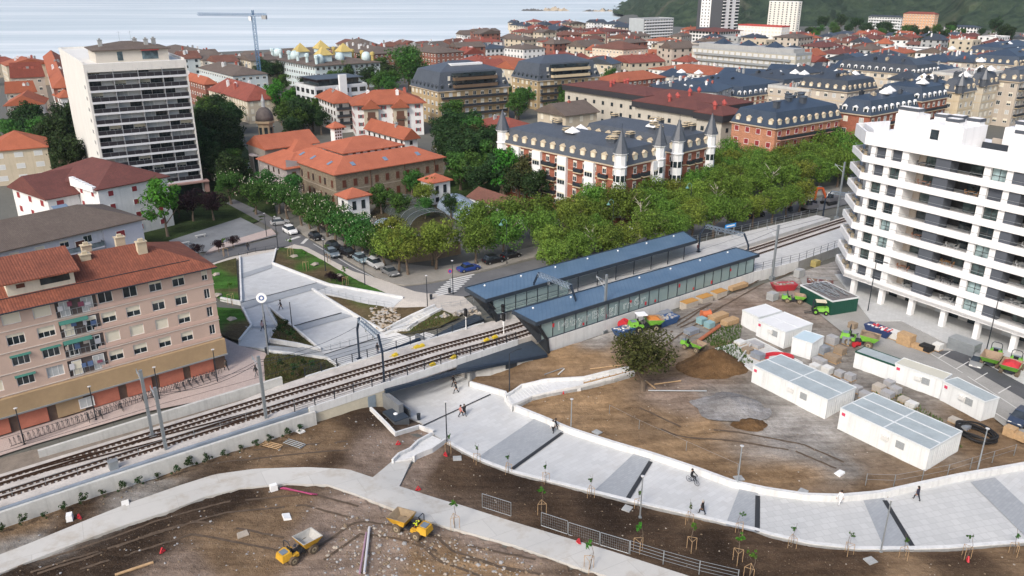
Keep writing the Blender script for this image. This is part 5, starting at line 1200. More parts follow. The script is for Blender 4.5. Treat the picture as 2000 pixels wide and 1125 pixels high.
for i,(px,py,xr,xl,lab)in enumerate(((1262,187,1330,1104,'pale block with a maroon roof and black fascia furthest back behind the brick block'),(1420,205,1465,1262,'pale block with a maroon roof and black fascia behind the white rooftop room'),(1362,214,1402,1241,'pale block with a maroon roof and black fascia just above the slate terraces'),(1411,225,1457,1362,'tall cream end block with a maroon roof and black fascia beside the orange brick block'))):
 t,L,W,h=tb(lab,px,py,13.0,xr,xl,(.47,.44,.38),('hip','mr',1.7),fl=4,win_=('dark_d',1.2,1.3),gap=4.2,oh=.9,ch=0)
 m_=MB();m_.b2(-.85,-.85,h-2.1,L+.85,W+.85,h-.21);m_.build('fascia',M('black fascia',(.035,.036,.042),.5,.1),t)
 for k in range(4):m_=MB();m_.lathe([(.5,0),(.5,1.4),(.8,1.5),(.5,1.9),(.1,2.4)],6,0,(L*(.2+.2*k),W*.5+(k%2)*2,h+.8));m_.build('chimney',M('red chimney',(.35,.07,.06),.8,.1),t)
t,L,W,h=tb('cream gabled house with a grey tiled roof and skylight above the slate terraces',1105,226,7,1166,1050,CR,('gx','gy',3.2),fl=2,win_=('shut',1.3,1.8),gap=4.5,name='house',oh=.9,ch=1)
tb('white house with a faded red roof and brown windows left of the brick block',990,258,8,0,918,WH,('hip','rd',2.6),L=13,fl=3,win_=('brown_b',1.0,1.4),gap=3.6,name='house',ch=3,oh=.8)
# --- right: brick and slate rows
PKM=MBR('orange brick',(.45,.20,.12),(.5,.3,.2),.5,.16)
t,L,W,h=tb('orange brick block with red shutters and a slate mansard at the avenue corner',1515,251,13,1642,1430,PKM,('mansard','sb',4.0),ang=36,fl=4,win_=('red',1.5,1.5),gap=3.4,balc='F',band=M('pink concrete',(.50,.30,.24),.8,.1),dorm=1)
for k in range(8):m_=MB();x,y=rgd.uniform(3,L-3),rgd.uniform(3,W-3);m_.b2(x-.7,y-.7,h+4,x+.7,y+.7,h+6.4);m_.b2(x-.9,y-.9,h+6.4,x+.9,y+.9,h+6.6);m_.build('chimney',SLATEG,t)
SR=[(1700,226,14,1792,1638,'brick block with cream bays and a blue slate roof right of the orange brick block',BRICK,'sb'),(1800,198,14,1850,1712,'brick block with red framed dormers behind the white apartment roof',BRICK,'sb'),(1838,187,13,1862,1770,'dark brick block with dormers left of the cream spired blocks',BRKW,'sb'),(1876,181,15,1906,1838,'cream block with white glazed bays and a grey spire',(.55,.47,.34),'sg'),(1922,168,15,1950,1890,'cream block with a grey spire nearer the right edge',(.50,.45,.36),'sg'),(1990,160,16,2060,1948,'beige block with white balcony fronts at the right edge',(.44,.39,.33),'sg'),(1790,147,12,1835,1637,'long cream block with a slate mansard and a row of attic windows',(.55,.49,.40),'sl'),(1655,180,11,1712,1560,'dark slate roofed block behind the orange brick block',BG,'sl'),(1580,178,10,1640,1500,'blue slate roofed block left of the brick rows',BG,'sb'),(1450,190,7,1530,1330,'low slate roofed row behind the maroon roofs',BRKW,'sb'),(1360,176,6,1430,1270,'slate roofed row below the long orange roof',BG,'sb'),(1530,176,8,1600,1440,'slate roofed row in front of the long grey apartments',BG,'sl'),(1900,150,12,1960,1820,'slate roofed block above the cream spired blocks',BG,'sb'),(1990,128,12,2060,1900,'broad dark slate roof at the right edge',BG,'sb'),(1860,122,11,1930,1780,'dark slate roof in the middle of the right side',BG,'sb'),(1960,108,10,2030,1890,'slate roof below the distant red houses at the right edge',BG,'sb')]
for i,(px,py,h,xr,xl,lab,wl,rm)in enumerate(SR):
 t,L,W,h=tb(lab,px,py,h,xr,xl,wl,('mansard',rm,4.0)if i<7 or i%2 else(('hip',rm,3.4)if i%4 else('flat',stucco((.5,.5,.48)),.8)),fl=max(3,round(h/3.2)),win_=('mix',1.4,1.5),gap=3.2,balc='F' if i in(0,1,5)else '',band=CREAMT,dorm=2 if i in(0,1,2,6,9)else 1,ch=14 if i>4 else 8)
 if i in(3,4):m_=MB();m_.lathe([(1.5,h-.3),(1.5,h+2.2),(1.8,h+2.3),(.05,h+6.6)],8,0,(.6,.6,0));m_.build('turret_spire',SLATEG,t)
 for k in range(2):m_=MB();x,y=L*rgd.uniform(.3,.7),W*rgd.uniform(.2,.8);hiproof(m_,x-1.5,y-1.5,x+1.5,y+1.5,h+5.2,1.5,0,'pyr',.3);m_.build('roof_light',WHITE,t)
t,L,W,h=tb('long grey and cream apartment terrace with stepped flat roofs',1555,108,16,1586,1352,(.44,.42,.35),('flat',stucco((.34,.36,.37)),.8),fl=5,win_=('grey',2.4,1.4),gap=3.6,balc='S',band=M('grey balcony front',(.26,.28,.29),.8,.1),bst='solid')
m_=MB();m_.b2(2,3,h,L-2,W-3,h+2.6);m_.build('attic_storey',stucco((.36,.37,.37)),t)
for k in range(3):m_=MB();hiproof(m_,3,W*(.2+.25*k),10,W*(.2+.25*k)+8,h+2.6,3,0,'pyr');m_.build('slate_hat',SLATEB,t)
# --- towers and far slabs
t,L,W,h=tb('tall dark tower with white vertical strips near the hill',1405,-28,0,1447,1366,M('dark tower cladding',(.07,.075,.085),.6,.08),('flat','sl',.5),yb=80,fl=17,win_=('dark',2.2,1.6),gap=3.2,lod=1,skip='FS')
for f_,n in(('F',L),('S',W)):
 for k,(a,b)in enumerate(((.22,.42),(.58,.78))if f_=='F' else((.45,.85),)):
  m_=MB();m_.b2(n*a,-.3,-1,n*b,0,h)if f_=='F' else m_.b2(-.3,n*a,-1,0,n*b,h);m_.build('white_strip',WHITE,t)
 for i in range(17):
  z=i*h/17+.8
  if f_=='F':
   for a,b in((.02,.2),(.44,.56),(.8,.98)):m_=MB();m_.b2(n*a,-.9,z-.6,n*b,0,z+.3,0);m_.b2(n*a,-.06,z+.3,n*b,0,z+1.9,1);m_.build('balcony',[WHITE,GLASS],t)
  else:
   for s in(.52,.65,.78):put('window',farwin(1.0,1.3),t,(-.31,n*s,z),-math.pi/2)
tb('white block with a dark brimmed maroon roof at the foot of the dark tower',1400,62,0,1446,1347,WH,('hip','mr',2.2),yb=97,win_=('dark_d',2.0,1.6),oh=2.0,lod=1)
tb('grey and white block right of the dark tower foot',1455,75,0,1499,1440,GR,('flat',WHITE,.6),yb=97,win_=('dark',2.4,1.6),lod=1,balc='F',bst='solid')
tb('long white block with a red roof edge below the white tower',1522,53,0,1543,1442,WH,('flat',M('red roof edge',(.4,.07,.06),.7,.1),.8),yb=97,win_=('shut',1.8,1.3),lod=1)
tb('white twelve storey tower standing before the wooded hill',1553,4,0,1567,1503,(.72,.70,.64),('flat',WHITE,.6),yb=62,fl=13,win_=('dark',1.8,1.4),gap=4.5,lod=1)
tb('long grey slab block with balcony grid at the beach end of town',1255,38,0,1316,1229,(.40,.44,.46),('flat',stucco((.45,.48,.5)),.6),yb=84,fl=8,win_=('dark',2.4,1.5),gap=3.4,lod=1,skip='S',balc='F',bst='solid')
tb('white house with an orange roof below the grey slab',1312,82,9,1337,1262,WH,('hip','or',2.2),win_=('dark',1.5,1.4),balc='S',bst='solid')
tb('orange rendered house left of the grey apartment terrace',1338,96,10,1352,1322,(.48,.19,.09),('hip','sl',2),win_=('dark',1.2,1.3),name='house')
tb('cream house with dark roof at the end of the grey terrace',1362,90,11,1385,1340,CR,('hip','sl',2.4),win_=('mix',1.4,1.4),name='house')
tb('cream block with red roofs and white parapets above the olive block',1098,85,10,1178,1050,CR,('hip','rd',3),win_=('mix',1.6,1.4),ch=6,balc='F',bst='solid')
tb('maroon block with white balconies left of the grey slab',1190,62,11,1232,1125,(.18,.06,.055),('hip','mr',2),win_=('dark',1.6,1.4),balc='F',bst='solid',ch=5)
tb('white block with grey roof left of the red roofs',1022,96,10,1064,985,WH,('hip','gy',2.6),win_=('dark',1.5,1.5),ch=3)
tb('white villa row with dark arched windows right of the big green tree',950,96,9,1000,905,WH,('hip','sl',2.4),win_=('dark_d',1.8,1.6),ch=3)
tb('low building with a long orange roof right of the white villas',945,122,7,1030,900,BG,('hip','or',2.2),name='house')
tb('brown roofed brick terrace left of the big green tree',720,106,12,800,642,BRKW,('hip','gy',3.2),fl=4,ch=12)
tb('brown roofed brick terrace right of the big green tree',852,104,12,906,770,BRKW,('hip','gy',3.0),fl=4,ch=8)
tb('blue slate roofed pavilion near the beach',1100,52,8,1132,1074,CR,('pyr','sb',5),lod=2,name='house')
tb('white six storey block with a dark roof below the wooded hill',1756,34,0,1764,1697,(.66,.68,.68),('hip','sl',1.5),yb=62,win_=('dark',2.2,1.5),lod=1,balc='S',bst='solid')
tb('orange and cream six storey block with a red roof below the wooded hill',1821,28,0,1834,1765,(.60,.36,.22),('hip','rd',2),yb=60,win_=('half',1.2,1.5),lod=1)
tb('long white hall with a dark roof right of the orange block',1905,54,0,1918,1845,WH,('hip','sl',1.5),yb=72,win_=('dark',1.8,1.6),lod=2)
tb('white modern building with blue roof in front of the right hand houses',1800,98,9,1826,1722,WH,('flat',WHITE,.6),win_=('dark',1.6,1.8))
# --- smaller houses filling the distance, every one its own
FILL=[((880,1240,60,92),30,('gy','rd','gy','br'),(CR,WH,BRKW,BG),9),((1560,2060,72,122),64,('rd','br','sl','or','gy','mr'),(WH,CR,BG,GR),8),((345,560,106,124),9,('gy','br'),(CR,PB),9),((640,900,86,100),10,('gy','gy','br'),(BRKW,BG),9),((1280,1500,148,186),7,('sl','sb'),(BG,GR),8),((1560,2060,110,160),22,('sl','sb','sb'),(BG,GR),9),((900,1240,96,140),14,('or','rd','sl'),(WH,CR),8),((1300,1960,72,112),24,('fl','gy','sl'),(GR,CR,BG,WH),12),((1000,1245,42,62),14,('gy','rd','sl'),(CR,WH,BG),9),((1320,1560,58,98),16,('rd','sl','gy','or'),(WH,GR,BG),9),((-120,60,125,150),4,('or','rd'),(BG,CR),10),((1240,1350,84,125),6,('or','rd','gy'),(WH,CR),8),((1570,1900,67,78),16,('rd','or','sl','mr'),(WH,BG,CR),8)]
NMR={'gy':'grey','rd':'red','br':'brown','sl':'dark slate','or':'orange','mr':'maroon','sb':'blue slate','fl':'pale'}
fr=random.Random(21);cnt=0
def where(px,py):
 a=[(1405,40,'the dark tower'),(1535,40,'the white tower'),(1270,60,'the grey slab'),(1210,110,'the cream block'),(800,110,'the big green tree'),(510,90,'the blue crane'),(1730,45,'the six storey block'),(1795,40,'the orange cream block'),(950,100,'the white villas'),(1090,140,'the further olive block'),(1885,140,'the grey spire'),(1990,110,'the right edge'),(1700,130,'the slate mansard'),(40,140,'the left edge')]
 n=min(a,key=lambda q:(q[0]-px)**2+4*(q[1]-py)**2);dx,dy=px-n[0],py-n[1]
 return('right of ' if dx>0 else 'left of ')+n[2]if abs(dx)>1.5*abs(dy)else('beyond ' if dy<0 else 'before ')+n[2]
used={}
for(xa,xb,ya,yb),n,roofs,walls,hh in FILL:
 done=tries=0
 while done<n and tries<n*14:
  tries+=1;px,py=fr.uniform(xa,xb),fr.uniform(ya,yb);h=hh*fr.uniform(.7,1.35);c=P(px,py,h);L,W=fr.uniform(10,24),fr.uniform(10,20);ang=38+fr.choice((0,0,0,-12,8,20))
  m=c+Vector((math.cos(rad(ang)),math.sin(rad(ang)),0))*L/2+Vector((-math.sin(rad(ang)),math.cos(rad(ang)),0))*W/2
  if any(math.hypot(m.x-q[0],m.y-q[1])<(max(L,W)*.52+q[3]*1.05+(q[2]-q[3])*.45)for q in CENT):continue
  rm=fr.choice(roofs);wl=fr.choice(walls);kind=fr.choice(('hip','hip','gx','gy'))if rm!='fl' else 'flat';far=c.y>430
  wn={CR:'cream',WH:'white',BG:'beige',GR:'grey',PB:'pale blue'}.get(wl,'brick')if isinstance(wl,tuple)else 'brick';f_=max(2,round(h/3))
  lab='%s house with a %s %s roof, %s'%(wn,NMR[rm],{'hip':'hipped','flat':'flat'}.get(kind,'gabled'),where(px,py));k_=used.get(lab,0);used[lab]=k_+1
  if k_:lab=lab.replace(' house',' %d storey house'%f_);lab=lab.replace('with a',('with a small' if L<15 else 'with a broad'))
  q=used.get(lab,0);used[lab]=q+1
  tb(lab,px,py,h,0,0,wl,(kind,rm if rm!='fl' else stucco(wl),fr.uniform(2,3.6)if rm!='fl' else .7),L=L,W=W,ang=ang,fl=f_,win_=('mix',1.4,1.4),gap=3.4 if not far else 4,lod=2 if far else 0,ch=fr.choice((1,2,4)),name='house',group='houses and small blocks filling the distant town');done+=1
  # ---------------------------------------------------------------- hill, rocks
def hbase(az):return interp([(1150,1700),(1235,1400),(1270,1150),(1320,1000),(1400,950),(1500,1000),(1600,1010),(1700,1060),(1830,1060),(1920,930),(2100,860),(2600,760),(3300,700)],az)
def hprof(az):return interp([(1150,-9),(1205,-9),(1232,2),(1262,50),(1300,88),(1400,170),(1600,230),(2000,260),(3300,260)],az)
mb=MB();NA,NJ=170,46;rngh=random.Random(1)
for i in range(NA+1):
 az=1200+1900*(i/NA)**1.25;a=(az-CX)/F
 for j in range(NJ+1):
  f_=j/NJ;r=hbase(az)+900*f_**1.2;x,y=a*r*.93,r;s=min(1,f_*1.25);s=s*s*(3-2*s)
  n_=noise.fractal(Vector((x*.004,y*.004,0)),1,2,5);n2=noise.noise(Vector((x*.03,y*.03,2)))
  mb.v.append((x,y,-1.2+hprof(az)*(s*.85+.15*f_)*(1+.22*n_)+s*9*n2+(2.5*rngh.uniform(-1,1)if f_>.05 else 0)))
for i in range(NA):
 for j in range(NJ):a=i*(NJ+1)+j;mb.f.append((a,a+NJ+1,a+NJ+2,a+1));mb.m.append(0)
t=NT('wooded hillside');co_=t.coord();n1=t.noise(co_,.006,6,.6);n2=t.noise(co_,.06,5,.65);n3=t.noise(co_,.012,3)
c=t.mix(t.ramp(n2,.35,.65),(.018,.034,.024),(.05,.075,.044));c=t.mix(t.math('MULTIPLY',t.ramp(n1,.56,.66),.6),c,(.07,.10,.04));c=t.mix(t.math('MULTIPLY',t.ramp(n3,.64,.70),.4),c,(.13,.12,.09))
t.bump(n2,1,6);hm=t.fin(c,.95,0,.1)
struct(mb.build('hill',hm,None,False))
def islet(px,py,w,h,lab,mats,seed):
 p=P(px,py,-6);k=p.y/F;rg=random.Random(seed);m_=MB()
 for i in range(26):
  f_=rg.uniform(-1,1);x=f_*w*k/2;hh=h*k*(1-abs(f_))**.8*rg.uniform(.5,1.1)+2
  m_.rock((x,rg.uniform(-12,12),-3),max(8,hh*.9),rg.choice((0,1)),rg,min(1.1,(hh+3)/max(8,hh*.9)))
 struct(tag(m_.build('islet',mats,None,False,(p.x,p.y,-6)),lab,'islet'))
ROCKL=M('pale islet rock',(.36,.31,.24),.9,.3,.05);ROCKD=M('dark wet rock',(.10,.10,.095),.8,.3,.05)
islet(1084,21,44,9,'pale rocky islet in the sea off the headland',[ROCKL,ROCKL],3);islet(1038,21,40,2.5,'flat dark reef left of the pale islet',[ROCKD,ROCKD],5);islet(1180,22,76,3,'low rocks at the foot of the headland',[ROCKL,ROCKD],7)
# ---------------------------------------------------------------- trees and plants
def zg(x,y):
 """height of the ground things stand on"""
 for p in(LPLAZA,UPLAZA,PATH):
  if pip(p,x,y):return Z(x,y)+.12
 for k in BEDS.values():
  for p in k:
   if pip(p,x,y):return Z(x,y)+.2
 if pip(yard_poly,x,y):return Z(x,y)+.42
 return Z(x,y)+(.03 if y>105 else-.03)
def GG(px,py):
 z=-1.0
 for _ in range(10):p=P(px,py,z);z=zg(p.x,p.y)
 return Vector((p.x,p.y,z))
def leafblob(mb,c,r,n,leaf,rng,flat=.85,up=.25):
 for _ in range(n):
  d=Vector((rng.gauss(0,1),rng.gauss(0,1),rng.gauss(0,1)+up)).normalized();k=rng.uniform(.55,1.05)
  p=Vector(c)+Vector((d.x*r,d.y*r,d.z*r*flat))*k;nn=(d+Vector((rng.uniform(-1,1),rng.uniform(-1,1),rng.uniform(-.4,1)))*.75).normalized()
  a=nn.orthogonal().normalized();q=rng.uniform(0,6.28);b=nn.cross(a);u=(a*math.cos(q)+b*math.sin(q));v=nn.cross(u);s=leaf*rng.uniform(.6,1.25)
  mb.face([p-u*s*.5,p+v*s*.3+nn*s*.08,p+u*s*.5,p-v*s*.3+nn*s*.08])
def crown(name,mat,seed,rx,rz,zc,nclus=34,nl=75,leaf=.55,shape='round',lean=0):
 rng=random.Random(seed);mb=MB()
 for i in range(nclus):
  if shape=='cone':
   f=rng.random()**.8;rr=rx*(1-f)*rng.uniform(.55,1);an=rng.uniform(0,6.28);c=(rr*math.cos(an),rr*math.sin(an),zc-rz+2*rz*f);r=rx*(.16+.26*(1-f))
  else:
   d=Vector((rng.gauss(0,1),rng.gauss(0,1),rng.gauss(.25,.9))).normalized();k=rng.uniform(.35,.86)if i%4 else rng.uniform(.05,.4)
   c=(d.x*rx*k,d.y*rx*k,zc+d.z*rz*k);r=rx*rng.uniform(.22,.40)*(.8 if shape=='open' else 1)
  leafblob(mb,c,r,nl,leaf,rng)
 me=bpy.data.meshes.new(name);me.from_pydata(mb.v,[],mb.f);me.materials.append(mat);return me
def trunkmesh(h,r,limbs,seed,rx,mat,lowest=.35):
 rng=random.Random(seed);mb=MB();p=Vector((0,0,-.3));k=r*1.35;q=None
 for i in range(5):
  q=p+Vector((rng.uniform(-.15,.15),rng.uniform(-.15,.15),(h+.3)/5));mb.tube(p,q,k,7,r2=k*.8);p=q;k*=.8
 for i in range(limbs):
  z=h*rng.uniform(lowest,.95);an=6.28*i/limbs+rng.uniform(-.4,.4);a=Vector((0,0,z));b=a+Vector((math.cos(an)*rx*.45,math.sin(an)*rx*.45,rx*rng.uniform(.3,.6)));c=b+Vector((math.cos(an+.4)*rx*.25,math.sin(an+.4)*rx*.25,rx*rng.uniform(.1,.4)))
  mb.tube(a,b,r*.5,5,r2=r*.3);mb.tube(b,c,r*.3,5,r2=r*.1);mb.tube(b,b+Vector((math.cos(an-.6)*rx*.3,math.sin(an-.6)*rx*.3,rx*.25)),r*.24,4,r2=r*.06)
 me=bpy.data.meshes.new('trunk');me.from_pydata(mb.v,[],mb.f);me.materials.append(mat);autouv(me);return me
BARK=M('grey brown bark',(.13,.10,.075),.95,.3,3);BARKP=M('pale birch bark',(.42,.39,.33),.9,.2,3)
L_AV=MLEAF('lime green plane leaves',(.125,.21,.034),(.08,.155,.026));L_YG=MLEAF('yellow green leaves',(.175,.225,.036),(.115,.17,.03));L_CH=MLEAF('chestnut leaves',(0.059,0.140,0.029),(0.037,0.095,0.023))
L_DK=MLEAF('dark evergreen leaves',(0.021,0.047,0.016),(0.035,0.069,0.023));L_MD=MLEAF('mid green leaves',(0.046,0.111,0.026),(0.066,0.144,0.026));L_BR=MLEAF('bright spring leaves',(0.066,0.199,0.022),(0.049,0.144,0.020));L_PU=MLEAF('purple plum leaves',(0.018,0.010,0.014),(0.030,0.014,0.018));L_OK=MLEAF('olive oak leaves',(0.047,0.057,0.019),(0.074,0.088,0.024));L_BN=MLEAF('bronze green leaves',(0.091,0.098,0.036),(0.065,0.078,0.029))
BLOSS=M('white blossom',(.60,.56,.46),.8,.1)
def blossom(me_name,seed,rx,rz,zc,n=16):
 rng=random.Random(seed);mb=MB()
 for _ in range(n):
  d=Vector((rng.gauss(0,1),rng.gauss(0,1),rng.gauss(.5,.7))).normalized();k=rng.uniform(.85,1.08);p=Vector((d.x*rx*k,d.y*rx*k,zc+d.z*rz*k));mb.tube(p,p+Vector((0,0,.22)),.08,4,r2=.02)
 me=bpy.data.meshes.new(me_name);me.from_pydata(mb.v,[],mb.f);me.materials.append(BLOSS);return me
TP={}
def tproto(key,mat,rx,rz,zc,th,tr,limbs,n=2,bark=None,**k):
 TP[key]=[(crown('crown',mat,hash_(key)+i*7,rx,rz,zc,**k),trunkmesh(th,tr,limbs,i+3,rx,bark or BARK))for i in range(n)]
def hash_(s):return sum(ord(c)*(i+1)for i,c in enumerate(s))
tproto('avenue',L_AV,4.8,3.9,5.4,4.6,.26,5,4,nclus=44,nl=135,leaf=.42)
tproto('yellow',L_YG,4.2,3.2,5.6,4.6,.24,5,3,nclus=38,nl=130,leaf=.40)
tproto('chestnut',L_CH,4.0,3.4,5.0,3.8,.26,4,3,nclus=36,nl=120,leaf=.43)
tproto('dark',L_DK,5.0,5.2,6.6,4.5,.35,4,3,nclus=40,nl=80,leaf=.68)
tproto('round',L_MD,4.6,4.6,6.0,4.0,.32,4,2,nclus=44,nl=80,leaf=.6)
tproto('bright',L_BR,3.6,5.0,6.0,4.5,.22,4,2,nclus=36,nl=70,leaf=.5)
tproto('big',L_MD,11.5,11,13,9,.7,6,1,nclus=70,nl=90,leaf=1.1)
tproto('conifer',L_DK,3.2,5.2,5.8,8,.28,0,2,shape='cone',nclus=42,nl=60,leaf=.5)
tproto('plum',L_PU,3.4,2.6,4.0,3,.2,4,1,nclus=30,nl=70,leaf=.42)
tproto('bronze',L_BN,4.2,4.2,5.4,4,.3,4,1,nclus=36,nl=75,leaf=.5)
tproto('oak',L_OK,5.3,3.7,5.7,3.4,.36,8,1,nclus=85,nl=60,leaf=.42,shape='open')
tproto('birch',L_AV,2.3,3.6,4.6,7,.13,7,2,bark=BARKP,shape='open',nclus=16,nl=50,leaf=.4)
tproto('bush',L_MD,1.5,1.1,1.0,.8,.06,3,2,nclus=14,nl=45,leaf=.3)
tproto('shrub',L_DK,.55,.65,.7,.5,.03,3,2,nclus=9,nl=26,leaf=.16)
tproto('sapling',L_BR,.42,.62,2.5,2.9,.035,2,3,nclus=8,nl=20,leaf=.17)
tproto('saplingd',L_MD,.36,.5,2.3,2.7,.03,2,2,nclus=6,nl=18,leaf=.15)
BL=[blossom('blossom',5+i,4.0,3.6,5.4)for i in range(3)]
tr_rng=random.Random(77)
def tree(kind,p,label,scl=1.0,group=None,name=None,sz=None,bl=False,cat='tree'):
 c,tk=tr_rng.choice(TP[kind]);i=[x[0]for x in TP[kind]].index(c)
 t=thing(name or kind.replace('avenue','plane')+'_tree',label,cat,p,tr_rng.uniform(0,6.28),group);t.scale=(scl,scl,scl*(sz or 1))
 put('crown',c,t);put('trunk',tk,t)
 if bl:put('blossom',BL[i],t)
 return t
A0,A1=P(800,545,0),P(1660,366,0);ad_=(A1-A0).normalized();an_=Vector((-ad_.y,ad_.x,0));AL=(A1-A0).length
AVG='plane trees in leaf along the avenue'
hints=['by the blue parked car','above the dark parked car','left of the road sign','behind the roof of the far shelter','in the middle of the avenue row','near the curved street lamp','towards the excavators','close to the white apartment block']
def avl(row,f):return 'leafy lime green avenue tree in the %s row, %s'%(row,hints[min(7,int(f*8))])
for px,py,s_,lab in((778,532,1.05,'yellow green tree at the street corner, first of the avenue'),(765,508,1.0,'yellow green tree just behind the corner tree'),(845,515,.95,'yellow green tree behind the garden wall by the corner')):tree('yellow',P(px,py,.05),lab,s_,None,'avenue_tree')
for r,(off,st,rn,kd)in enumerate(((1.5,0,'kerbside','avenue'),(9,20,'middle','avenue'),(16.5,62,'back','avenue'))):
 s=st
 while s<AL+12:
  f=s/AL;p=A0+ad_*(s+tr_rng.uniform(-1,1))+an_*(off+tr_rng.uniform(-1,1));p.z=.05
  tree('yellow' if tr_rng.random()<.3 else kd,p,avl(rn,min(.99,max(0,f))),tr_rng.uniform(.9,1.12),AVG,'avenue_tree');s+=tr_rng.uniform(6.6,7.8)
for i in range(13):
 u=21+i*6.2;p=UVp(u,14.6+tr_rng.uniform(-.8,.8)-(1.5 if u>60 else 0),.05)
 tree('yellow' if i%3==0 else 'avenue',p,'leafy tree close behind the far shelter and platform, '+('over its roof' if u<50 else 'past its end'),tr_rng.uniform(.8,.98),'trees lining the back of the far platform','avenue_tree')
SAV='trees on the station side of the avenue'
for px,py,k,s_ in((1072,515,'yellow',.9),(1125,505,'avenue',.95),(1168,492,'avenue',.85),(1250,463,'birch',1.1),(1300,455,'avenue',.8),(1352,440,'yellow',.75),(1155,520,'birch',1.05),(1395,432,'birch',1.15),(1445,418,'avenue',.8),(1500,402,'birch',1.2)):
 p=P(px,py,0);tree(k,p,('slender pale stemmed birch' if k=='birch' else 'low spreading green tree')+' between the avenue and the station, '+('by the far shelter roof' if px<1180 else 'behind the shelters' if px<1380 else 'by the far platform'),s_,SAV,'birch_tree' if k=='birch' else 'avenue_tree')
for px,py,s_ in((452,398,1.0),(500,418,1.0),(545,415,.95),(590,440,.95),(622,455,1.0),(655,470,1.0),(690,488,1.0),(722,505,.95),(752,520,.9),(575,398,.9),(630,425,.7),(468,372,1),(522,396,1),(562,426,.95),(606,447,.95),(640,462,.95),(674,480,.95),(708,497,.95),(738,513,.9)):
 tree('chestnut',P(px,py,.05),'dark green chestnut tree with white blossom '+('by the side street corner' if px<560 else 'over the row of parked cars' if px<700 else 'in front of the greenhouse tunnels'),s_*1.0,'flowering chestnuts along the parking street','chestnut_tree',bl=True)
LST=[('dark',452,330,1.0,'dark evergreen behind the side street, left of the chapel'),('round',455,352,.9,'mid green tree in front of the chapel door'),('dark',415,350,1.0,'dark tree beside the foot of the tall block'),('dark',425,285,1.2,'tall dark tree right of the tall block'),('dark',455,262,1.0,'dark tree below the cream villa'),('round',405,255,1.0,'mid green tree touching the right edge of the tall block'),('bright',545,235,1.5,'bright green tree behind the chapel dome'),('dark',592,262,1.1,'dark tree behind the chapel roof'),('dark',572,275,.8,'dark tree just right of the bell tower'),('dark',628,262,.8,'small dark tree by the roof lantern'),('bronze',605,245,.8,'bronze green tree below the modern white block'),('big',800,178,1.0,'very large round green tree rising over the middle of the town'),('round',742,190,1.2,'grey green tree right of the white modern block'),('dark',712,160,1.3,'dark tree in front of the domed hotel'),('dark',760,172,1.2,'dark tree at the foot of the big tree'),('round',886,255,1.15,'round green tree in front of the nearer olive block'),('round',953,228,1.05,'round tree at the right corner of the nearer olive block'),('round',1012,232,1.15,'tall round tree between the two olive blocks'),('round',1082,207,1.1,'round tree in front of the further olive block'),('round',1190,172,1.0,'round dark tree by the broad orange roof'),('round',1140,180,.7,'small tree at the right end of the further olive block'),('dark',878,335,1.1,'dark tree at the right end of the convent'),('dark',905,352,1.15,'dark tree above the white garden shed'),('dark',942,340,1.15,'dark tree left of the bright tree by the brick block'),('dark',905,318,1.0,'dark tree by the lane behind the convent'),('round',958,318,.9,'mid green tree on the lawn by the white house'),('dark',868,300,1.0,'dark tree by the lane end of the orange roof'),('bright',985,385,1.25,'tall bright green tree in front of the brick block'),('bronze',1024,392,1.2,'bronze brown tree beside the bright green one'),('conifer',1062,392,1.2,'dark conifer in front of the white oriels, first of a clump'),('conifer',1085,398,1.1,'dark conifer in the middle of the clump by the brick block'),('conifer',1112,402,1.0,'dark conifer at the right of the clump by the brick block'),('dark',1045,405,.8,'low dark tree in front of the conifers'),('yellow',832,408,.75,'round yellow green tree in the convent garden'),('dark',880,425,.5,'small dark tree between the two garden tunnels'),('bush',870,402,1.2,'yellowish bush beside the round garden tree'),('bush',740,405,1.3,'bush by the left white pavilion'),('bush',905,432,1.4,'bush in front of the blue tunnel'),('bright',328,462,1.25,'bright green young tree in front of the tall block'),('plum',378,432,1.15,'dark purple plum tree by the tall block entrance'),('plum',418,430,1.1,'dark purple plum tree nearer the side street'),('dark',350,425,.5,'low dark tree below the balconies of the tall block'),('round',88,300,1.2,'mid green tree left of the tall block'),('dark',118,320,1.3,'dark tree against the left wall of the tall block'),('dark',140,352,1.1,'dark tree behind the maroon roof'),('dark',60,275,1.1,'dark tree below the half timbered house'),('yellow',1620,352,1.0,'lime green tree beside the tall pale mast'),('avenue',1655,345,1.1,'lime green tree tucked against the white apartment block'),('avenue',1690,330,1.1,'lime green tree behind the corner of the white block'),('avenue',1600,322,1.0,'lime green tree below the orange brick block'),('avenue',1660,318,1.0,'lime green tree below the brick and slate block'),('avenue',1560,330,1.0,'lime green tree under the orange brick corner'),('dark',1985,225,1.2,'dark tree behind the white roof terraces at the right edge'),('round',1945,215,1.0,'green tree behind the white roof at right'),('round',1280,106,.8,'bright tree between cream and orange roofs'),('round',1255,122,.9,'green tree below the cream block'),('dark',520,165,1.2,'dark palm like tree below the blue crane'),('round',1525,92,1.0,'green tree in front of the long white block'),('round',1590,84,1.1,'green tree right of the white tower'),('dark',1640,60,1.6,'dark wood edge tree below the hill'),('dark',1670,64,1.6,'dark tree left of the white six storey block'),('dark',1605,58,1.5,'dark tree right behind the white tower'),('dark',1690,72,1.4,'dark tree at the foot of the white six storey block'),('round',1720,80,1.2,'green tree among the right hand houses'),('dark',1835,92,1.4,'dark tree before the long white hall'),('dark',1960,92,1.6,'dark tree near the right edge of the far town'),('bright',1853,118,1.3,'bright narrow tree in the right hand slate roofs'),('dark',1940,70,1.6,'dark clump by the hall at right')]
for k,px,py,s_,lab in LST:tree(k,P(px,py,0),lab,s_,None,{'plum':'plum_tree','bush':'bush','conifer':'conifer_tree'}.get(k,'broadleaf_tree'),cat='bush' if k=='bush' else 'tree')
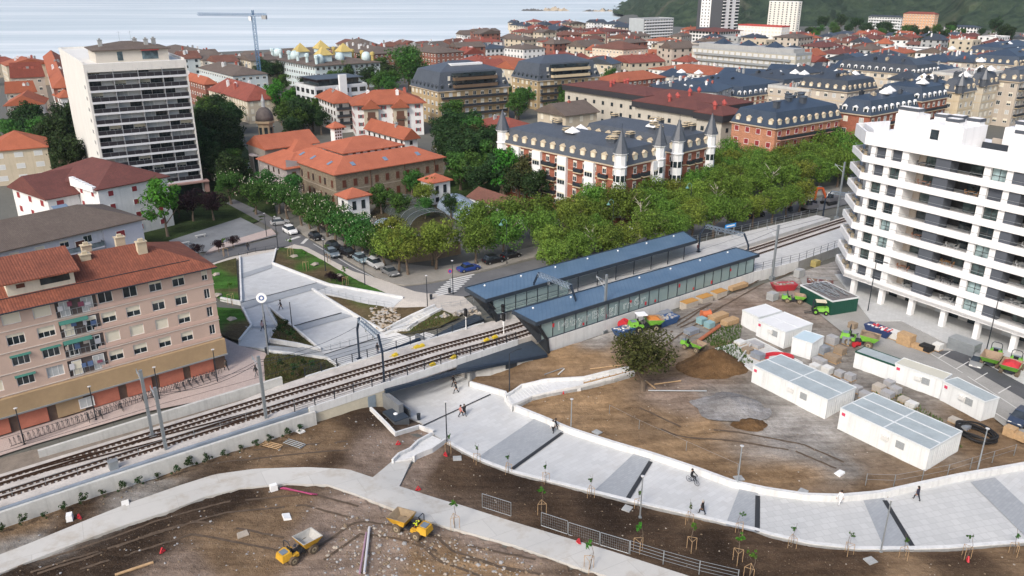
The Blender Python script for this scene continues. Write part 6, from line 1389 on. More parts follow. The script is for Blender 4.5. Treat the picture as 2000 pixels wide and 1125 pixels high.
tree('oak',GG(1255,762),'lone olive green oak with a forked trunk in the middle of the construction yard',.95,None,'oak_tree')
def treefill(px,n,kinds,s0,s1,lab,group,gap=5.0):
 poly=[P(a,b,0).xy for a,b in px];rg=random.Random(n+int(px[0][0]));got=[];k=0
 while len(got)<n and k<n*40:
  k+=1;x=rg.uniform(min(p.x for p in poly),max(p.x for p in poly));y=rg.uniform(min(p.y for p in poly),max(p.y for p in poly))
  if not pip(poly,x,y)or any(math.hypot(x-a,y-b)<gap for a,b in got)or any(math.hypot(x-q[0],y-q[1])<q[3]+2.5 for q in CENT):continue
  got.append((x,y));tree(rg.choice(kinds),(x,y,0),lab,rg.uniform(s0,s1),group,'broadleaf_tree')
treefill([(862,300),(880,380),(960,400),(1060,400),(1000,340),(975,300),(930,280),(900,285)],26,('dark','dark','round','bronze'),.8,1.2,'dark garden tree between the convent and the brick block','dark garden trees right of the convent')
treefill([(395,345),(465,398),(474,340),(462,240),(400,215)],20,('dark','round','dark','chestnut'),.8,1.15,'dark tree in the grove between the tall block and the chapel','grove between the tall block and the chapel')
treefill([(540,268),(640,262),(635,225),(560,215)],14,('dark','round','bright'),.7,1.1,'tree in the garden behind the chapel and convent','garden trees behind the chapel')
treefill([(30,300),(160,350),(150,280),(100,240),(40,250)],14,('dark','dark','round'),.8,1.2,'dark tree left of the tall block','dark trees left of the tall block')
treefill([(840,240),(1110,235),(1130,185),(1000,180),(860,215)],16,('round','round','dark'),.7,1.05,'garden tree at the foot of the olive blocks','garden trees round the olive blocks')
treefill([(560,190),(860,210),(860,150),(700,130),(520,150)],18,('dark','round'),.8,1.3,'garden tree among the hotels','garden trees among the hotels',7)
treefill([(1290,395),(1500,350),(1640,325),(1690,300),(1500,318),(1430,335),(1330,372)],12,('avenue','avenue','yellow'),.95,1.2,'lime green tree filling the ground behind the avenue rows','lime green trees behind the avenue rows')
treefill([(1560,110),(2000,110),(2000,72),(1560,66)],34,('round','dark'),.7,1.3,'small tree among the distant houses on the right','small trees among the far houses',9)
treefill([(700,420),(760,440),(880,420),(900,395),(830,380),(730,395)],8,('bush','bush','round'),.5,.9,'bush in the convent vegetable garden','bushes in the convent garden',4)
def palm(px,py,h,lab):
 t=thing('palm_tree',lab,'palm',P(px,py,0));mb=MB();mb.tube((0,0,-.3),(.2,0,h),.28,7,r2=.22);mb.build('trunk',BARK,t);mb=MB();rg=random.Random(px)
 for i in range(34):
  an=rg.uniform(0,6.28);el=rg.uniform(-.5,1.1);p=Vector((.2,0,h));w=Vector((-math.sin(an),math.cos(an),0))*.32
  for j in range(4):
   d=Vector((math.cos(an)*math.cos(el),math.sin(an)*math.cos(el),math.sin(el)));q=p+d*.8;mb.face([p-w,p+w,q+w*.8,q-w*.8]);p=q;w=w*.8;el-=.42
 mb.build('crown',L_DK,t)
palm(572,262,6.5,'tall palm behind the chapel roof');palm(880,310,3.5,'short palm at the lane end beside the convent');palm(530,158,5,'palm in front of the pale hotel wing')
STK=[]
def sapling(p,lab,kind,s_=1.0,group='staked saplings along the paved walk'):
 t=tree(kind,p,lab,s_,group,'sapling')
 if not STK:
  mb=MB()
  for k in range(3):an=2.1*k;mb.tube((.45*math.cos(an),.45*math.sin(an),-.2),(.45*math.cos(an),.45*math.sin(an),1.2),.024,5)
  for k in range(3):a,b=2.1*k,2.1*(k+1);mb.tube((.45*math.cos(a),.45*math.sin(a),1.2),(.45*math.cos(b),.45*math.sin(b),1.2),.02,4)
  o=mb.build('stakes',WOOD,t);STK.append(o.data)
 else:put('stakes',STK[0],t)
wh=['beside the corner kerb','below the first grey band','left of the first drain slot','where the walk begins to curve','below the second grey band','by the cyclist','near the woman in black','below the third drain slot','where the walk bends right','below the block paving','near the lamp at the kerb','below the fourth drain slot','towards the right edge']
for i,(px,py)in enumerate(((877,882),(931,905),(992,922),(1065,943),(1153,970),(1247,994),(1345,1022),(1445,1042),(1546,1068),(1657,1083),(1765,1090),(1886,1088),(1980,1082))):
 sapling(GG(px,py),'thin staked sapling on the dark soil '+wh[i],'saplingd')
for i,(px,py,lab)in enumerate(((888,1030,'leafy staked sapling on the mud side of the diagonal path'),(1058,1003,'bright sapling behind the first loose fence panel'),(1150,1112,'bright sapling at the lower edge of the diagonal path'),(1247,1076,'bright sapling right of the fence panels'),(1462,1130,'bright sapling at the bottom edge right of centre'),(1350,1075,'faint sapling in the middle of the dark soil'),(1440,1098,'thin sapling behind the bottom edge fence'))):sapling(GG(px,py),lab,'sapling',1.15)
for px,py,lab in((568,500,'young tree at the top corner of the lawn'),(640,512,'young tree by the lawn edge beside the footway'),(676,558,'yellowish young tree near the lower tip of the lawn'),(598,527,'young tree in the middle of the lawn'),(440,500,'young tree by the street above the left lawn'),(452,590,'young tree at the foot of the upper left lawn')):sapling(GG(px,py),lab,'sapling',1.3,'young trees on the plaza lawns')
for i in range(22):
 u=lerp(-75,-36,i/21);p=UVp(u,-3.9+tr_rng.uniform(-.2,.2));p.z=Z(p.x,p.y)-.1;tree('shrub',p,'small dark shrub planted against the long wall under the tracks',tr_rng.uniform(.8,1.4),'shrubs in a row against the track wall','shrub',cat='shrub')
for px,py in((570,668),(590,715),(545,720),(610,725),(575,735),(560,640),(545,655)):tree('shrub',GG(px,py),'small shrub growing in the rough planted slope left of the bridge',tr_rng.uniform(1,1.8),'shrubs on the rough slope','shrub',cat='shrub')
for px,py in((655,551),(668,556),(645,549)):o=tree('plum',GG(px,py),'low dark red shrub by the lower tip of the lawn',.28,'dark red shrubs on the lawn','shrub',cat='shrub')
for px,py,lab in((388,500,'dark red bush in a row by the street, nearest the pink roof'),(428,492,'dark red bush in the middle of the street row'),(456,484,'dark red bush at the right end of the street row')):tree('plum',P(px,py,0),lab,.42,None,'bush',cat='bush')
def scatter(name,px,n,r0,r1,mats,seed,lab,cat='rubble'):
 poly=px2w(px);rg=random.Random(seed);xs=[p.x for p in poly];ys=[p.y for p in poly];mb=MB();k=0
 while k<n:
  x,y=rg.uniform(min(xs),max(xs)),rg.uniform(min(ys),max(ys))
  if not pip(poly,x,y)or inpave(x,y):k+=.2;continue
  r=r0+(r1-r0)*rg.random()**3;mb.rock((x,y,zdirt(x,y)),r,rg.randrange(len(mats)),rg);k+=1
 return stuff(tag(mb.build(name,mats),lab,cat))
ST1=M('pale limestone',(.34,.30,.25),.9,.2,3);ST2=M('brown stone',(.20,.15,.10),.9,.2,3);ST3=M('grey rubble',(.30,.30,.30),.9,.2,3)
scatter('loose_stones',[(850,875),(1000,935),(1500,1055),(1700,1085),(2000,1075),(2000,1125),(1360,1125),(1000,1015),(790,945)],420,.03,.12,[ST1,ST2],1,'loose stones scattered over the dark planting soil')
scatter('loose_stones',[(0,1125),(470,962),(640,952),(900,1045),(1150,1125)],700,.03,.16,[ST2,ST3],2,'stones and clods scattered round the yellow dumpers')
scatter('loose_stones',[(650,1000),(820,1030),(1000,1085),(1100,1125),(620,1125)],800,.05,.26,[ST1,ST2,ST3],3,'coarse rubble on the rough ground below the dumpers')
scatter('loose_stones',[(0,1010),(600,830),(760,800),(830,850),(760,905),(680,912),(500,912),(0,1075)],450,.03,.17,[ST2,ST3],4,'stones scattered between the track wall and the curved path')
scatter('loose_stones',[(1000,790),(1230,700),(1450,750),(1480,830),(1800,915),(2000,880),(2000,905),(1640,960),(1500,950),(1250,880)],500,.03,.14,[ST1,ST2],5,'stones scattered over the brown bank above the paved walk')
w=px2w([(726,604),(738,600),(782,606),(780,630),(752,650),(735,642),(712,634)]);rg=random.Random(8);mb=MB()
for _ in range(260):
 x,y=rg.uniform(min(p.x for p in w),max(p.x for p in w)),rg.uniform(min(p.y for p in w),max(p.y for p in w))
 if pip(w,x,y):mb.rock((x,y,Z(x,y)+.22),rg.uniform(.2,.4),rg.randrange(3),rg,.5)
stuff(tag(mb.build('rock_bed',[ST1,M('tan rock',(.34,.27,.19),.9,.2,3),M('white rock',(.38,.36,.33),.9,.15,3)]),'bed of pale boulders in the point of the planted triangle','rocks'))
mb=MB();a,b=P(848,622,-.4),P(930,602,.2)
for i in range(75):
 f_=rg.random();q=a.lerp(b,f_);mb.rock((q.x+rg.uniform(-.4,.4),q.y+rg.uniform(-.4,.4),lerp(-1.5,-.2,rg.random())+f_*.4),rg.uniform(.3,.6),rg.randrange(2),rg,.9)
stuff(tag(mb.build('boulder_wall',[ST1,ST3]),'rough boulder wall beside the blue canopy and the stepped ramp','stone wall'))
def grass(px,n,mats,lab,hh=.35):
 poly=px2w(px);rg=random.Random(n);xs=[p.x for p in poly];ys=[p.y for p in poly];mb=MB();k=0
 while k<n:
  x,y=rg.uniform(min(xs),max(xs)),rg.uniform(min(ys),max(ys));k+=.2
  if not pip(poly,x,y):continue
  z=zg(x,y)-.05;k+=.8
  for j in range(3):an=rg.uniform(0,6.28);d=Vector((math.cos(an),math.sin(an),0))*hh*.35;e=Vector((-d.y,d.x,0))*.35;mb.face([(x-e.x,y-e.y,z),(x+e.x,y+e.y,z),(x+d.x,y+d.y,z+hh*rg.uniform(.5,1.2))],rg.randrange(len(mats)))
 return stuff(tag(mb.build('weeds',mats),lab,'weeds'))
GR1,GR2=MLEAF('weed green',(0.050,0.100,0.020),(0.070,0.120,0.030),trans=0),MLEAF('dry weed',(0.140,0.120,0.050),(0.100,0.090,0.040),trans=0)
grass([(1375,668),(1400,645),(1450,640),(1440,680),(1470,715),(1430,720)],900,[GR1],'patch of fresh weeds beside the orange pipe',.5)
grass([(1660,790),(1700,800),(1800,880),(1880,880),(1840,830),(1740,760)],900,[GR1,GR2],'weeds between the office containers and the long white container',.5)
grass([(526,608),(543,640),(528,665),(581,674),(620,683)],700,[GR1,GR2],'rough grass on the wedge beside the sloping plaza',.3)
grass([(523,693),(582,698),(636,706),(655,719),(550,750),(518,748)],1100,[GR1,GR2],'rough grass on the slope left of the bridge',.35)
grass([(773,660),(806,642),(862,610),(895,622),(785,666)],500,[GR1,GR2],'rough grass strip beside the blue canopy',.3)
# ---------------------------------------------------------------- vehicles
def head(p,q):d=q-p;return math.atan2(d.y,d.x)
TYRE=BLACK;RIM=M('alloy rim',(.45,.46,.47),.35,.1,3,.7);LAMPW=M('clear lamp',(.75,.75,.72),.15,.05);LAMPR=M('red lamp',(.45,.02,.02),.25,.05)
CG=MGLASS('car glass',(.025,.032,.04),.05)
CARM={}
def carparts(kind,col):
 k=(kind,col)
 if k in CARM:return CARM[k]
 L,Wd,H_,hood,back={'hatch':(4.1,1.76,1.5,1.05,.35),'suv':(4.4,1.86,1.68,1.1,.4),'sedan':(4.6,1.8,1.45,1.2,1.0),'van':(4.9,1.9,1.95,.8,.1)}[kind]
 pm=paint(col);w=Wd/2;f=L/2;belt=H_*.6
 st=[(-f,.42,belt*.86,w*.80),(-f+.18,.26,belt*.98,w*.95),(-f+.8,.2,belt,w),(f-hood-.4,.2,belt,w),(f-hood*.8,.2,belt*.97,w),(f-.35,.24,belt*.80,w*.96),(f-.06,.34,belt*.70,w*.84),(f,.4,belt*.58,w*.76)]
 mb=MB();vs=[]
 for x,z0,z1,ww in st:vs+=[(x,-ww*.94,z0),(x,ww*.94,z0),(x,ww,(z0+z1)/2),(x,ww*.95,z1),(x,-ww*.95,z1),(x,-ww,(z0+z1)/2)]
 fs=[(5,4,3,2,1,0)]
 for i in range(len(st)-1):
  for j in range(6):a,b=i*6+j,i*6+(j+1)%6;fs.append((a,b,b+6,a+6))
 n=(len(st)-1)*6;fs.append(tuple(n+i for i in range(6)));mb.mesh(vs,fs)
 r0,r1=-f+back+.45,f-hood-.75;wt=w*.78
 mb.hexa([(r0,-wt,H_-.09),(r1,-wt,H_-.09),(r1,wt,H_-.09),(r0,wt,H_-.09)],[(r0+.1,-wt*.92,H_),(r1-.12,-wt*.92,H_),(r1-.12,wt*.92,H_),(r0+.1,wt*.92,H_)])
 def me(b,name,mats,sm=False):
  m=bpy.data.meshes.new(name);m.from_pydata(b.v,[],b.f)
  for q in(mats if isinstance(mats,list)else[mats]):m.materials.append(q)
  m.polygons.foreach_set('material_index',b.m);return m
 body=me(mb,'body',pm)
 g=MB();b0,b1=-f+back,f-hood;g.hexa([(b0,-w*.93,belt*.97),(b1,-w*.93,belt*.97),(b1,w*.93,belt*.97),(b0,w*.93,belt*.97)],[(r0+.02,-wt,H_-.08),(r1-.02,-wt,H_-.08),(r1-.02,wt,H_-.08),(r0+.02,wt,H_-.08)])
 wh=MB();wh.wheel((0,0,0),(0,1,0),.33,.22,16,0);wh.wheel((0,0,0),(0,1,0),.19,.24,10,1)
 lp=MB();lp.b2(f-.22,-.2,0,f-.02,.2,.16)
 rl=MB();rl.b2(-f+.0,-.16,0,-f+.14,.16,.2)
 mr=MB();mr.box(b1-.25,0,belt,.16,.2,.14)
 CARM[k]=(body,me(g,'windows',CG),me(wh,'wheel',[TYRE,RIM]),me(lp,'headlight',LAMPW),me(rl,'tail_light',LAMPR),me(mr,'mirror',pm),L,w,belt);return CARM[k]
def car(p,rz,kind,col,lab,group=None,name='parked_car',extra=None):
 t=thing(name,lab,'car',p,rz,group);b,g,wm,lp,rl,mr,L,w,belt=carparts(kind,col);put('body',b,t);put('windows',g,t)
 for sx in(-1,1):
  for sy in(-1,1):put('wheel',wm,t,(sx*L*.31,sy*(w-.11),.33))
 for sy in(-1,1):put('headlight',lp,t,(0,sy*w*.58,belt*.55));put('tail_light',rl,t,(0,sy*w*.62,belt*.66));put('mirror',mr,t,(0,sy*(w+.06),-.06))
 if extra=='box':mb=MB();mb.hexa([(-1.2,-.4,1.69),(.7,-.3,1.69),(.7,.3,1.69),(-1.2,.4,1.69)],[(-1.1,-.3,2.02),(.3,-.22,2.0),(.3,.22,2.0),(-1.1,.3,2.02)]);mb.build('roof_box',M('grey roof box',(.30,.31,.32),.5,.05),t)
 return t
sd=head(P(600,466,0),P(760,556,0));PK_='cars parked along the tree lined street'
for px,py,k,c,lab,rz in((567,455,'suv',(.68,.69,.70),'white car driving past the pedestrian crossing by the chestnuts',sd),(617,467,'hatch',(.012,.012,.014),'black car parked alone just below the white one',sd),(652,487,'suv',(.013,.013,.015),'black car parked tightly behind the grey blue hatchback',sd),(649,499,'hatch',(.17,.21,.25),'grey blue hatchback standing on the road side of the two black cars',sd),(680,498,'suv',(.014,.014,.016),'black car second in the row, ahead of the light blue one',sd),(705,510,'hatch',(.20,.27,.31),'light blue hatchback in the middle of the parked row',sd),(733,520,'suv',(.40,.41,.42),'silver people carrier with a roof box in the parked row',sd),(762,535,'sedan',(.16,.165,.17),'dark silver estate car last in the parked row',sd)):
 car(P(px,py,.03),rz+tr_rng.uniform(-.03,.03),k,c,lab,PK_,extra='box' if 'box' in lab else None)
av=math.atan2(ad_.y,ad_.x)
for px,py,k,c,lab in((915,528,'sedan',(.02,.05,.22),'blue saloon parked under the avenue trees'),(964,513,'suv',(.012,.012,.014),'black car parked right of the blue saloon'),(998,503,'hatch',(.014,.014,.016),'black hatchback by the street lamp right of the other black car'),(1440,430,'van',(.012,.012,.014),'black van parked below the trees beside the far platform'),(1475,424,'van',(.014,.014,.016),'second black van parked right of the first, under the trees'),(1240,460,'van',(.6,.6,.6),'white van glimpsed through the avenue trees'),(1360,430,'sedan',(.5,.51,.52),'silver car glimpsed under the trees behind the far platform'),(1390,425,'suv',(.62,.62,.63),'white car glimpsed under the trees right of the silver car'),(1300,452,'hatch',(.25,.03,.03),'dark red car glimpsed under the trees')):
 car(P(px,py,.03),av,k,c,lab,'cars along the avenue')
car(GG(1909,712),head(GG(1925,690),GG(1905,718)),'sedan',(.22,.225,.23),'grey saloon parked between the stacked metal frames and the green dumpers')
car(GG(1992,824),head(GG(2015,808),GG(1985,835)),'suv',(.03,.045,.08),'dark blue car at the right edge below the long white container')
for px,py,c,lab in((480,330,(.3,.36,.42),'pale blue car parked behind the chapel'),(547,438,(.35,.36,.37),'silver car under the chestnut at the side street'),(862,292,(.65,.66,.66),'white car in the lane behind the convent'),(492,328,(.6,.61,.62),'white car parked right of the pale blue one behind the chapel')):car(P(px,py,.03),rad(20),'hatch',c,lab)
# ---------------------------------------------------------------- people
SKIN=M('skin',(.42,.26,.19),.6,.05);HAIR=M('dark hair',(.03,.022,.018),.7,.1)
def person(p,rz,top,legs,lab,pose='walk',coat=False,scale=1.0,hair=None):
 t=thing('person',lab,'person',p,rz);s=.26 if pose=='walk' else .05
 if pose=='sit':hp=.55
 else:hp=.88
 J={'pel':(0,0,hp),'sp':(0,0,hp+.25),'ch':(.02,0,hp+.47),'nk':(.02,0,hp+.60),'hd':(.04,0,hp+.72),'tp':(.03,0,hp+.84)};E_=[('pel','sp',0),('sp','ch',0),('ch','nk',0),('nk','hd',0),('hd','tp',0)]
 Rd={'pel':.15,'sp':.14,'ch':.165,'nk':.06,'hd':.105,'tp':.075}
 for sd_,n in((1,'l'),(-1,'r')):
  sw=s*sd_
  if pose=='sit':J['kn'+n]=(.42,.13*sd_,hp-.02);J['an'+n]=(.42+.05*sd_,.13*sd_,hp-.42);J['to'+n]=(.6+.05*sd_,.13*sd_,hp-.47)
  else:J['kn'+n]=(sw*.8+.05,.1*sd_,.47);J['an'+n]=(sw*1.25-.03,.1*sd_,.08 if sw>=0 else .12);J['to'+n]=(sw*1.25+.16,.11*sd_,.04)
  J['hi'+n]=(0,.1*sd_,hp-.05);J['sh'+n]=(.02,.2*sd_,hp+.49);ww=-sw
  if pose=='sit':J['el'+n]=(.22,.25*sd_,hp+.25);J['wr'+n]=(.5,.2*sd_,hp+.22)
  else:J['el'+n]=(ww*.5-.02,.26*sd_,hp+.2);J['wr'+n]=(ww*1.0+.08,.24*sd_,hp-.03)
  hx,hy,hz=J['wr'+n];J['pa'+n]=(hx+.05,hy,hz-.07)
  E_+=[('pel','hi'+n,0),('hi'+n,'kn'+n,0),('kn'+n,'an'+n,0),('an'+n,'to'+n,0),('ch','sh'+n,0),('sh'+n,'el'+n,0),('el'+n,'wr'+n,0),('wr'+n,'pa'+n,0)]
  Rd.update({'hi'+n:.11,'kn'+n:.07,'an'+n:.05,'to'+n:.045,'sh'+n:.075,'el'+n:.055,'wr'+n:.036,'pa'+n:.034})
  for k in range(5):
   an=(k-2)*.022;f='f%d%s'%(k,n);J[f]=(hx+.07+(.05 if k==4 else 0),hy+an,hz-.15+abs(k-2)*.012+(.06 if k==4 else 0));E_.append(('pa'+n,f,0));Rd[f]=.010
 names=list(J);ix={n:i for i,n in enumerate(names)};me=bpy.data.meshes.new('p');me.from_pydata([J[n]for n in names],[(ix[a],ix[b])for a,b,_ in E_],[])
 o=bpy.data.objects.new('p',me);COL.objects.link(o);m=o.modifiers.new('s','SKIN');m.use_smooth_shade=True
 for n in names:v=me.skin_vertices[0].data[ix[n]];v.radius=(Rd[n],Rd[n]*(1.12 if n in('ch','pel','sp')else 1))
 me.skin_vertices[0].data[0].use_root=True;o.modifiers.new('u','SUBSURF').levels=1
 dgr=bpy.context.evaluated_depsgraph_get();bm_=bpy.data.meshes.new_from_object(o.evaluated_get(dgr));bpy.data.objects.remove(o);bm_.name='body';bm_.materials.clear()
 for q in(SKIN,M('cloth top %d %d %d'%tuple(int(x*99)for x in top),top,.9,.1,3),M('cloth legs %d %d %d'%tuple(int(x*99)for x in legs),legs,.9,.1,3),M('shoe',(.03,.03,.03),.6,.1)):bm_.materials.append(q)
 for q in bm_.polygons:
  c=q.center;z=c.z
  if z>hp+.6:mi=0
  elif z>hp-.02 or(coat and z>.5 and pose!='sit'):mi=1
  elif z<(.09 if pose!='sit' else hp-.43):mi=3
  else:mi=2
  if abs(c.y)>.17 and z<hp+.0 and z>hp-.25 and pose!='sit':mi=0
  q.material_index=mi
 put('body',bm_,t);mb=MB();mb.lathe([(.112,hp+.73),(.118,hp+.79),(.10,hp+.87),(.04,hp+.91)],10,0,(.025,0,0));mb.b2(-.1,-.08,hp+.64,-.05,.08,hp+.8)
 mb.build('hair',hair or HAIR,t,True)
 mb=MB();mb.box(.145,0,hp+.70,.03,.03,.04);mb.box(.135,.04,hp+.745,.02,.025,.015);mb.box(.135,-.04,hp+.745,.02,.025,.015);mb.box(.135,0,hp+.67,.02,.05,.012);mb.build('face',M('face features',(.20,.10,.08),.7,.05),t)
 if coat:mb=MB();mb.lathe([(.20,hp-.32),(.19,hp-.05),(.17,hp+.2)],12,0,(0,0,0));mb.build('coat',bm_.materials[1],t,True)
 t.scale=(scale,)*3;return t
BK_=(.02,.02,.023);DN=(.04,.05,.08);GRY=(.15,.15,.16)
for px,py,tp,lg,lab,kw in((549,605,BK_,BK_,'person in black walking down the sloping plaza near the round logo sign',{}),(513,646,(.5,.35,.36),DN,'person in a pink top on the left walkway, walking behind another',{}),(517,638,(.45,.4,.4),BK_,'person in a pale top and black skirt by the round logo sign',{}),(738,690,BK_,DN,'person in black standing at the foot of the sloping plaza',{'pose':'stand'}),(886,754,BK_,BK_,'person in black further inside the underpass mouth',{}),(891,768,BK_,BK_,'person in dark clothes coming out of the underpass',{}),(900,814,(.45,.17,.15),BK_,'person in a rust red jacket walking beside one in black',{}),(907,812,BK_,BK_,'person in a long black coat beside the red jacket',{'coat':True}),(1080,844,(.6,.6,.6),BK_,'person with a pale bag below the first long drain slot',{}),(1085,841,BK_,BK_,'person in black by the wall at the first long drain slot',{}),(1371,1004,BK_,BK_,'woman in a long black coat alone on the pale paving',{'coat':True,'hair':M('grey hair',(.4,.38,.35),.7,.1)}),(1640,985,(.70,.70,.70),(.65,.66,.68),'person dressed in white by the low retaining wall',{'coat':True}),(1790,977,(.03,.03,.05),BK_,'person in dark clothes striding with a small green bag',{}),(443,724,(.08,.07,.06),BK_,'person in a brown jacket walking by the bicycle racks',{}),(501,736,BK_,GRY,'person in dark clothes by the line mast left of the bridge',{}),(1363,492,(.14,.05,.06),BK_,'person in dark red waiting on the far platform',{'pose':'stand'}),(485,490,BK_,DN,'person in black on the street corner pavement',{})):
 z={(1363,492):1.35}.get((px,py));q=P(px,py,z)if z else GG(px,py);person(q,tr_rng.uniform(0,6.28),tp,lg,lab,**kw)
q=GG(1352,944);rz=head(GG(1342,938),GG(1362,949));t=thing('bicycle','dark bicycle ridden along the paved walk','bicycle',q,rz)
def bikemesh():
 fr_=MB()
 for a,b in(((-.15,0,.95),(-.05,0,.3)),((-.1,0,.75),(.45,0,.8)),((-.05,0,.3),(.45,0,.75)),((-.05,0,.3),(-.52,0,.34)),((-.12,0,.8),(-.52,0,.34)),((.42,0,1.0),(.58,0,.34)),((.42,-.26,1.02),(.42,.26,1.02))):fr_.tube(a,b,.025,5)
 fr_.box(-.16,0,.95,.26,.14,.06)
 w_=MB();n=18
 for i in range(n):a,b=6.283*i/n,6.283*(i+1)/n;w_.tube((.34*math.cos(a),0,.34*math.sin(a)),(.34*math.cos(b),0,.34*math.sin(b)),.022,4);
 for i in range(6):a=3.1416*i/6;w_.tube((-.33*math.cos(a),0,-.33*math.sin(a)),(.33*math.cos(a),0,.33*math.sin(a)),.006,3)
 return fr_,w_
f1,w1=bikemesh();fo=f1.build('frame',DARK,t);wo=w1.build('wheel',BLACK,t,False,(-.52,0,.34));put('wheel',wo.data,t,(.58,0,.34))
person(q+Vector((-.15*math.cos(rz),-.15*math.sin(rz),.42)),rz,BK_,BK_,'cyclist in black riding the dark bicycle','sit')
RK='bicycle stands in front of the pink apartment block';rk=None
for i in range(22):
 u=lerp(-64,-36.5,i/21);f_=i/21;b_=P(lerp(30,425,f_),lerp(868,733,f_)-2,-.5);r_=math.atan2((P(425,733,-.5)-P(30,868,-.5)).y,(P(425,733,-.5)-P(30,868,-.5)).x)
 if rk is None:
  rk=thing('bicycle_rack','dark steel bicycle stand in front of the terracotta panels','bicycle rack',b_,r_,RK);m_=MB()
  for x in(-.45,0,.45):m_.path([(x,-.35,0),(x,-.35,.75),(x,.35,.75),(x,.35,0)],.03,4)
  m_.beam((-.6,-.35,.02),(.6,-.35,.02),.06,.05);m_.build('hoops',DARK,rk)
 else:dup(rk,b_,r_,rk['label'])
bk=None
for i,f_ in enumerate((.36,.42,.52,.63,.68,.80,.83,.86,.89,.92,.95,.98)):
 b_=P(lerp(30,425,f_)+2,lerp(868,733,f_)+3,-.5)
 if bk is None:
  bk=thing('bicycle','bicycle parked in the stands by the pink block','bicycle',b_,r_+1.4,'bicycles parked by the pink block');put('frame',fo.data,bk);put('wheel',wo.data,bk,(-.52,0,.34));put('wheel',wo.data,bk,(.58,0,.34))
 else:dup(bk,b_,r_+1.4+.1*(i%3),bk['label'])
 # ---------------------------------------------------------------- lamps, signs
def lamp(p,h,lab,kind='post',rz=0.0,group=None):
 t=thing('street_lamp',lab,'street lamp',p,rz,group);mb=MB();mat=DARK if kind!='grey' else STEEL;mb.tube((0,0,-.3),(0,0,h),.085,7,r2=.06);mb.box(0,0,-.05,.3,.3,.12);mb.build('pole',mat,t)
 if kind=='arm':m_=MB();m_.tube((0,0,h),(1.5,0,h+.25),.05,5);m_.build('arm',mat,t);m_=MB();m_.box(1.6,0,h+.18,.7,.26,.1);m_.build('lamp_head',mat,t)
 elif kind=='crook':m_=MB();m_.path([(0,0,h),(.1,0,h+.5),(.6,0,h+.9),(1.1,0,h+.6),(1.2,0,h+.2)],.05,5);m_.build('arm',M('green lamp paint',(.10,.22,.20),.5,.1),t);m_=MB();m_.lathe([(.08,.3),(.2,.15),(.42,-.1),(.4,-.16)],10,0,(1.2,0,h-.05));m_.build('lamp_shade',M('green lamp paint',(.10,.22,.20),.5,.1),t)
 else:m_=MB();m_.lathe([(.09,0),(.2,.02),(.22,.08),(.08,.12)],12,0,(0,0,h));m_.build('lamp_head',M('pale lamp head',(.5,.5,.5),.5,.1),t)
 return t
PLG='slim dark lamps of the plazas'
for px,py,h,k,lab,r_ in((571,641,4.5,'post','slim dark lamp on the sloping plaza beside the wedge of grass',0),(523,671,5.2,'post','slim dark lamp by the left walkway beside the logo sign',0),(636,528,6,'post','slim dark lamp on the footway above the lawn',0),(713,556,6,'post','slim dark lamp near the lower tip of the lawn',0),(543,484,6.5,'post','slim dark lamp at the top corner of the lawn',0),(835,600,5.5,'post','slim dark lamp on the cream pavement by the stepped ramp',0),(885,574,6,'post','slim dark lamp by the zebra crossing',0),(873,866,5.6,'post','slim dark lamp at the lower plaza corner by the kiosk',0),(1115,838,4.2,'grey','grey lamp behind the retaining wall above the first grey band',0),(1250,1010,5.0,'grey','thin grey lamp at the kerb below the second grey band',0),(1440,948,5.0,'grey','thin grey lamp by the wall above the cyclist',0),(1720,1078,6.0,'grey','grey lamp leaning over the fourth drain slot at the kerb',0),(1908,922,5.5,'grey','grey lamp by the black pipe coil',0),(995,768,6.0,'arm','dark double lamp above the wing wall by the timber stairs',.6),(1694,612,9.0,'arm','tall dark street lamp before the first piers of the white block',-1),(1924,695,9.0,'arm','tall dark street lamp right of the stacked metal frames',-1),(1672,470,0,'x','',0),(990,515,8,'crook','green curved lamp on the avenue behind the far shelter',3.6),(1195,470,8,'crook','green curved lamp in the trees over the middle of the shelters',3.6),(1345,438,8.5,'crook','green curved lamp in the trees by the shelter ends',3.6),(425,746,4.8,'post','dark lamp at the right corner of the pink block',0),(312,780,4.6,'post','dark lamp in front of the pink block, middle of three',0),(188,820,4.6,'post','dark lamp in front of the pink block by the small window',0),(48,868,4.8,'post','dark lamp with a pale panel at the lower left',0),(1448,610,0,'x','',0),(521,462,5,'post','lamp at the side street corner by the white car',0)):
 if k!='x':lamp(GG(px,py),h,lab,k,r_)
q=GG(524,692);t=thing('round_sign','tall sign pole topped by a white disc with a blue ring','sign',q,0);m_=MB();m_.tube((0,0,-.3),(0,0,8.2),.11,8,r2=.09);m_.build('pole',STEEL,t)
m_=MB();m_.wheel((0,0,8.8),(.2,-1,.15),.72,.22,24);dk=m_.build('disc',WHITE,t);m_=MB();v=Vector((.2,-1,.15)).normalized()*.12;e1=v.orthogonal().normalized();e2=v.normalized().cross(e1)
ring_=[Vector((0,0,8.8))+v+(e1*math.cos(6.283*i/24)+e2*math.sin(6.283*i/24))*.3 for i in range(25)]
m_.path(ring_,.085,6);m_.build('emblem',M('emblem blue',(.02,.09,.30),.5,.05),dk)
q=P(1425,458,1.35);t=thing('station_sign','bright blue station name board on two posts at the far platform','sign',q,av);m_=MB();m_.b2(-1.6,-.04,1.5,1.6,.04,2.3);m_.build('panel',M('sign blue',(.03,.25,.62),.4,.05),t);m_=MB();[m_.tube((s,0,0),(s,0,1.5),.05,5)for s in(-1.2,1.2)];m_.build('posts',STEEL,t)
m_=MB();m_.b2(-1.2,-.05,1.75,1.2,-.041,2.05);m_.build('lettering',WHITE,t)
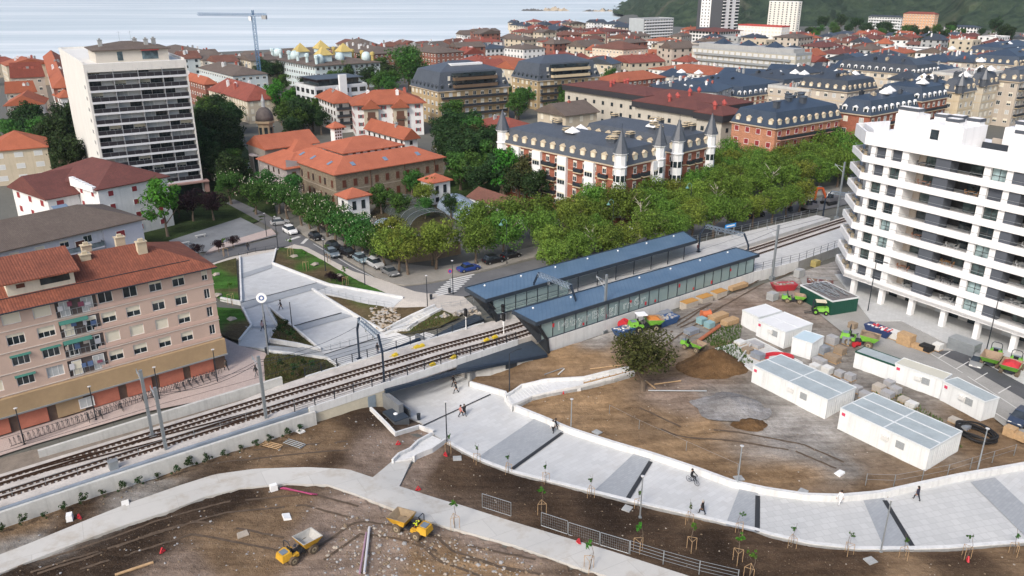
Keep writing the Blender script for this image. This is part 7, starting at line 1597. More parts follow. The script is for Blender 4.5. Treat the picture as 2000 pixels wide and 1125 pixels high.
q=GG(880,562);t=thing('road_sign','road sign with a red and blue disc by the zebra crossing','road sign',q,0);m_=MB();m_.tube((0,0,0),(0,0,3.4),.05,6);m_.build('pole',STEEL,t);m_=MB();m_.wheel((0,-.05,3.1),(0,1,0),.38,.05,16);m_.build('disc',M('sign red',(.5,.03,.05),.4,.05),t);m_=MB();m_.wheel((0,-.09,3.1),(0,1,0),.27,.05,14);m_.build('centre',M('sign navy',(.04,.08,.35),.4,.05),t)
for i in range(8):
 f_=i/7;a=P(lerp(862,912,f_),lerp(567,553,f_),.05);d_=(P(905,570,.05)-P(880,540,.05));d_.z=0;d_.normalize();m_=MB();k_=Vector((-d_.y,d_.x,0))*.27
 a=P(lerp(866,902,f_),lerp(574,541,f_),.03);dd_=ad_*2.6;kk=an_*.28;m_.face([a-dd_-kk,a+dd_-kk,a+dd_+kk,a-dd_+kk]);struct(m_.build('road_marking',M('road paint',(.55,.55,.54),.7,.15,2)))
def mark(pts,w,dz=.06):o=strip('road_marking',pts,w,M('road paint',(.55,.55,.54),.7,.15,2),dz);return o
mark([(612,476),(690,522),(752,553)],.18);mark([(585,462),(560,470)],.9);mark([(600,466),(590,476)],.7)
for q in([(1780,668),(1880,728)],[(1890,735),(1990,800)]):mark(q,.14,.44)
for x,y in((1832,700),(1868,720),(1905,742),(1950,768)):mark([(x,y),(x+24,y-14)],.14,.44)
mark([(1845,745),(1990,835)],.2,.44)
# ---------------------------------------------------------------- site machines
def dumper(p,rz,col,lab,skip_tilt=0.0,s_=1.0,load=None,canopy=False,rusty=None,group=None):
 t=thing('site_dumper',lab,'dumper',p,rz,group);t.scale=(s_,)*3;pm=M('muddy paint %d'%int(col[0]*99),col,.6,.28,1.1,0,.3,streak=.55);SK=rusty or M('muddy skip steel',(.26,.20,.13),.8,.25,2)
 mb=MB();a=[(.15,-.95,1.05),(1.75,-.85,1.0),(1.75,.85,1.0),(.15,.95,1.05)];b=[(-.25,-1.15,1.95),(2.35,-1.15,1.75),(2.35,1.15,1.75),(-.25,1.15,1.95)];ai=[(.3,-.8,1.12),(1.65,-.7,1.08),(1.65,.7,1.08),(.3,.8,1.12)];bi=[(-.15,-1.05,1.955),(2.22,-1.05,1.755),(2.22,1.05,1.755),(-.15,1.05,1.955)]
 vs=a+b+bi+ai;mb.mesh(vs,[(3,2,1,0)]+[(i,(i+1)%4,4+(i+1)%4,4+i)for i in range(4)],1);mb.mesh(vs,[(4+i,4+(i+1)%4,8+(i+1)%4,8+i)for i in range(4)]+[(8+i,8+(i+1)%4,12+(i+1)%4,12+i)for i in range(4)]+[(12,13,14,15)],0);mb.build('skip',[SK,pm],t)
 if load:mb=MB();mb.hexa([(.0,-.95,1.7),(2.0,-.95,1.6),(2.0,.95,1.6),(.0,.95,1.7)],[(.5,-.3,2.1),(1.4,-.3,2.05),(1.4,.3,2.05),(.5,.3,2.1)]);mb.build('load',load,t)
 mb=MB();mb.b2(-.1,-.45,.55,1.6,.45,.98);mb.b2(-2.2,-.5,.5,-.1,.5,.8);mb.b2(1.05-.1,-.8,.5,1.15,.8,.7);mb.build('chassis',DARK,t)
 mb=MB();mb.hexa([(-2.75,-.75,.75),(-1.5,-.8,.75),(-1.5,.8,.75),(-2.75,.75,.75)],[(-2.65,-.6,1.5),(-1.55,-.7,1.62),(-1.55,.7,1.62),(-2.65,.6,1.5)]);mb.b2(-1.5,-.9,.75,-.75,-.45,1.12);mb.b2(-1.5,.45,.75,-.75,.9,1.12);mb.build('engine_cover',pm,t)
 mb=MB();mb.b2(-2.5,-.42,1.57,-1.75,.42,1.63);mb.build('grille',M('faded grey grille',(.16,.20,.25),.6,.1),t)
 mb=MB();mb.b2(-1.48,-.28,1.1,-.98,.28,1.3);mb.b2(-1.52,-.28,1.3,-1.4,.28,1.85);mb.build('seat',BLACK,t)
 mb=MB();mb.tube((-.45,0,.9),(-.62,0,1.55),.035,5);mb.wheel((-.65,0,1.58),(-.5,0,1),.2,.04,12);mb.build('steering_wheel',DARK,t)
 mb=MB()
 if canopy:
  for x,y in((-1.6,-.65),(-1.6,.65),(-.35,-.65),(-.35,.65)):mb.tube((x,y,1),(x,y,2.55),.04,5)
  mb.build('roll_bar',DARK,t);mb=MB();mb.b2(-1.75,-.75,2.55,-.2,.75,2.65);mb.build('canopy',WHITE,t)
 else:mb.path([(-1.62,-.62,1.2),(-1.62,-.62,2.45),(-1.62,-.4,2.7),(-1.62,.4,2.7),(-1.62,.62,2.45),(-1.62,.62,1.2)],.05,6);mb.build('roll_bar',DARK,t)
 MUD=M('muddy tyre',(.11,.085,.06),.95,.3,4);wm=None
 for x,r in((1.05,.58),(-1.55,.52)):
  for y in(-.92,.92):
   mb=MB();mb.wheel((0,0,0),(0,1,0),r,.42,18,0);mb.wheel((0,0,0),(0,1,0),r*.55,.44,12,1);mb.wheel((0,0,0),(0,1,0),r*.25,.47,8,0);mb.build('wheel',[MUD if not canopy else BLACK,M('dusty hub',(.30,.25,.17),.8,.2,3)],t,False,(x,y,r))
 return t
YM=(.55,.31,.03);GM=(.17,.42,.05)
q=GG(800,1037);r_=head(GG(826,1042),GG(768,1018));dumper(q,r_,YM,'muddy yellow dumper with a soil stained skip and driver beside the diagonal path',s_=.9)
person(q+Vector((math.cos(r_)*-1.25,math.sin(r_)*-1.25,.62)),r_,(.62,.72,.03),(.5,.2,.02),'driver in a yellow high visibility jacket on the muddy dumper','sit')
dumper(GG(588,1082),head(GG(560,1097),GG(612,1066)),YM,'yellow dumper with an empty grey lined skip and no driver',s_=.86,rusty=M('worn grey skip',(.40,.39,.36),.7,.2,2))
SG='green site dumpers parked along the road'
for a_,b_,lab,ld in(((1650,668),(1712,680),'bright green dumper with a white sided skip on the site road',ST2),((1945,700),(1925,725),'green dumper with a dusty skip nose on to the road, left of another',None),((1985,715),(1962,742),'green dumper with a red tank in its skip at the right edge',RED),((1530,588),(1572,592),'small green dumper before the dark green container',None),((1235,648),(1290,640),'green dumper carrying orange earth behind the oak',M('orange earth',(.45,.17,.04),.9,.1,2)),((1345,680),(1365,687),'small green dumper by the weeds left of the spoil heap',None)):
 a,b=GG(*a_),GG(*b_);dumper((a+b)/2,head(a,b),GM,lab,s_=.75 if 'small' in lab else 1.05,load=ld,canopy='orange earth' in lab,rusty=M('dusty skip',(.27,.20,.14),.8,.2,2),group=SG)
q=GG(1598,612);r_=head(GG(1610,612),GG(1580,610));t=thing('forklift','small green rough terrain forklift with a cream canopy','forklift',q,r_);gm=paint(GM,.45)
m_=MB();m_.hexa([(-1.5,-.6,.5),(.6,-.6,.5),(.6,.6,.5),(-1.5,.6,.5)],[(-1.4,-.5,1.25),(.3,-.5,1.0),(.3,.5,1.0),(-1.4,.5,1.25)]);m_.build('body',gm,t)
m_=MB();[m_.tube((x,y,1),(x,y,2.1),.04,5)for x in(-.8,.45)for y in(-.5,.5)];m_.build('roll_cage',DARK,t);m_=MB();m_.b2(-1.0,-.65,2.1,.6,.65,2.2);m_.build('canopy',M('cream canopy',(.62,.56,.42),.7,.05),t)
m_=MB();[m_.beam((.95,y,.2),(.9,y,2.3),.1,.14)for y in(-.35,.35)];[m_.beam((1.0,y,.12),(2.2,y,.1),.12,.05)for y in(-.35,.35)];m_.build('mast',DARK,t)
for x,r in((.55,.48),(-1.05,.36)):
 for y in(-.68,.68):m_=MB();m_.wheel((0,0,0),(0,1,0),r,.3,14,0);m_.wheel((0,0,0),(0,1,0),r*.5,.32,10,1);m_.build('wheel',[BLACK,gm],t,False,(x,y,r))
def excavator(p,rz,col,lab,flip=1):
 t=thing('excavator',lab,'excavator',p,rz);pm=paint(col,.45)
 for y in(-1.0,1.0):m_=MB();m_.hexa([(-1.4,y-.25,0),(1.4,y-.25,0),(1.4,y+.25,0),(-1.4,y+.25,0)],[(-1.7,y-.25,.65),(1.7,y-.25,.65),(1.7,y+.25,.65),(-1.7,y+.25,.65)]);m_.build('track',BLACK,t)
 m_=MB();m_.b2(-1.9,-1.1,.8,1.2,1.1,1.7);m_.build('house',M('dark machine house',(.10,.10,.11),.6,.1),t);m_=MB();m_.hexa([(-.1,.1,1.7),(1.2,.1,1.7),(1.2,1.1,1.7),(-.1,1.1,1.7)],[(0,.15,2.8),(.9,.15,2.8),(.9,1.05,2.8),(0,1.05,2.8)]);cb=m_.build('cab',CG,t);m_=MB();m_.b2(-.05,.1,2.8,.95,1.1,2.9);m_.path([(0,.1,1.7),(0,.1,2.8),(.9,.1,2.8),(1.2,.1,1.7)],.06,5);m_.build('cab_frame',WHITE,cb)
 m_=MB();m_.beam((1.0,-.3,1.6),(2.6,-.3,4.1),.4,.5);m_.beam((2.6,-.3,4.1),(4.6,-.3,4.4),.38,.45);m_.build('boom',pm,t);m_=MB();m_.beam((4.6,-.3,4.5),(5.0,-.3,1.6),.3,.35);m_.build('stick',pm,t);m_=MB();m_.tube((1.5,-.3,1.8),(3.2,-.3,3.9),.08,6);m_.tube((3.0,-.3,4.6),(4.5,-.3,4.75),.08,6);m_.build('ram',STEEL,t)
 m_=MB();m_.hexa([(4.4,-.8,.4),(5.2,-.8,.3),(5.2,.2,.3),(4.4,.2,.4)],[(4.7,-.8,1.5),(5.4,-.8,1.3),(5.4,.2,1.3),(4.7,.2,1.5)]);m_.build('bucket',DARK,t);return t
excavator(P(1578,412,.1),rad(200),(.42,.03,.025),'dark red excavator with its arm folded, beyond the platform end')
excavator(P(1618,398,.1),rad(212),(.55,.10,.02),'orange excavator behind the red one beside the mast')
# ---------------------------------------------------------------- containers
CW_=M('white container paint',(.68,.70,.70),.55,.08,.6,streak=.4);CRF=M('dull container roof',(.33,.38,.40),.5,.16,.6);CTR=M('pale container trim',(.60,.63,.64),.5,.06);GRC=M('dark green container',(.012,.065,.045),.55,.12,1)
def module(name,pts,h,lab,cat='container',mods=1,roofm=CRF,wallm=CW_,corr=True,mark_=True,z0=0,trim=CTR):
 """pts: near corner and the two corners beside it, as ground points"""
 o,a,b=pts;ux=(a-o);uy=(b-o);L,W=ux.length,uy.length;rz=math.atan2(ux.y,ux.x);s=1 if ux.x*uy.y-ux.y*uy.x>0 else-1
 t=thing(name,lab,cat,o,rz);Y=lambda y:y*s;mb=MB();mb.b2(0,0,z0-.1,L,Y(W),h)if s>0 else mb.b2(0,Y(W),z0-.1,L,0,h);mb.build('body',wallm,t)
 m_=MB();y0,y1=sorted((0,Y(W)));m_.b2(.06,y0+.06,h+.003,L-.06,y1-.06,h+.07)
 m_.build('roof',roofm,t);m_=MB()
 for q in((-.05,y0-.05,L+.05,y0+.06),(-.05,y1-.06,L+.05,y1+.05),(-.05,y0+.06,.06,y1-.06),(L-.06,y0+.06,L+.05,y1-.06)):m_.b2(q[0],q[1],h-.12,q[2],q[3],h+.12)
 for k in range(1,mods):yy=Y(W*k/mods);m_.b2(.06,yy-.09,h+.08,L-.06,yy+.09,h+.12)
 if L>9:m_.b2(L/2-.08,y0+.06,h+.08,L/2+.08,y1-.06,h+.125)
 m_.build('trim',trim,t)
 if corr:
  m_=MB();fy=0 if s>0 else 0
  for k in range(int(L/.45)):x=.3+k*.45;m_.b2(x,-.035 if s>0 else .003,.15,x+.18,-.003 if s>0 else .035,h-.2)
  for k in range(int(W/.45)):y=Y(.3+k*.45);m_.b2(-.035,min(y,y+Y(.18)),.15,-.003,max(y,y+Y(.18)),h-.2)
  m_.build('ribs',wallm,t)
 if mark_:
  m_=MB();m_.b2(L-.75,(-.06 if s>0 else .04),h-.75,L-.3,(-.04 if s>0 else .06),h-.35);m_.build('logo_patch',M('faded red logo',(.55,.06,.12),.6,.1),t)
  m_=MB();m_.b2(L*.42,(-.3 if s>0 else .05),1.5,L*.42+.8,(-.05 if s>0 else .3),2.0);m_.build('air_conditioner',M('aircon white',(.62,.62,.60),.6,.05),t)
  m_=MB();m_.b2(L*.25,(-.06 if s>0 else .04),1.2,L*.25+1.0,(-.04 if s>0 else .06),2.1);m_.build('window',M('barred window',(.28,.30,.31),.5,.2,8),t)
 return t
def quadpts(n,r,l,W=None):
 o=GG(*n);a=GG(*r);b=GG(*l);ux=(a-o);ux.z=0;uy=b-o;uy.z=0;k=ux.normalized();uy=uy-k*uy.dot(k);
 if W:uy=uy.normalized()*W
 return[o,o+ux,o+uy]
module('office_container',quadpts((1611,818),(1467,745),(1674,790)),2.6,'white site office of joined cabins with a grey roof, the one nearer the oak',mods=2)
module('office_container',quadpts((1807,920),(1635,838),(1876,884)),2.7,'white site office of joined cabins nearest the paved walk',mods=3)
module('office_container',quadpts((1530,680),(1476,655),(1578,650),6),2.5,'white topped double cabin beyond the grey roofed offices',mods=2,roofm=M('white roof skin',(.66,.67,.68),.5,.06),mark_=True)
module('office_container',quadpts((1478,650),(1447,634),(1508,628),5),2.5,'white cabin at the end of the row beside the timber stacks',mods=1,roofm=M('white roof skin',(.66,.67,.68),.5,.06),mark_=False)
module('container',quadpts((1582,703),(1544,690),(1618,680),3.6),2.5,'small white steel cabin with a light blue roof beside the pallets',roofm=M('pale blue roof',(.45,.56,.62),.5,.06),mark_=False)
module('container',quadpts((1742,744),(1666,716),(1756,732),2.4),2.3,'white sided container with dark green edges and a grey roof',roofm=CRF,mark_=False,corr=False,trim=GRC)
module('container',quadpts((1835,778),(1742,744),(1850,766),2.5),2.6,'long white container with a cream roof, left of a matching one',roofm=M('cream container roof',(.50,.49,.42),.6,.08),corr=False)
module('container',quadpts((1915,822),(1835,780),(1938,803),2.5),2.6,'white container with a grey blue roof ending the row by the pipe coil',corr=False)
t=module('container',quadpts((1622,616),(1560,583),(1667,598),5.2),2.4,'dark green open topped container loaded with steel bars',mods=1,roofm=M('heap of scrap',(.15,.14,.14),.8,.4,3),wallm=GRC,mark_=False)
m_=MB();rg=random.Random(4)
for k in range(40):x,y=rg.uniform(.5,6),rg.uniform(-4.4,-.5);m_.beam((x,y,2.5+rg.random()*.35),(x+rg.uniform(1,2.4),y+rg.uniform(-.4,.4),2.55+rg.random()*.4),.12,.06)
m_.build('steel_bars',STEEL,t)
# ---------------------------------------------------------------- greenhouse tunnels, shed, crane
def tunnel(a,b,w,h,lab,mat,net=False):
 A,B=P(*a,0),P(*b,0);t=thing('greenhouse_tunnel',lab,'greenhouse',A,head(A,B));L=(B-A).length;m_=MB();n=12;pr=None
 pts=[(math.cos(math.pi*i/n)*w/2,math.sin(math.pi*i/n)*h)for i in range(n+1)]
 for(y,z),(y2,z2)in zip(pts,pts[1:]):m_.face([(0,y,z),(L,y,z),(L,y2,z2),(0,y2,z2)])
 m_.build('cover',mat,t);m_=MB()
 for k in range(7):x=L*k/6;m_.path([(x,y*1.01,z*1.01)for y,z in pts],.05,4)
 m_.tube((0,0,h),(L,0,h),.04,4);m_.build('hoops',STEEL,t)
NET=MCLEAR('shade netting',(.62,.68,.66),.9,.9);POLY=M('milky blue sheeting',(.26,.33,.42),.3,.1,.4)
tunnel((842,440),(782,404),10,3.0,'see through net tunnel over vegetable beds behind the chestnuts',NET,True);tunnel((938,434),(884,402),8,3.0,'pale blue sheeted tunnel beside the white garden shed',POLY);tunnel((768,452),(748,440),4.5,1.6,'small pale tunnel half hidden by the blossoming chestnuts',POLY)
sheet('garden_soil',[P(*q,0).xy for q in((720,420),(800,455),(880,450),(900,400),(830,385),(740,395))],MSOIL('garden soil'),3,.03,color=lambda x,y:(.10,.085,.05))
sheet('garden_grass',[P(*q,0).xy for q in((860,385),(905,440),(1000,430),(1140,420),(1120,380),(960,330),(930,300),(870,330),(860,355))],MSOIL('rough grass'),4,.03,color=lambda x,y:(.04,.075,.02))
sheet('garden_grass',[P(*q,0).xy for q in((390,470),(540,420),(520,330),(400,200),(300,220),(60,260),(60,400),(250,470),(330,505),(390,490))],MSOIL('rough grass'),4,.02,color=lambda x,y:(.035,.06,.02))
t,L,W,h=tb('low white garden shed with a weathered brown tiled roof',995,411,3.0,1020,915,WH,('gy','br',1.7),L=6.5,fl=1,win_=('dark_b',1.3,1.0),gap=3.2,name='shed',skip='F',oh=.4)
t,L,W,h=tb('small lean to with a red roof at the end of the white garden shed',1018,415,2.4,1032,1003,WH,('gx','mr',.7),fl=1,win_=('dark_b',.8,1.0),name='shed')
q=P(510,172,0);t=thing('tower_crane','blue tower crane standing over the hotel roofs against the sea','crane',q,rad(172));CB=paint((.05,.14,.28),.5);hh=34.5
def lattice(mb,a,b,w,n,r):
 a,b=Vector(a),Vector(b);d=(b-a).normalized();x=d.orthogonal().normalized();y=d.cross(x);cs=[x*w+y*w,-x*w+y*w,-x*w-y*w,x*w-y*w]
 for c in cs:mb.tube(a+c,b+c,r,4)
 for i in range(n):
  p,e=a.lerp(b,i/n),a.lerp(b,(i+1)/n)
  for k in range(4):mb.tube(p+cs[k],e+cs[(k+1)%4],r*.6,3);mb.tube(p+cs[k],p+cs[(k+1)%4],r*.6,3)
m_=MB();lattice(m_,(0,0,0),(0,0,hh),.7,18,.1);m_.build('mast',CB,t);m_=MB();lattice(m_,(0,0,hh+.6),(29,0,hh+.8),.5,22,.075);m_.build('jib',CB,t);m_=MB();lattice(m_,(0,0,hh+.6),(-7,0,hh+.7),.5,5,.08);m_.build('counter_jib',CB,t);m_=MB();m_.b2(-6.8,-.9,hh-1.4,-4.6,.9,hh+.4);m_.build('counterweight',CONCD,t);m_=MB();m_.b2(.9,-.8,hh-2,2.2,.8,hh-.1);m_.build('cab',WHITE,t);m_=MB();lattice(m_,(0,0,hh+.6),(0,0,hh+2.8),.4,3,.1);m_.build('apex',CB,t)
# ---------------------------------------------------------------- site clutter, every thing its own
def block(px,py,l,w,h,rz,mat,lab,name='pallet_stack',cat='pallet',group=None,pallet=True,top=None):
 p=GG(px,py);t=thing(name,lab,cat,p,rz,group);z=0
 if pallet:
  m_=MB()
  for y in(-.45,0,.45):m_.b2(-l/2,y*w-.05,0,l/2,y*w+.05,.1)
  for k in range(5):x=-l/2+l*(k+.1)/5;m_.b2(x,-w/2,.1,x+l*.15,w/2,.13)
  m_.build('pallet',WOOD,t);z=.132
 m_=MB();n=max(1,int(h/.3))
 for k in range(n):j=R.uniform(-.04,.04);m_.box(j,j*.6,z+k*h/n,l*.96-abs(j),w*.96,h/n-.015)
 m_.build('load',mat,t)
 if top:m_=MB();m_.box(0,0,z+h,l*.98,w*.98,.06);m_.build('cover',top,t)
 return t
SR_=rad(-56);PG=M('grey paving stones',(.34,.34,.345),.85,.15,2);PCH=M('warm concrete blocks',(.40,.36,.31),.85,.15,2);SACK=M('white sacks',(.60,.60,.58),.7,.1,2);BRN=M('cardboard brown',(.27,.21,.15),.8,.1,2);TARP=M('grey tarpaulin',(.22,.24,.27),.6,.2,2)
PALG='pallets of paving stones between the containers'
for px,py,l,w,h,m_,lab in((1605,690,1.6,1.4,1.1,TARP,'grey covered pallet right of the small steel cabin'),(1625,672,1.5,1.2,1.2,PG,'pallet of grey stone behind the grey covered one'),(1640,690,1.5,1.2,.9,BRN,'brown boxes on a pallet by the red drum'),(1655,672,1.2,1.2,1.1,TARP,'dark wrapped pallet beside the site road'),(1600,712,1.8,1.2,.8,PG,'grey kerb stones in front of the small steel cabin'),(1625,705,2.2,1.2,.8,BRN,'long brown crate in front of the wrapped pallets'),(1590,727,1.2,1.2,1.1,SACK,'white sacks on a pallet left of the long brown crate'),(1615,730,1.3,1.2,1.0,SACK,'white sacks on a pallet under the long brown crate'),(1640,735,1.2,1.1,.7,PG,'pallet of grey stones left of the green edged container'),(1660,742,1.2,1.1,.8,PG,'pallet of grey stones close to the corner of the green edged container'),(1645,755,1.2,1.1,.7,PG,'pallet of grey stones in the middle of the gap'),(1672,765,1.2,1.1,.7,PG,'pallet of grey stones below the green edged container'),(1688,778,1.2,1.1,.8,PG,'pallet of grey stones on the lower line of the gap'),(1716,765,1.4,1.3,.9,PCH,'stacked pale slabs in front of the long white container'),(1735,755,1.2,1.1,.8,PG,'grey stones at the corner of the long white container'),(1748,768,1.2,1.1,.8,PG,'grey stones near the wall of the long white container'),(1733,775,1.5,1.2,.7,PG,'low grey stack in front of the pale slabs'),(1765,785,1.2,1.1,.5,PCH,'flat pile of slabs at the end of the pallets'),(1780,795,1.3,1.1,.6,SACK,'white bags right of the flat slabs'),(1865,825,1.4,1.1,.4,PCH,'pinkish slabs near the pipe coil'),(1880,836,1.5,1.1,.4,TARP,'blue grey panel pile next to the pipe coil')):
 block(px,py,l,w,h,SR_,m_,lab,group=PALG)
for px,py,l,w,h,m_,lab,nm in((1345,602,3.0,1.5,1.3,PCH,'pale crate nearest the shelter wall, left of the orange topped ones','crate'),(1375,592,2.8,1.5,1.3,PCH,'orange topped crate left of another along the shelter wall','crate'),(1403,582,2.8,1.5,1.3,PCH,'orange topped crate right of another along the shelter wall','crate'),(1440,562,4.5,1.4,.7,WOOD,'long timber stack along the shelter wall end','timber_stack'),(1300,618,2.0,1.3,.9,TARP,'grey heap of wrapped goods left of the pale crate','crate'),(1282,625,2.4,1.4,.8,TARP,'grey wrapped goods behind the blue rubble skip','crate'),(1402,625,3.6,1.5,1.0,WOOD,'stack of timber boards beside the white cabin row','timber_stack'),(1425,632,3.0,1.4,.8,WOOD,'shorter stack of timber right of the first boards','timber_stack'),(1880,690,4.0,2.2,2.2,STEEL,'tall stack of grey metal frames on the site road side','frame_stack'),(1745,660,2.0,1.6,1.0,SACK,'pallet of white bags right of the red filled skip','pallet_stack'),(1768,672,2.2,1.6,1.7,WOOD,'bundle of yellow timber in a steel frame','timber_stack'),(1792,680,2.2,1.2,.6,WOOD,'loose boards right of the timber bundle','timber_stack'),(1808,685,1.8,1.4,.8,BLACK,'black bagged load right of the loose boards','pallet_stack'),(1830,683,1.2,1.2,.9,SACK,'white sacks before the metal frames','pallet_stack'),(1972,850,1.3,1.2,1.0,WOOD,'stack of empty pallets under a red skip at the lower right','pallet_stack'),(1993,858,1.3,1.2,.6,WOOD,'lower stack of empty pallets at the right edge','pallet_stack'),(1665,640,1.2,1.0,.9,BRN,'brown crate before the green dumper','crate'),(1556,632,1.2,1.0,.9,WOOD,'upright wooden pallet left of the forklift','pallet_stack'),(1508,585,1.6,1.4,1.3,CONCD,'grey cabinet left of the small green dumper','cabinet'),(1560,540,1.8,1.2,1.4,CONCD,'grey generator on the upper yard','generator'),(1592,520,1.6,1.2,1.2,M('yellow bin',(.36,.30,.12),.6,.1),'yellow based bin near the platform fence','bin'),(1476,677,2.0,1.4,.5,PG,'slab pile on the concrete apron by the cabins','pallet_stack'),(1460,688,1.4,1.2,.7,BRN,'brown crate on the concrete apron','crate'),(1480,700,1.8,1.3,.8,TARP,'dark sacks at the corner of the concrete apron','pallet_stack'),(1445,672,1.6,1.2,.4,SACK,'white slab pile at the tip of the concrete apron','pallet_stack'),(1370,632,1.4,1.2,.9,M('turquoise bags',(.22,.36,.38),.6,.1),'turquoise bags beside the orange net roll','pallet_stack'),(1385,640,1.4,1.2,.9,M('turquoise bags',(.22,.36,.38),.6,.1),'turquoise bags nearer the orange pipe','pallet_stack'),(1350,652,2.2,1.4,.7,TARP,'grey bundle left of the turquoise bags','pallet_stack')):
 block(px,py,l,w,h,SR_ if px>1450 and py>600 else rad(36),m_,lab,nm,nm.replace('_',' '),pallet=nm in('pallet_stack',),top=M('orange sheet',(.45,.24,.07),.6,.1)if 'orange topped' in lab else None)
module('platform_slab',quadpts((1485,735),(1395,682),(1560,700),8),.18,'concrete apron scattered with slabs left of the cabins','slab',mods=1,roofm=CONC,wallm=CONC,corr=False,mark_=False)
def skipbin(px,py,col,lab,fill,rz):
 p=GG(px,py);t=thing('rubble_skip',lab,'skip',p,rz);m_=MB();m_.hexa([(-1.6,-.8,0),(1.6,-.8,0),(1.6,.8,0),(-1.6,.8,0)],[(-2.2,-.95,1.1),(2.2,-.95,1.1),(2.2,.95,1.1),(-2.2,.95,1.1)]);m_.build('body',paint(col,.5),t);m_=MB();rg=random.Random(px)
 for _ in range(40):m_.rock((rg.uniform(-1.8,1.8),rg.uniform(-.75,.75),1.05),rg.uniform(.15,.3),rg.randrange(len(fill)),rg)
 m_.build('rubble',fill,t)
skipbin(1222,652,(.03,.08,.2),'blue skip heaped with pale rubble left of the green dumper',[ST1,SACK],rad(36));skipbin(1300,632,(.03,.08,.2),'blue skip heaped with pale rubble right of the green dumper',[ST1,ST3],rad(36));skipbin(1717,652,(.02,.04,.12),'navy skip with red and white waste beside the green dumper',[RED,SACK],SR_);skipbin(1530,565,(.35,.03,.04),'red skip at the back of the yard',[ST3,ST2],rad(10));skipbin(1600,560,(.12,.035,.025),'rust brown skip behind the dark green container',[ST2,ST3],rad(-20))
def roll(p,axis,r,w,mat,lab,name='cable_drum',cat='cable drum'):
 t=thing(name,lab,cat,p,0);m_=MB();a=Vector(axis).normalized();m_.wheel(Vector((0,0,r)),a,r,.08,20);c=a*w;m_.wheel(Vector((0,0,r))+c,a,r,.08,20);m_.wheel(Vector((0,0,r))+c/2,a,r*.8,w-.1,18);m_.build('drum',mat,t)
roll(GG(1215,645),(.6,.8,0),.85,.9,RED,'red drum leaning by the shelter wall');roll(GG(1370,622),(1,.2,0),.7,1.4,M('orange netting',(.50,.14,.06),.8,.2,3),'orange net roll beside the timber boards');roll(GG(1667,678),(1,.5,0),.4,1.0,RED,'red drum lying on the pallets by the site road')
q=GG(1905,852);t=thing('pipe_coil','large black pipe coil lying by the end of the white containers','pipe coil',q,SR_);m_=MB()
for k in range(8):
 rr=1.5+.12*(k%4);z=.15+.24*(k//2);m_.path([(rr*math.cos(6.283*i/26)*1.25,rr*math.sin(6.283*i/26)*.9,z+.08*math.sin(i+k))for i in range(27)],.11,5)
m_.build('coil',BLACK,t)
q=GG(1520,700);t=thing('hose_coil','coil of red hose in front of the double cabin','hose',q,0);m_=MB()
for k in range(5):m_.path([((1.1+.14*k)*math.cos(6.283*i/22)*1.3,(.9+.1*k)*math.sin(6.283*i/22),.1+.06*k)for i in range(23)],.08,5)
m_.build('coil',RED,t)
def pole_(a,b,r,mat,lab,name='pipe',cat='pipe',dz=.12):
 A,B=GG(*a),GG(*b);A.z+=dz;B.z+=dz;m_=MB();m_.tube(A,B,r,8);return tag(m_.build(name,mat),lab,cat)
pole_((1360,672),(1405,640),.28,M('orange pipe',(.36,.12,.06),.6,.1,2),'thick orange pipe lying along the weeds',dz=.3);pole_((1266,764),(1380,765),.09,STEEL,'long thin pole on the ground right of the oak');pole_((1278,752),(1330,745),.1,WOOD,'timber post on the ground right of the oak','timber_post','post');pole_((1262,746),(1280,760),.1,WOOD,'short timber post by the oak foot','timber_post','post');pole_((1440,713),(1470,672),.12,CONC,'pale pole leaning by the spoil heap',dz=.5);pole_((1152,722),(1212,715),.1,WOOD,'timber beam lying on the bank above the timber stairs','timber_post','post');pole_((1063,733),(1100,720),.06,STEEL,'thin rod lying on the brown bank');pole_((1090,733),(1102,722),.1,CONC,'short pale bar on the brown bank')
pole_((716,1045),(703,1125),.1,M('mauve duct',(.32,.20,.26),.6,.1),'mauve duct on the rubble at the bottom edge',dz=.3);pole_((722,1035),(712,1125),.12,M('grey white duct',(.5,.5,.52),.6,.1),'pale duct beside the mauve one',dz=.35);pole_((225,1125),(300,1100),.14,WOOD,'long timber beam at the bottom left','timber_post','post')
for k in range(4):pole_((548+k*2,956+k),(620-k*3,968+k*1.5),.08,M('magenta duct',(.32,.05,.13),.6,.1),'magenta flexible duct lying beside the curved path','duct','duct',.15+.1*k)['group']='bundle of magenta ducts'
def heap(px,py,rx,ry,h,mat,lab,seed):
 p=GG(px,py);m_=MB();n,r_=30,10;vs=[]
 for j in range(r_+1):
  for i in range(n):a=6.283*i/n;f_=j/r_;k=noise.noise((math.cos(a)*2+seed,math.sin(a)*2,f_*3));vs.append((rx*f_*math.cos(a)*(1+.2*k),ry*f_*math.sin(a)*(1+.2*k),h*(.5+.5*math.cos(math.pi*f_))*(1+.35*noise.noise((f_*4*math.cos(a),f_*4*math.sin(a),seed)))-.15*f_))
 m_.mesh(vs,[(j*n+i,(j+1)*n+i,(j+1)*n+(i+1)%n,j*n+(i+1)%n)for j in range(r_)for i in range(n)])
 o=stuff(tag(m_.build('spoil_heap',mat,None,True,p),lab,'heap'));at=o.data.attributes.new('soil','FLOAT_COLOR','POINT');col={'b':(.13,.08,.04),'g':(.27,.275,.28),'d':(.07,.05,.03)}[lab[0]if lab[0]in 'bg' else 'd'];at.data.foreach_set('color',[*col,1]*len(o.data.vertices));return o
HS=MSOIL('heaped soil',1.0)
heap(1395,715,5.5,4,2.6,HS,'brown heap of earth beside the weeds',1);heap(1430,790,5.0,4.0,1.0,HS,'grey heap of gravel in front of the site offices',2);heap(1465,826,2.6,1.8,.5,HS,'brown low mound in front of the gravel heap',3)
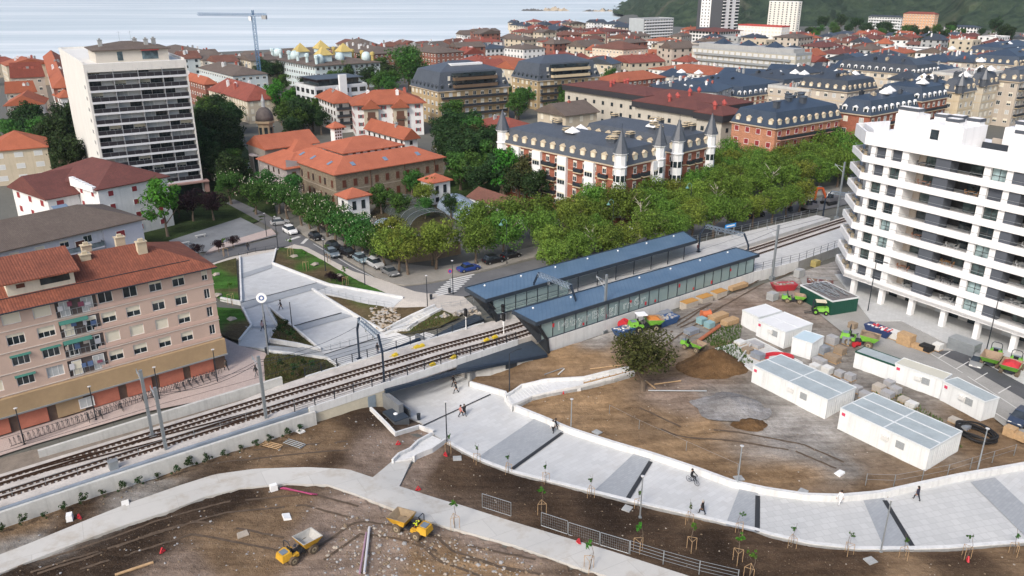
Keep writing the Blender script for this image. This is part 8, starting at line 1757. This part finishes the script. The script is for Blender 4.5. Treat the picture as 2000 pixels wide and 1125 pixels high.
def steps(name,lab,A,B,wpx,n,walls=True,mat=CONCW,dz=.15,kind='stairs'):
 """flight along a polyline of photo points (left edge A, right edge B)"""
 L_a=dens(px2w(A,dz),.45,False);L_b=px2w(B,dz);m_=MB();Lb=dens(L_b,.45,False);k=len(L_a)
 t=thing(name,lab,kind)
 for i in range(k-1):
  f_=i/(k-1);g_=(i+1)/(k-1);jb=lambda f:Lb[min(len(Lb)-1,int(f*(len(Lb)-1)+.5))]
  a0,a1,b0,b1=L_a[i],L_a[i+1],jb(f_),jb(g_);z=max(Z(a0.x,a0.y),Z(a1.x,a1.y))+dz
  if(b1-b0).length<.05:b1=b0+(a1-a0)
  m_.hexa([(a0.x,a0.y,z-.8),(a1.x,a1.y,z-.8),(b1.x,b1.y,z-.8),(b0.x,b0.y,z-.8)],[(a0.x,a0.y,z),(a1.x,a1.y,z),(b1.x,b1.y,z),(b0.x,b0.y,z)])
 m_.build('treads',mat,t)
 if walls:
  for q in(L_a,dens(L_b,1.0,False)):wall('side_wall',q,.45+dz,.25,CONCW,parent=t)
 return t
steps('garden_stairs','pale stairway winding up the brown bank from the plaza towards the oak',[(988,778),(1020,757),(1070,746),(1140,742),(1190,730),(1230,722)],[(1000,796),(1040,778),(1085,768),(1145,756),(1200,742),(1240,730)],0,0,dz=.75)
m_=MB()
for f_ in range(9):
 q=GG(lerp(1140,1240,f_/8),lerp(757,732,f_/8));m_.box(q.x,q.y,q.z-.1,.09,.09,1.1);
 if f_<8:r_=GG(lerp(1140,1240,(f_+1)/8),lerp(757,732,(f_+1)/8));m_.beam(q+Vector((0,0,.55)),r_+Vector((0,0,.55)),.05,.55)
tag(m_.build('timber_shuttering',WOOD),'raw timber shuttering along the unfinished stairway by the oak','formwork')
steps('garden_stairs','white stepped link from the plaza corner down to the curved path',[(842,850),(815,865),(800,880),(778,890),(765,903)],[(868,862),(842,880),(825,886),(810,893),(806,897)],0,0,dz=.2)
steps('garden_stairs','grey stepped ramp climbing from the plaza foot to the cream pavement',[(752,655),(785,640),(808,622),(850,602)],[(770,662),(800,646),(818,628),(861,607)],0,0,walls=False,mat=CONC,dz=.2)
steps('garden_stairs','grey zigzag steps below the wedge of rough grass',[(523,678),(581,682),(600,679),(630,690)],[(525,690),(582,695),(603,694),(642,702)],0,0,walls=False,mat=CONCD,dz=.16)
def panel(a,b,h,lab,bars=True):
 A,B=GG(*a),GG(*b);t=thing('site_fence',lab,'site fence',A,0,'temporary fence panels');d=B-A;m_=MB();u=Vector((0,0,h));o=Vector((0,0,0))
 for p,q in((o,d),(d,d+u),(d+u,u),(u,o)):m_.tube(p,q,.035,5)
 m_.build('frame',STEEL,t);m_=MB()
 for k in range(1,14):m_.tube(d*(k/14),d*(k/14)+u,.008,3)
 for k in range(1,5):m_.tube(u*(k/5),d+u*(k/5),.008,3)
 m_.build('mesh',STEEL,t)
panel((942,990),(998,1008),1.7,'temporary fence panel standing alone by the diagonal path');panel((1057,1026),(1108,1043),1.6,'temporary fence panel left of the longer one on the dark soil');panel((1110,1044),(1170,1063),1.5,'temporary fence panel in the middle of three on the dark soil');panel((1172,1064),(1228,1081),1.5,'temporary fence panel at the right end of three on the dark soil')
railing('wire_fence','thin wire mesh fence on posts at the bottom right of the dark soil',[GG(1230,1082),GG(1295,1102),GG(1365,1122),GG(1440,1140)],zg,1.6,3.5,STEEL,4,.08)
railing('wire_fence','thin grey wire fence on the bank above the right half of the retaining wall',[GG(1690,948),GG(1745,950),GG(1800,940),GG(1850,930),GG(1980,890)],zg,1.5,3.4,STEEL,2,.06,r=.014)
railing('wire_fence','thin wire fence on the bank above the left half of the retaining wall',[GG(1190,808),GG(1248,838),GG(1340,880),GG(1440,925)],zg,1.3,5.5,STEEL,1,.05,r=.012)
railing('metal_fence','thin pale railing along the upper edge of the sloping plaza by the street',[GG(467,503),GG(500,494),GG(538,488)],zg,1.0,1.6,DARK,2,.05)
railing('metal_fence','slender railing along the lower side of the light ramp beside the planted triangle',[GG(622,571),GG(690,585),GG(766,602)],zg,1.0,1.5,STEEL,2,.045)
railing('metal_fence','slender railing between the left walkway and the wedge of rough grass',[GG(522,603),GG(542,637),GG(524,666)],zg,1.0,1.5,STEEL,2,.045)
railing('metal_fence','slender railing across the foot of the sloping plaza',[GG(628,689),GG(735,657)],zg,1.0,1.6,STEEL,2,.045)
railing('metal_fence','dark railing on the stone wall beside the far shelter',[GG(862,603),GG(900,598),GG(925,590)],zg,1.0,1.6,STEEL,2,.045)
def bits(px,py,f,lab,name,cat,mats):p=GG(px,py);m_=MB();f(m_);return tag(m_.build(name,mats,None,False,p,R.uniform(0,6)),lab,cat)
def ladderish(m):[m.tube((-1.3,y,.15),(1.3,y,.15),.05,5)for y in(-.45,-.15,.15,.45)];[m.tube((x,-.5,.08),(x,.5,.08),.05,5)for x in(-1.3,0,1.3)]
p_=bits(283,937,ladderish,'grey metal fence section lying on the mud by the track wall','fence_section','fence section',[STEEL]);p_.rotation_euler[2]=rad(28)
p_=bits(530,871,ladderish,'pale timber frame lying on the mud below the tracks','timber_pallet','pallet',[WOOD]);p_.rotation_euler[2]=rad(-22)
p_=bits(575,868,ladderish,'grey steel frame lying right of the timber frame','steel_mesh_section','mesh section',[STEEL]);p_.rotation_euler[2]=rad(-28)
def boxy(m):m.hexa([(-.4,-.3,0),(.4,-.3,0),(.4,.3,0),(-.4,.3,0)],[(-.36,-.27,.7),(.36,-.27,.7),(.36,.27,.7),(-.36,.27,.7)]);m.box(.0,-.3,.2,.4,.06,.2)
bits(137,1015,boxy,'white box beside a red post on the mud','box','box',[WHITE]);bits(535,957,boxy,'white can box at the end of the magenta ducts','box','box',[WHITE]);bits(258,868,boxy,'white post box beside the track slab','box','box',[WHITE])
def vee(m):m.beam((-.3,0,0),(0,0,.5),.14,.08);m.beam((.3,0,0),(0,0,.5),.14,.08);m.box(0,0,0,.4,.25,.1)
for px,py,lab in((870,890,'red angled marker on the dark soil by the plaza corner'),(1890,1095,'red angled marker on the soil at the lower right'),(1050,752,'red post marker on the brown bank'),(1100,768,'magenta marker on the winding stairway'),(155,1012,'red marker beside the white box'),(778,868,'red cone like marker near the white stepped link'),(318,1078,'red marker on a white base on the dark mud'),(1130,1060,'pair of red markers beside the fence panels'),(817,957,'dark red marker at the edge of the diagonal path')):bits(px,py,vee,lab,'marker','marker',[RED])
def slab(m):m.hexa([(-.7,-.3,-.1),(.5,-.5,-.1),(.7,.3,-.05),(-.4,.45,-.05)],[(-.65,-.28,.12),(.45,-.45,.08),(.6,.28,.2),(-.4,.4,.25)])
bits(474,1045,slab,'pale broken slab tilted on the mud','broken_slab','slab',[ST1]);bits(560,1010,slab,'flat white sheet lying on the mud','sheet','sheet',[WHITE]);bits(245,985,slab,'splash of white cement on the mud','slab','slab',[SACK]);bits(585,843,slab,'white concrete chunk under the track wall','broken_slab','slab',[SACK]);bits(1640,925,slab,'white panel dropped on the brown bank','sheet','sheet',[WHITE])
def manhole(m):m.box(0,0,0,1.0,.9,.12);m.box(0,0,.12,.8,.36,.02)
for px,py,lab in((1225,994,'grey manhole cover in the dark soil below the second drain slot'),(1700,1096,'grey manhole cover in the soil below the lamp'),(1568,961,'grey manhole cover on the bank at the bend of the wall'),(1443,935,'round topped manhole by the lamp above the wall'),(893,896,'grey manhole cover near the plaza corner'),(1166,845,'pale manhole on the bank above the wall')):bits(px,py,manhole,lab,'manhole_cover','manhole cover',[CONCD])
q=GG(291,832);t=thing('cable_chamber','square white concrete chamber with a dark round hatch beside the tracks','chamber',q,RA);m_=MB();m_.box(0,0,-.5,1.8,1.5,1.2);m_.build('body',CONCW,t);m_=MB();m_.lathe([(.45,0),(.45,.04)],14,0,(0,0,.7));m_.build('hatch',DARK,t)
q=UVp(-56.5,-2.0,.56);m_=MB();m_.box(0,0,0,.9,.7,.9);m_.box(0,0,.9,1,.8,.08);tag(m_.build('cabinet',STEEL,None,False,q,RA),'blue grey trackside cabinet on the left part of the line','cabinet')
for px,py,lab in((818,820,'dark litter bin by the technical box'),(878,572,'dark litter bin near the zebra crossing'),(521,690,'dark litter bin by the sign pole'),(842,585,'dark post box on the cream pavement')):
 q=GG(px,py);m_=MB();m_.lathe([(.22,0),(.26,.85),(.28,.9),(.1,.98)],10);tag(m_.build('litter_bin',DARK,None,False,q),lab,'litter bin')
for px,py,lab in((574,501,'white boulder near the top of the lawn'),(615,517,'white boulder in the middle of the lawn'),(663,539,'white boulder towards the tip of the lawn'),(421,537,'white boulder in the upper left lawn'),(426,577,'white boulder at the foot of the upper left lawn'),(453,623,'white boulder in the lower left lawn')):
 q=GG(px,py);m_=MB();m_.rock((0,0,0),.8,0,R,.6);tag(m_.build('boulder',ST1,None,False,q),lab,'boulder')
for px,py,lab in((360,478,'pale bench on the small plaza below the tall block'),(392,463,'pale bench nearer the plum trees')):
 q=P(px,py,.05);t=thing('bench',lab,'bench',q,rad(40));m_=MB();m_.box(0,0,.4,2.2,.5,.12);m_.build('seat',CONC,t);m_=MB();[m_.box(x,0,0,.2,.45,.4)for x in(-.8,.8)];m_.build('legs',CONC,t)
TRK=M('wet tyre track soil',(.095,.068,.047),.8,.35,1.5)
def tracks(px,gap=1.9,w=.3):
 pts=[Vector(p)for p in dens(smooth_line(px2w(px),2),.7,False)]
 for s_ in(-gap/2,gap/2):
  m_=MB();pr=None
  for i,p in enumerate(pts):
   d=(pts[min(i+1,len(pts)-1)]-pts[max(0,i-1)]).normalized();k=Vector((-d.y,d.x));ww=w/2*(1+.35*noise.noise((i*.4,s_,0)));a,b=p+k*(s_+ww),p+k*(s_-ww)
   z=lambda q:max(zdirt(q.x,q.y),zdirt(p.x+k.x*s_,p.y+k.y*s_))+.05
   cur=((a.x,a.y,z(a)),(b.x,b.y,z(b)))
   if pr and noise.noise((i*.11,s_,px[0][0]*.01))>-.28:m_.face([pr[0],pr[1],cur[1],cur[0]])
   pr=cur
  struct(m_.build('tyre_tracks',TRK))
for q in([(0,1130),(150,1085),(300,1030),(440,990),(600,975),(690,1000)],[(60,1130),(220,1080),(380,1030),(540,1060),(600,1075)],[(620,1085),(700,1030),(780,1040),(900,1075),(1060,1110)],[(300,930),(420,895),(560,880),(680,870)],[(820,1040),(870,1085),(1000,1130)],[(1240,810),(1330,850),(1450,860),(1560,880),(1640,915)],[(1300,650),(1400,600),(1500,545),(1600,500)],[(1200,700),(1280,680),(1400,600)]):tracks(q)
rwall(ln([(560,408),(640,445),(720,483),(775,508),(800,512),(850,505),(900,494)]),2.1,.4,M('old brown garden wall',(.22,.17,.12),.9,.25,.6,streak=.4),'old brown garden wall behind the chestnuts and the first avenue trees','garden_wall',zf=lambda x,y:0.0)
# ---------------------------------------------------------------- camera, light, sky
cam=bpy.data.cameras.new('camera');co=bpy.data.objects.new('camera',cam);COL.objects.link(co)
cam.sensor_width=36;cam.lens=36*F/2000;cam.clip_start=.5;cam.clip_end=12000
co.location=(0,0,CH);co.rotation_euler=(math.pi/2-TH,0,0)
bpy.context.scene.camera=co
hz=NT('thin sea air');hz.n.remove(hz.b);vol=hz.n.new('ShaderNodeVolumePrincipled');vol.inputs['Color'].default_value=(.86,.92,1,1);vol.inputs['Density'].default_value=.00006;vol.inputs['Anisotropy'].default_value=.2;hz.l(vol.outputs[0],hz.out.inputs['Volume'])
mb=MB();mb.b2(-5000,-300,-14,5000,7000,420);stuff(mb.build('haze',hz.mat))
w=bpy.data.worlds.new('World');bpy.context.scene.world=w;w.use_nodes=True
nt=w.node_tree;bg=nt.nodes['Background'];sky=nt.nodes.new('ShaderNodeTexSky');sky.sky_type='NISHITA';sky.sun_disc=False
SE,SA=rad(40),rad(210)
sky.sun_elevation=SE;sky.sun_rotation=SA;sky.air_density=1.0;sky.dust_density=4;sky.ozone_density=1.0
nt.links.new(sky.outputs[0],bg.inputs[0]);bg.inputs[1].default_value=.15
sun=bpy.data.lights.new('sun','SUN');so=bpy.data.objects.new('sun',sun);COL.objects.link(so)
sun.energy=1.5;sun.angle=rad(10);sun.color=(1,.96,.9)
d=Vector((math.sin(SA)*math.cos(SE),math.cos(SA)*math.cos(SE),math.sin(SE)))
so.rotation_euler=d.to_track_quat('Z','Y').to_euler()
s=bpy.context.scene
s.view_settings.view_transform='Standard';s.view_settings.look='None';s.view_settings.exposure=.5;s.view_settings.gamma=1
s.render.engine='CYCLES';s.cycles.use_denoising=True;s.cycles.max_bounces=6;s.cycles.diffuse_bounces=3;s.cycles.transparent_max_bounces=12
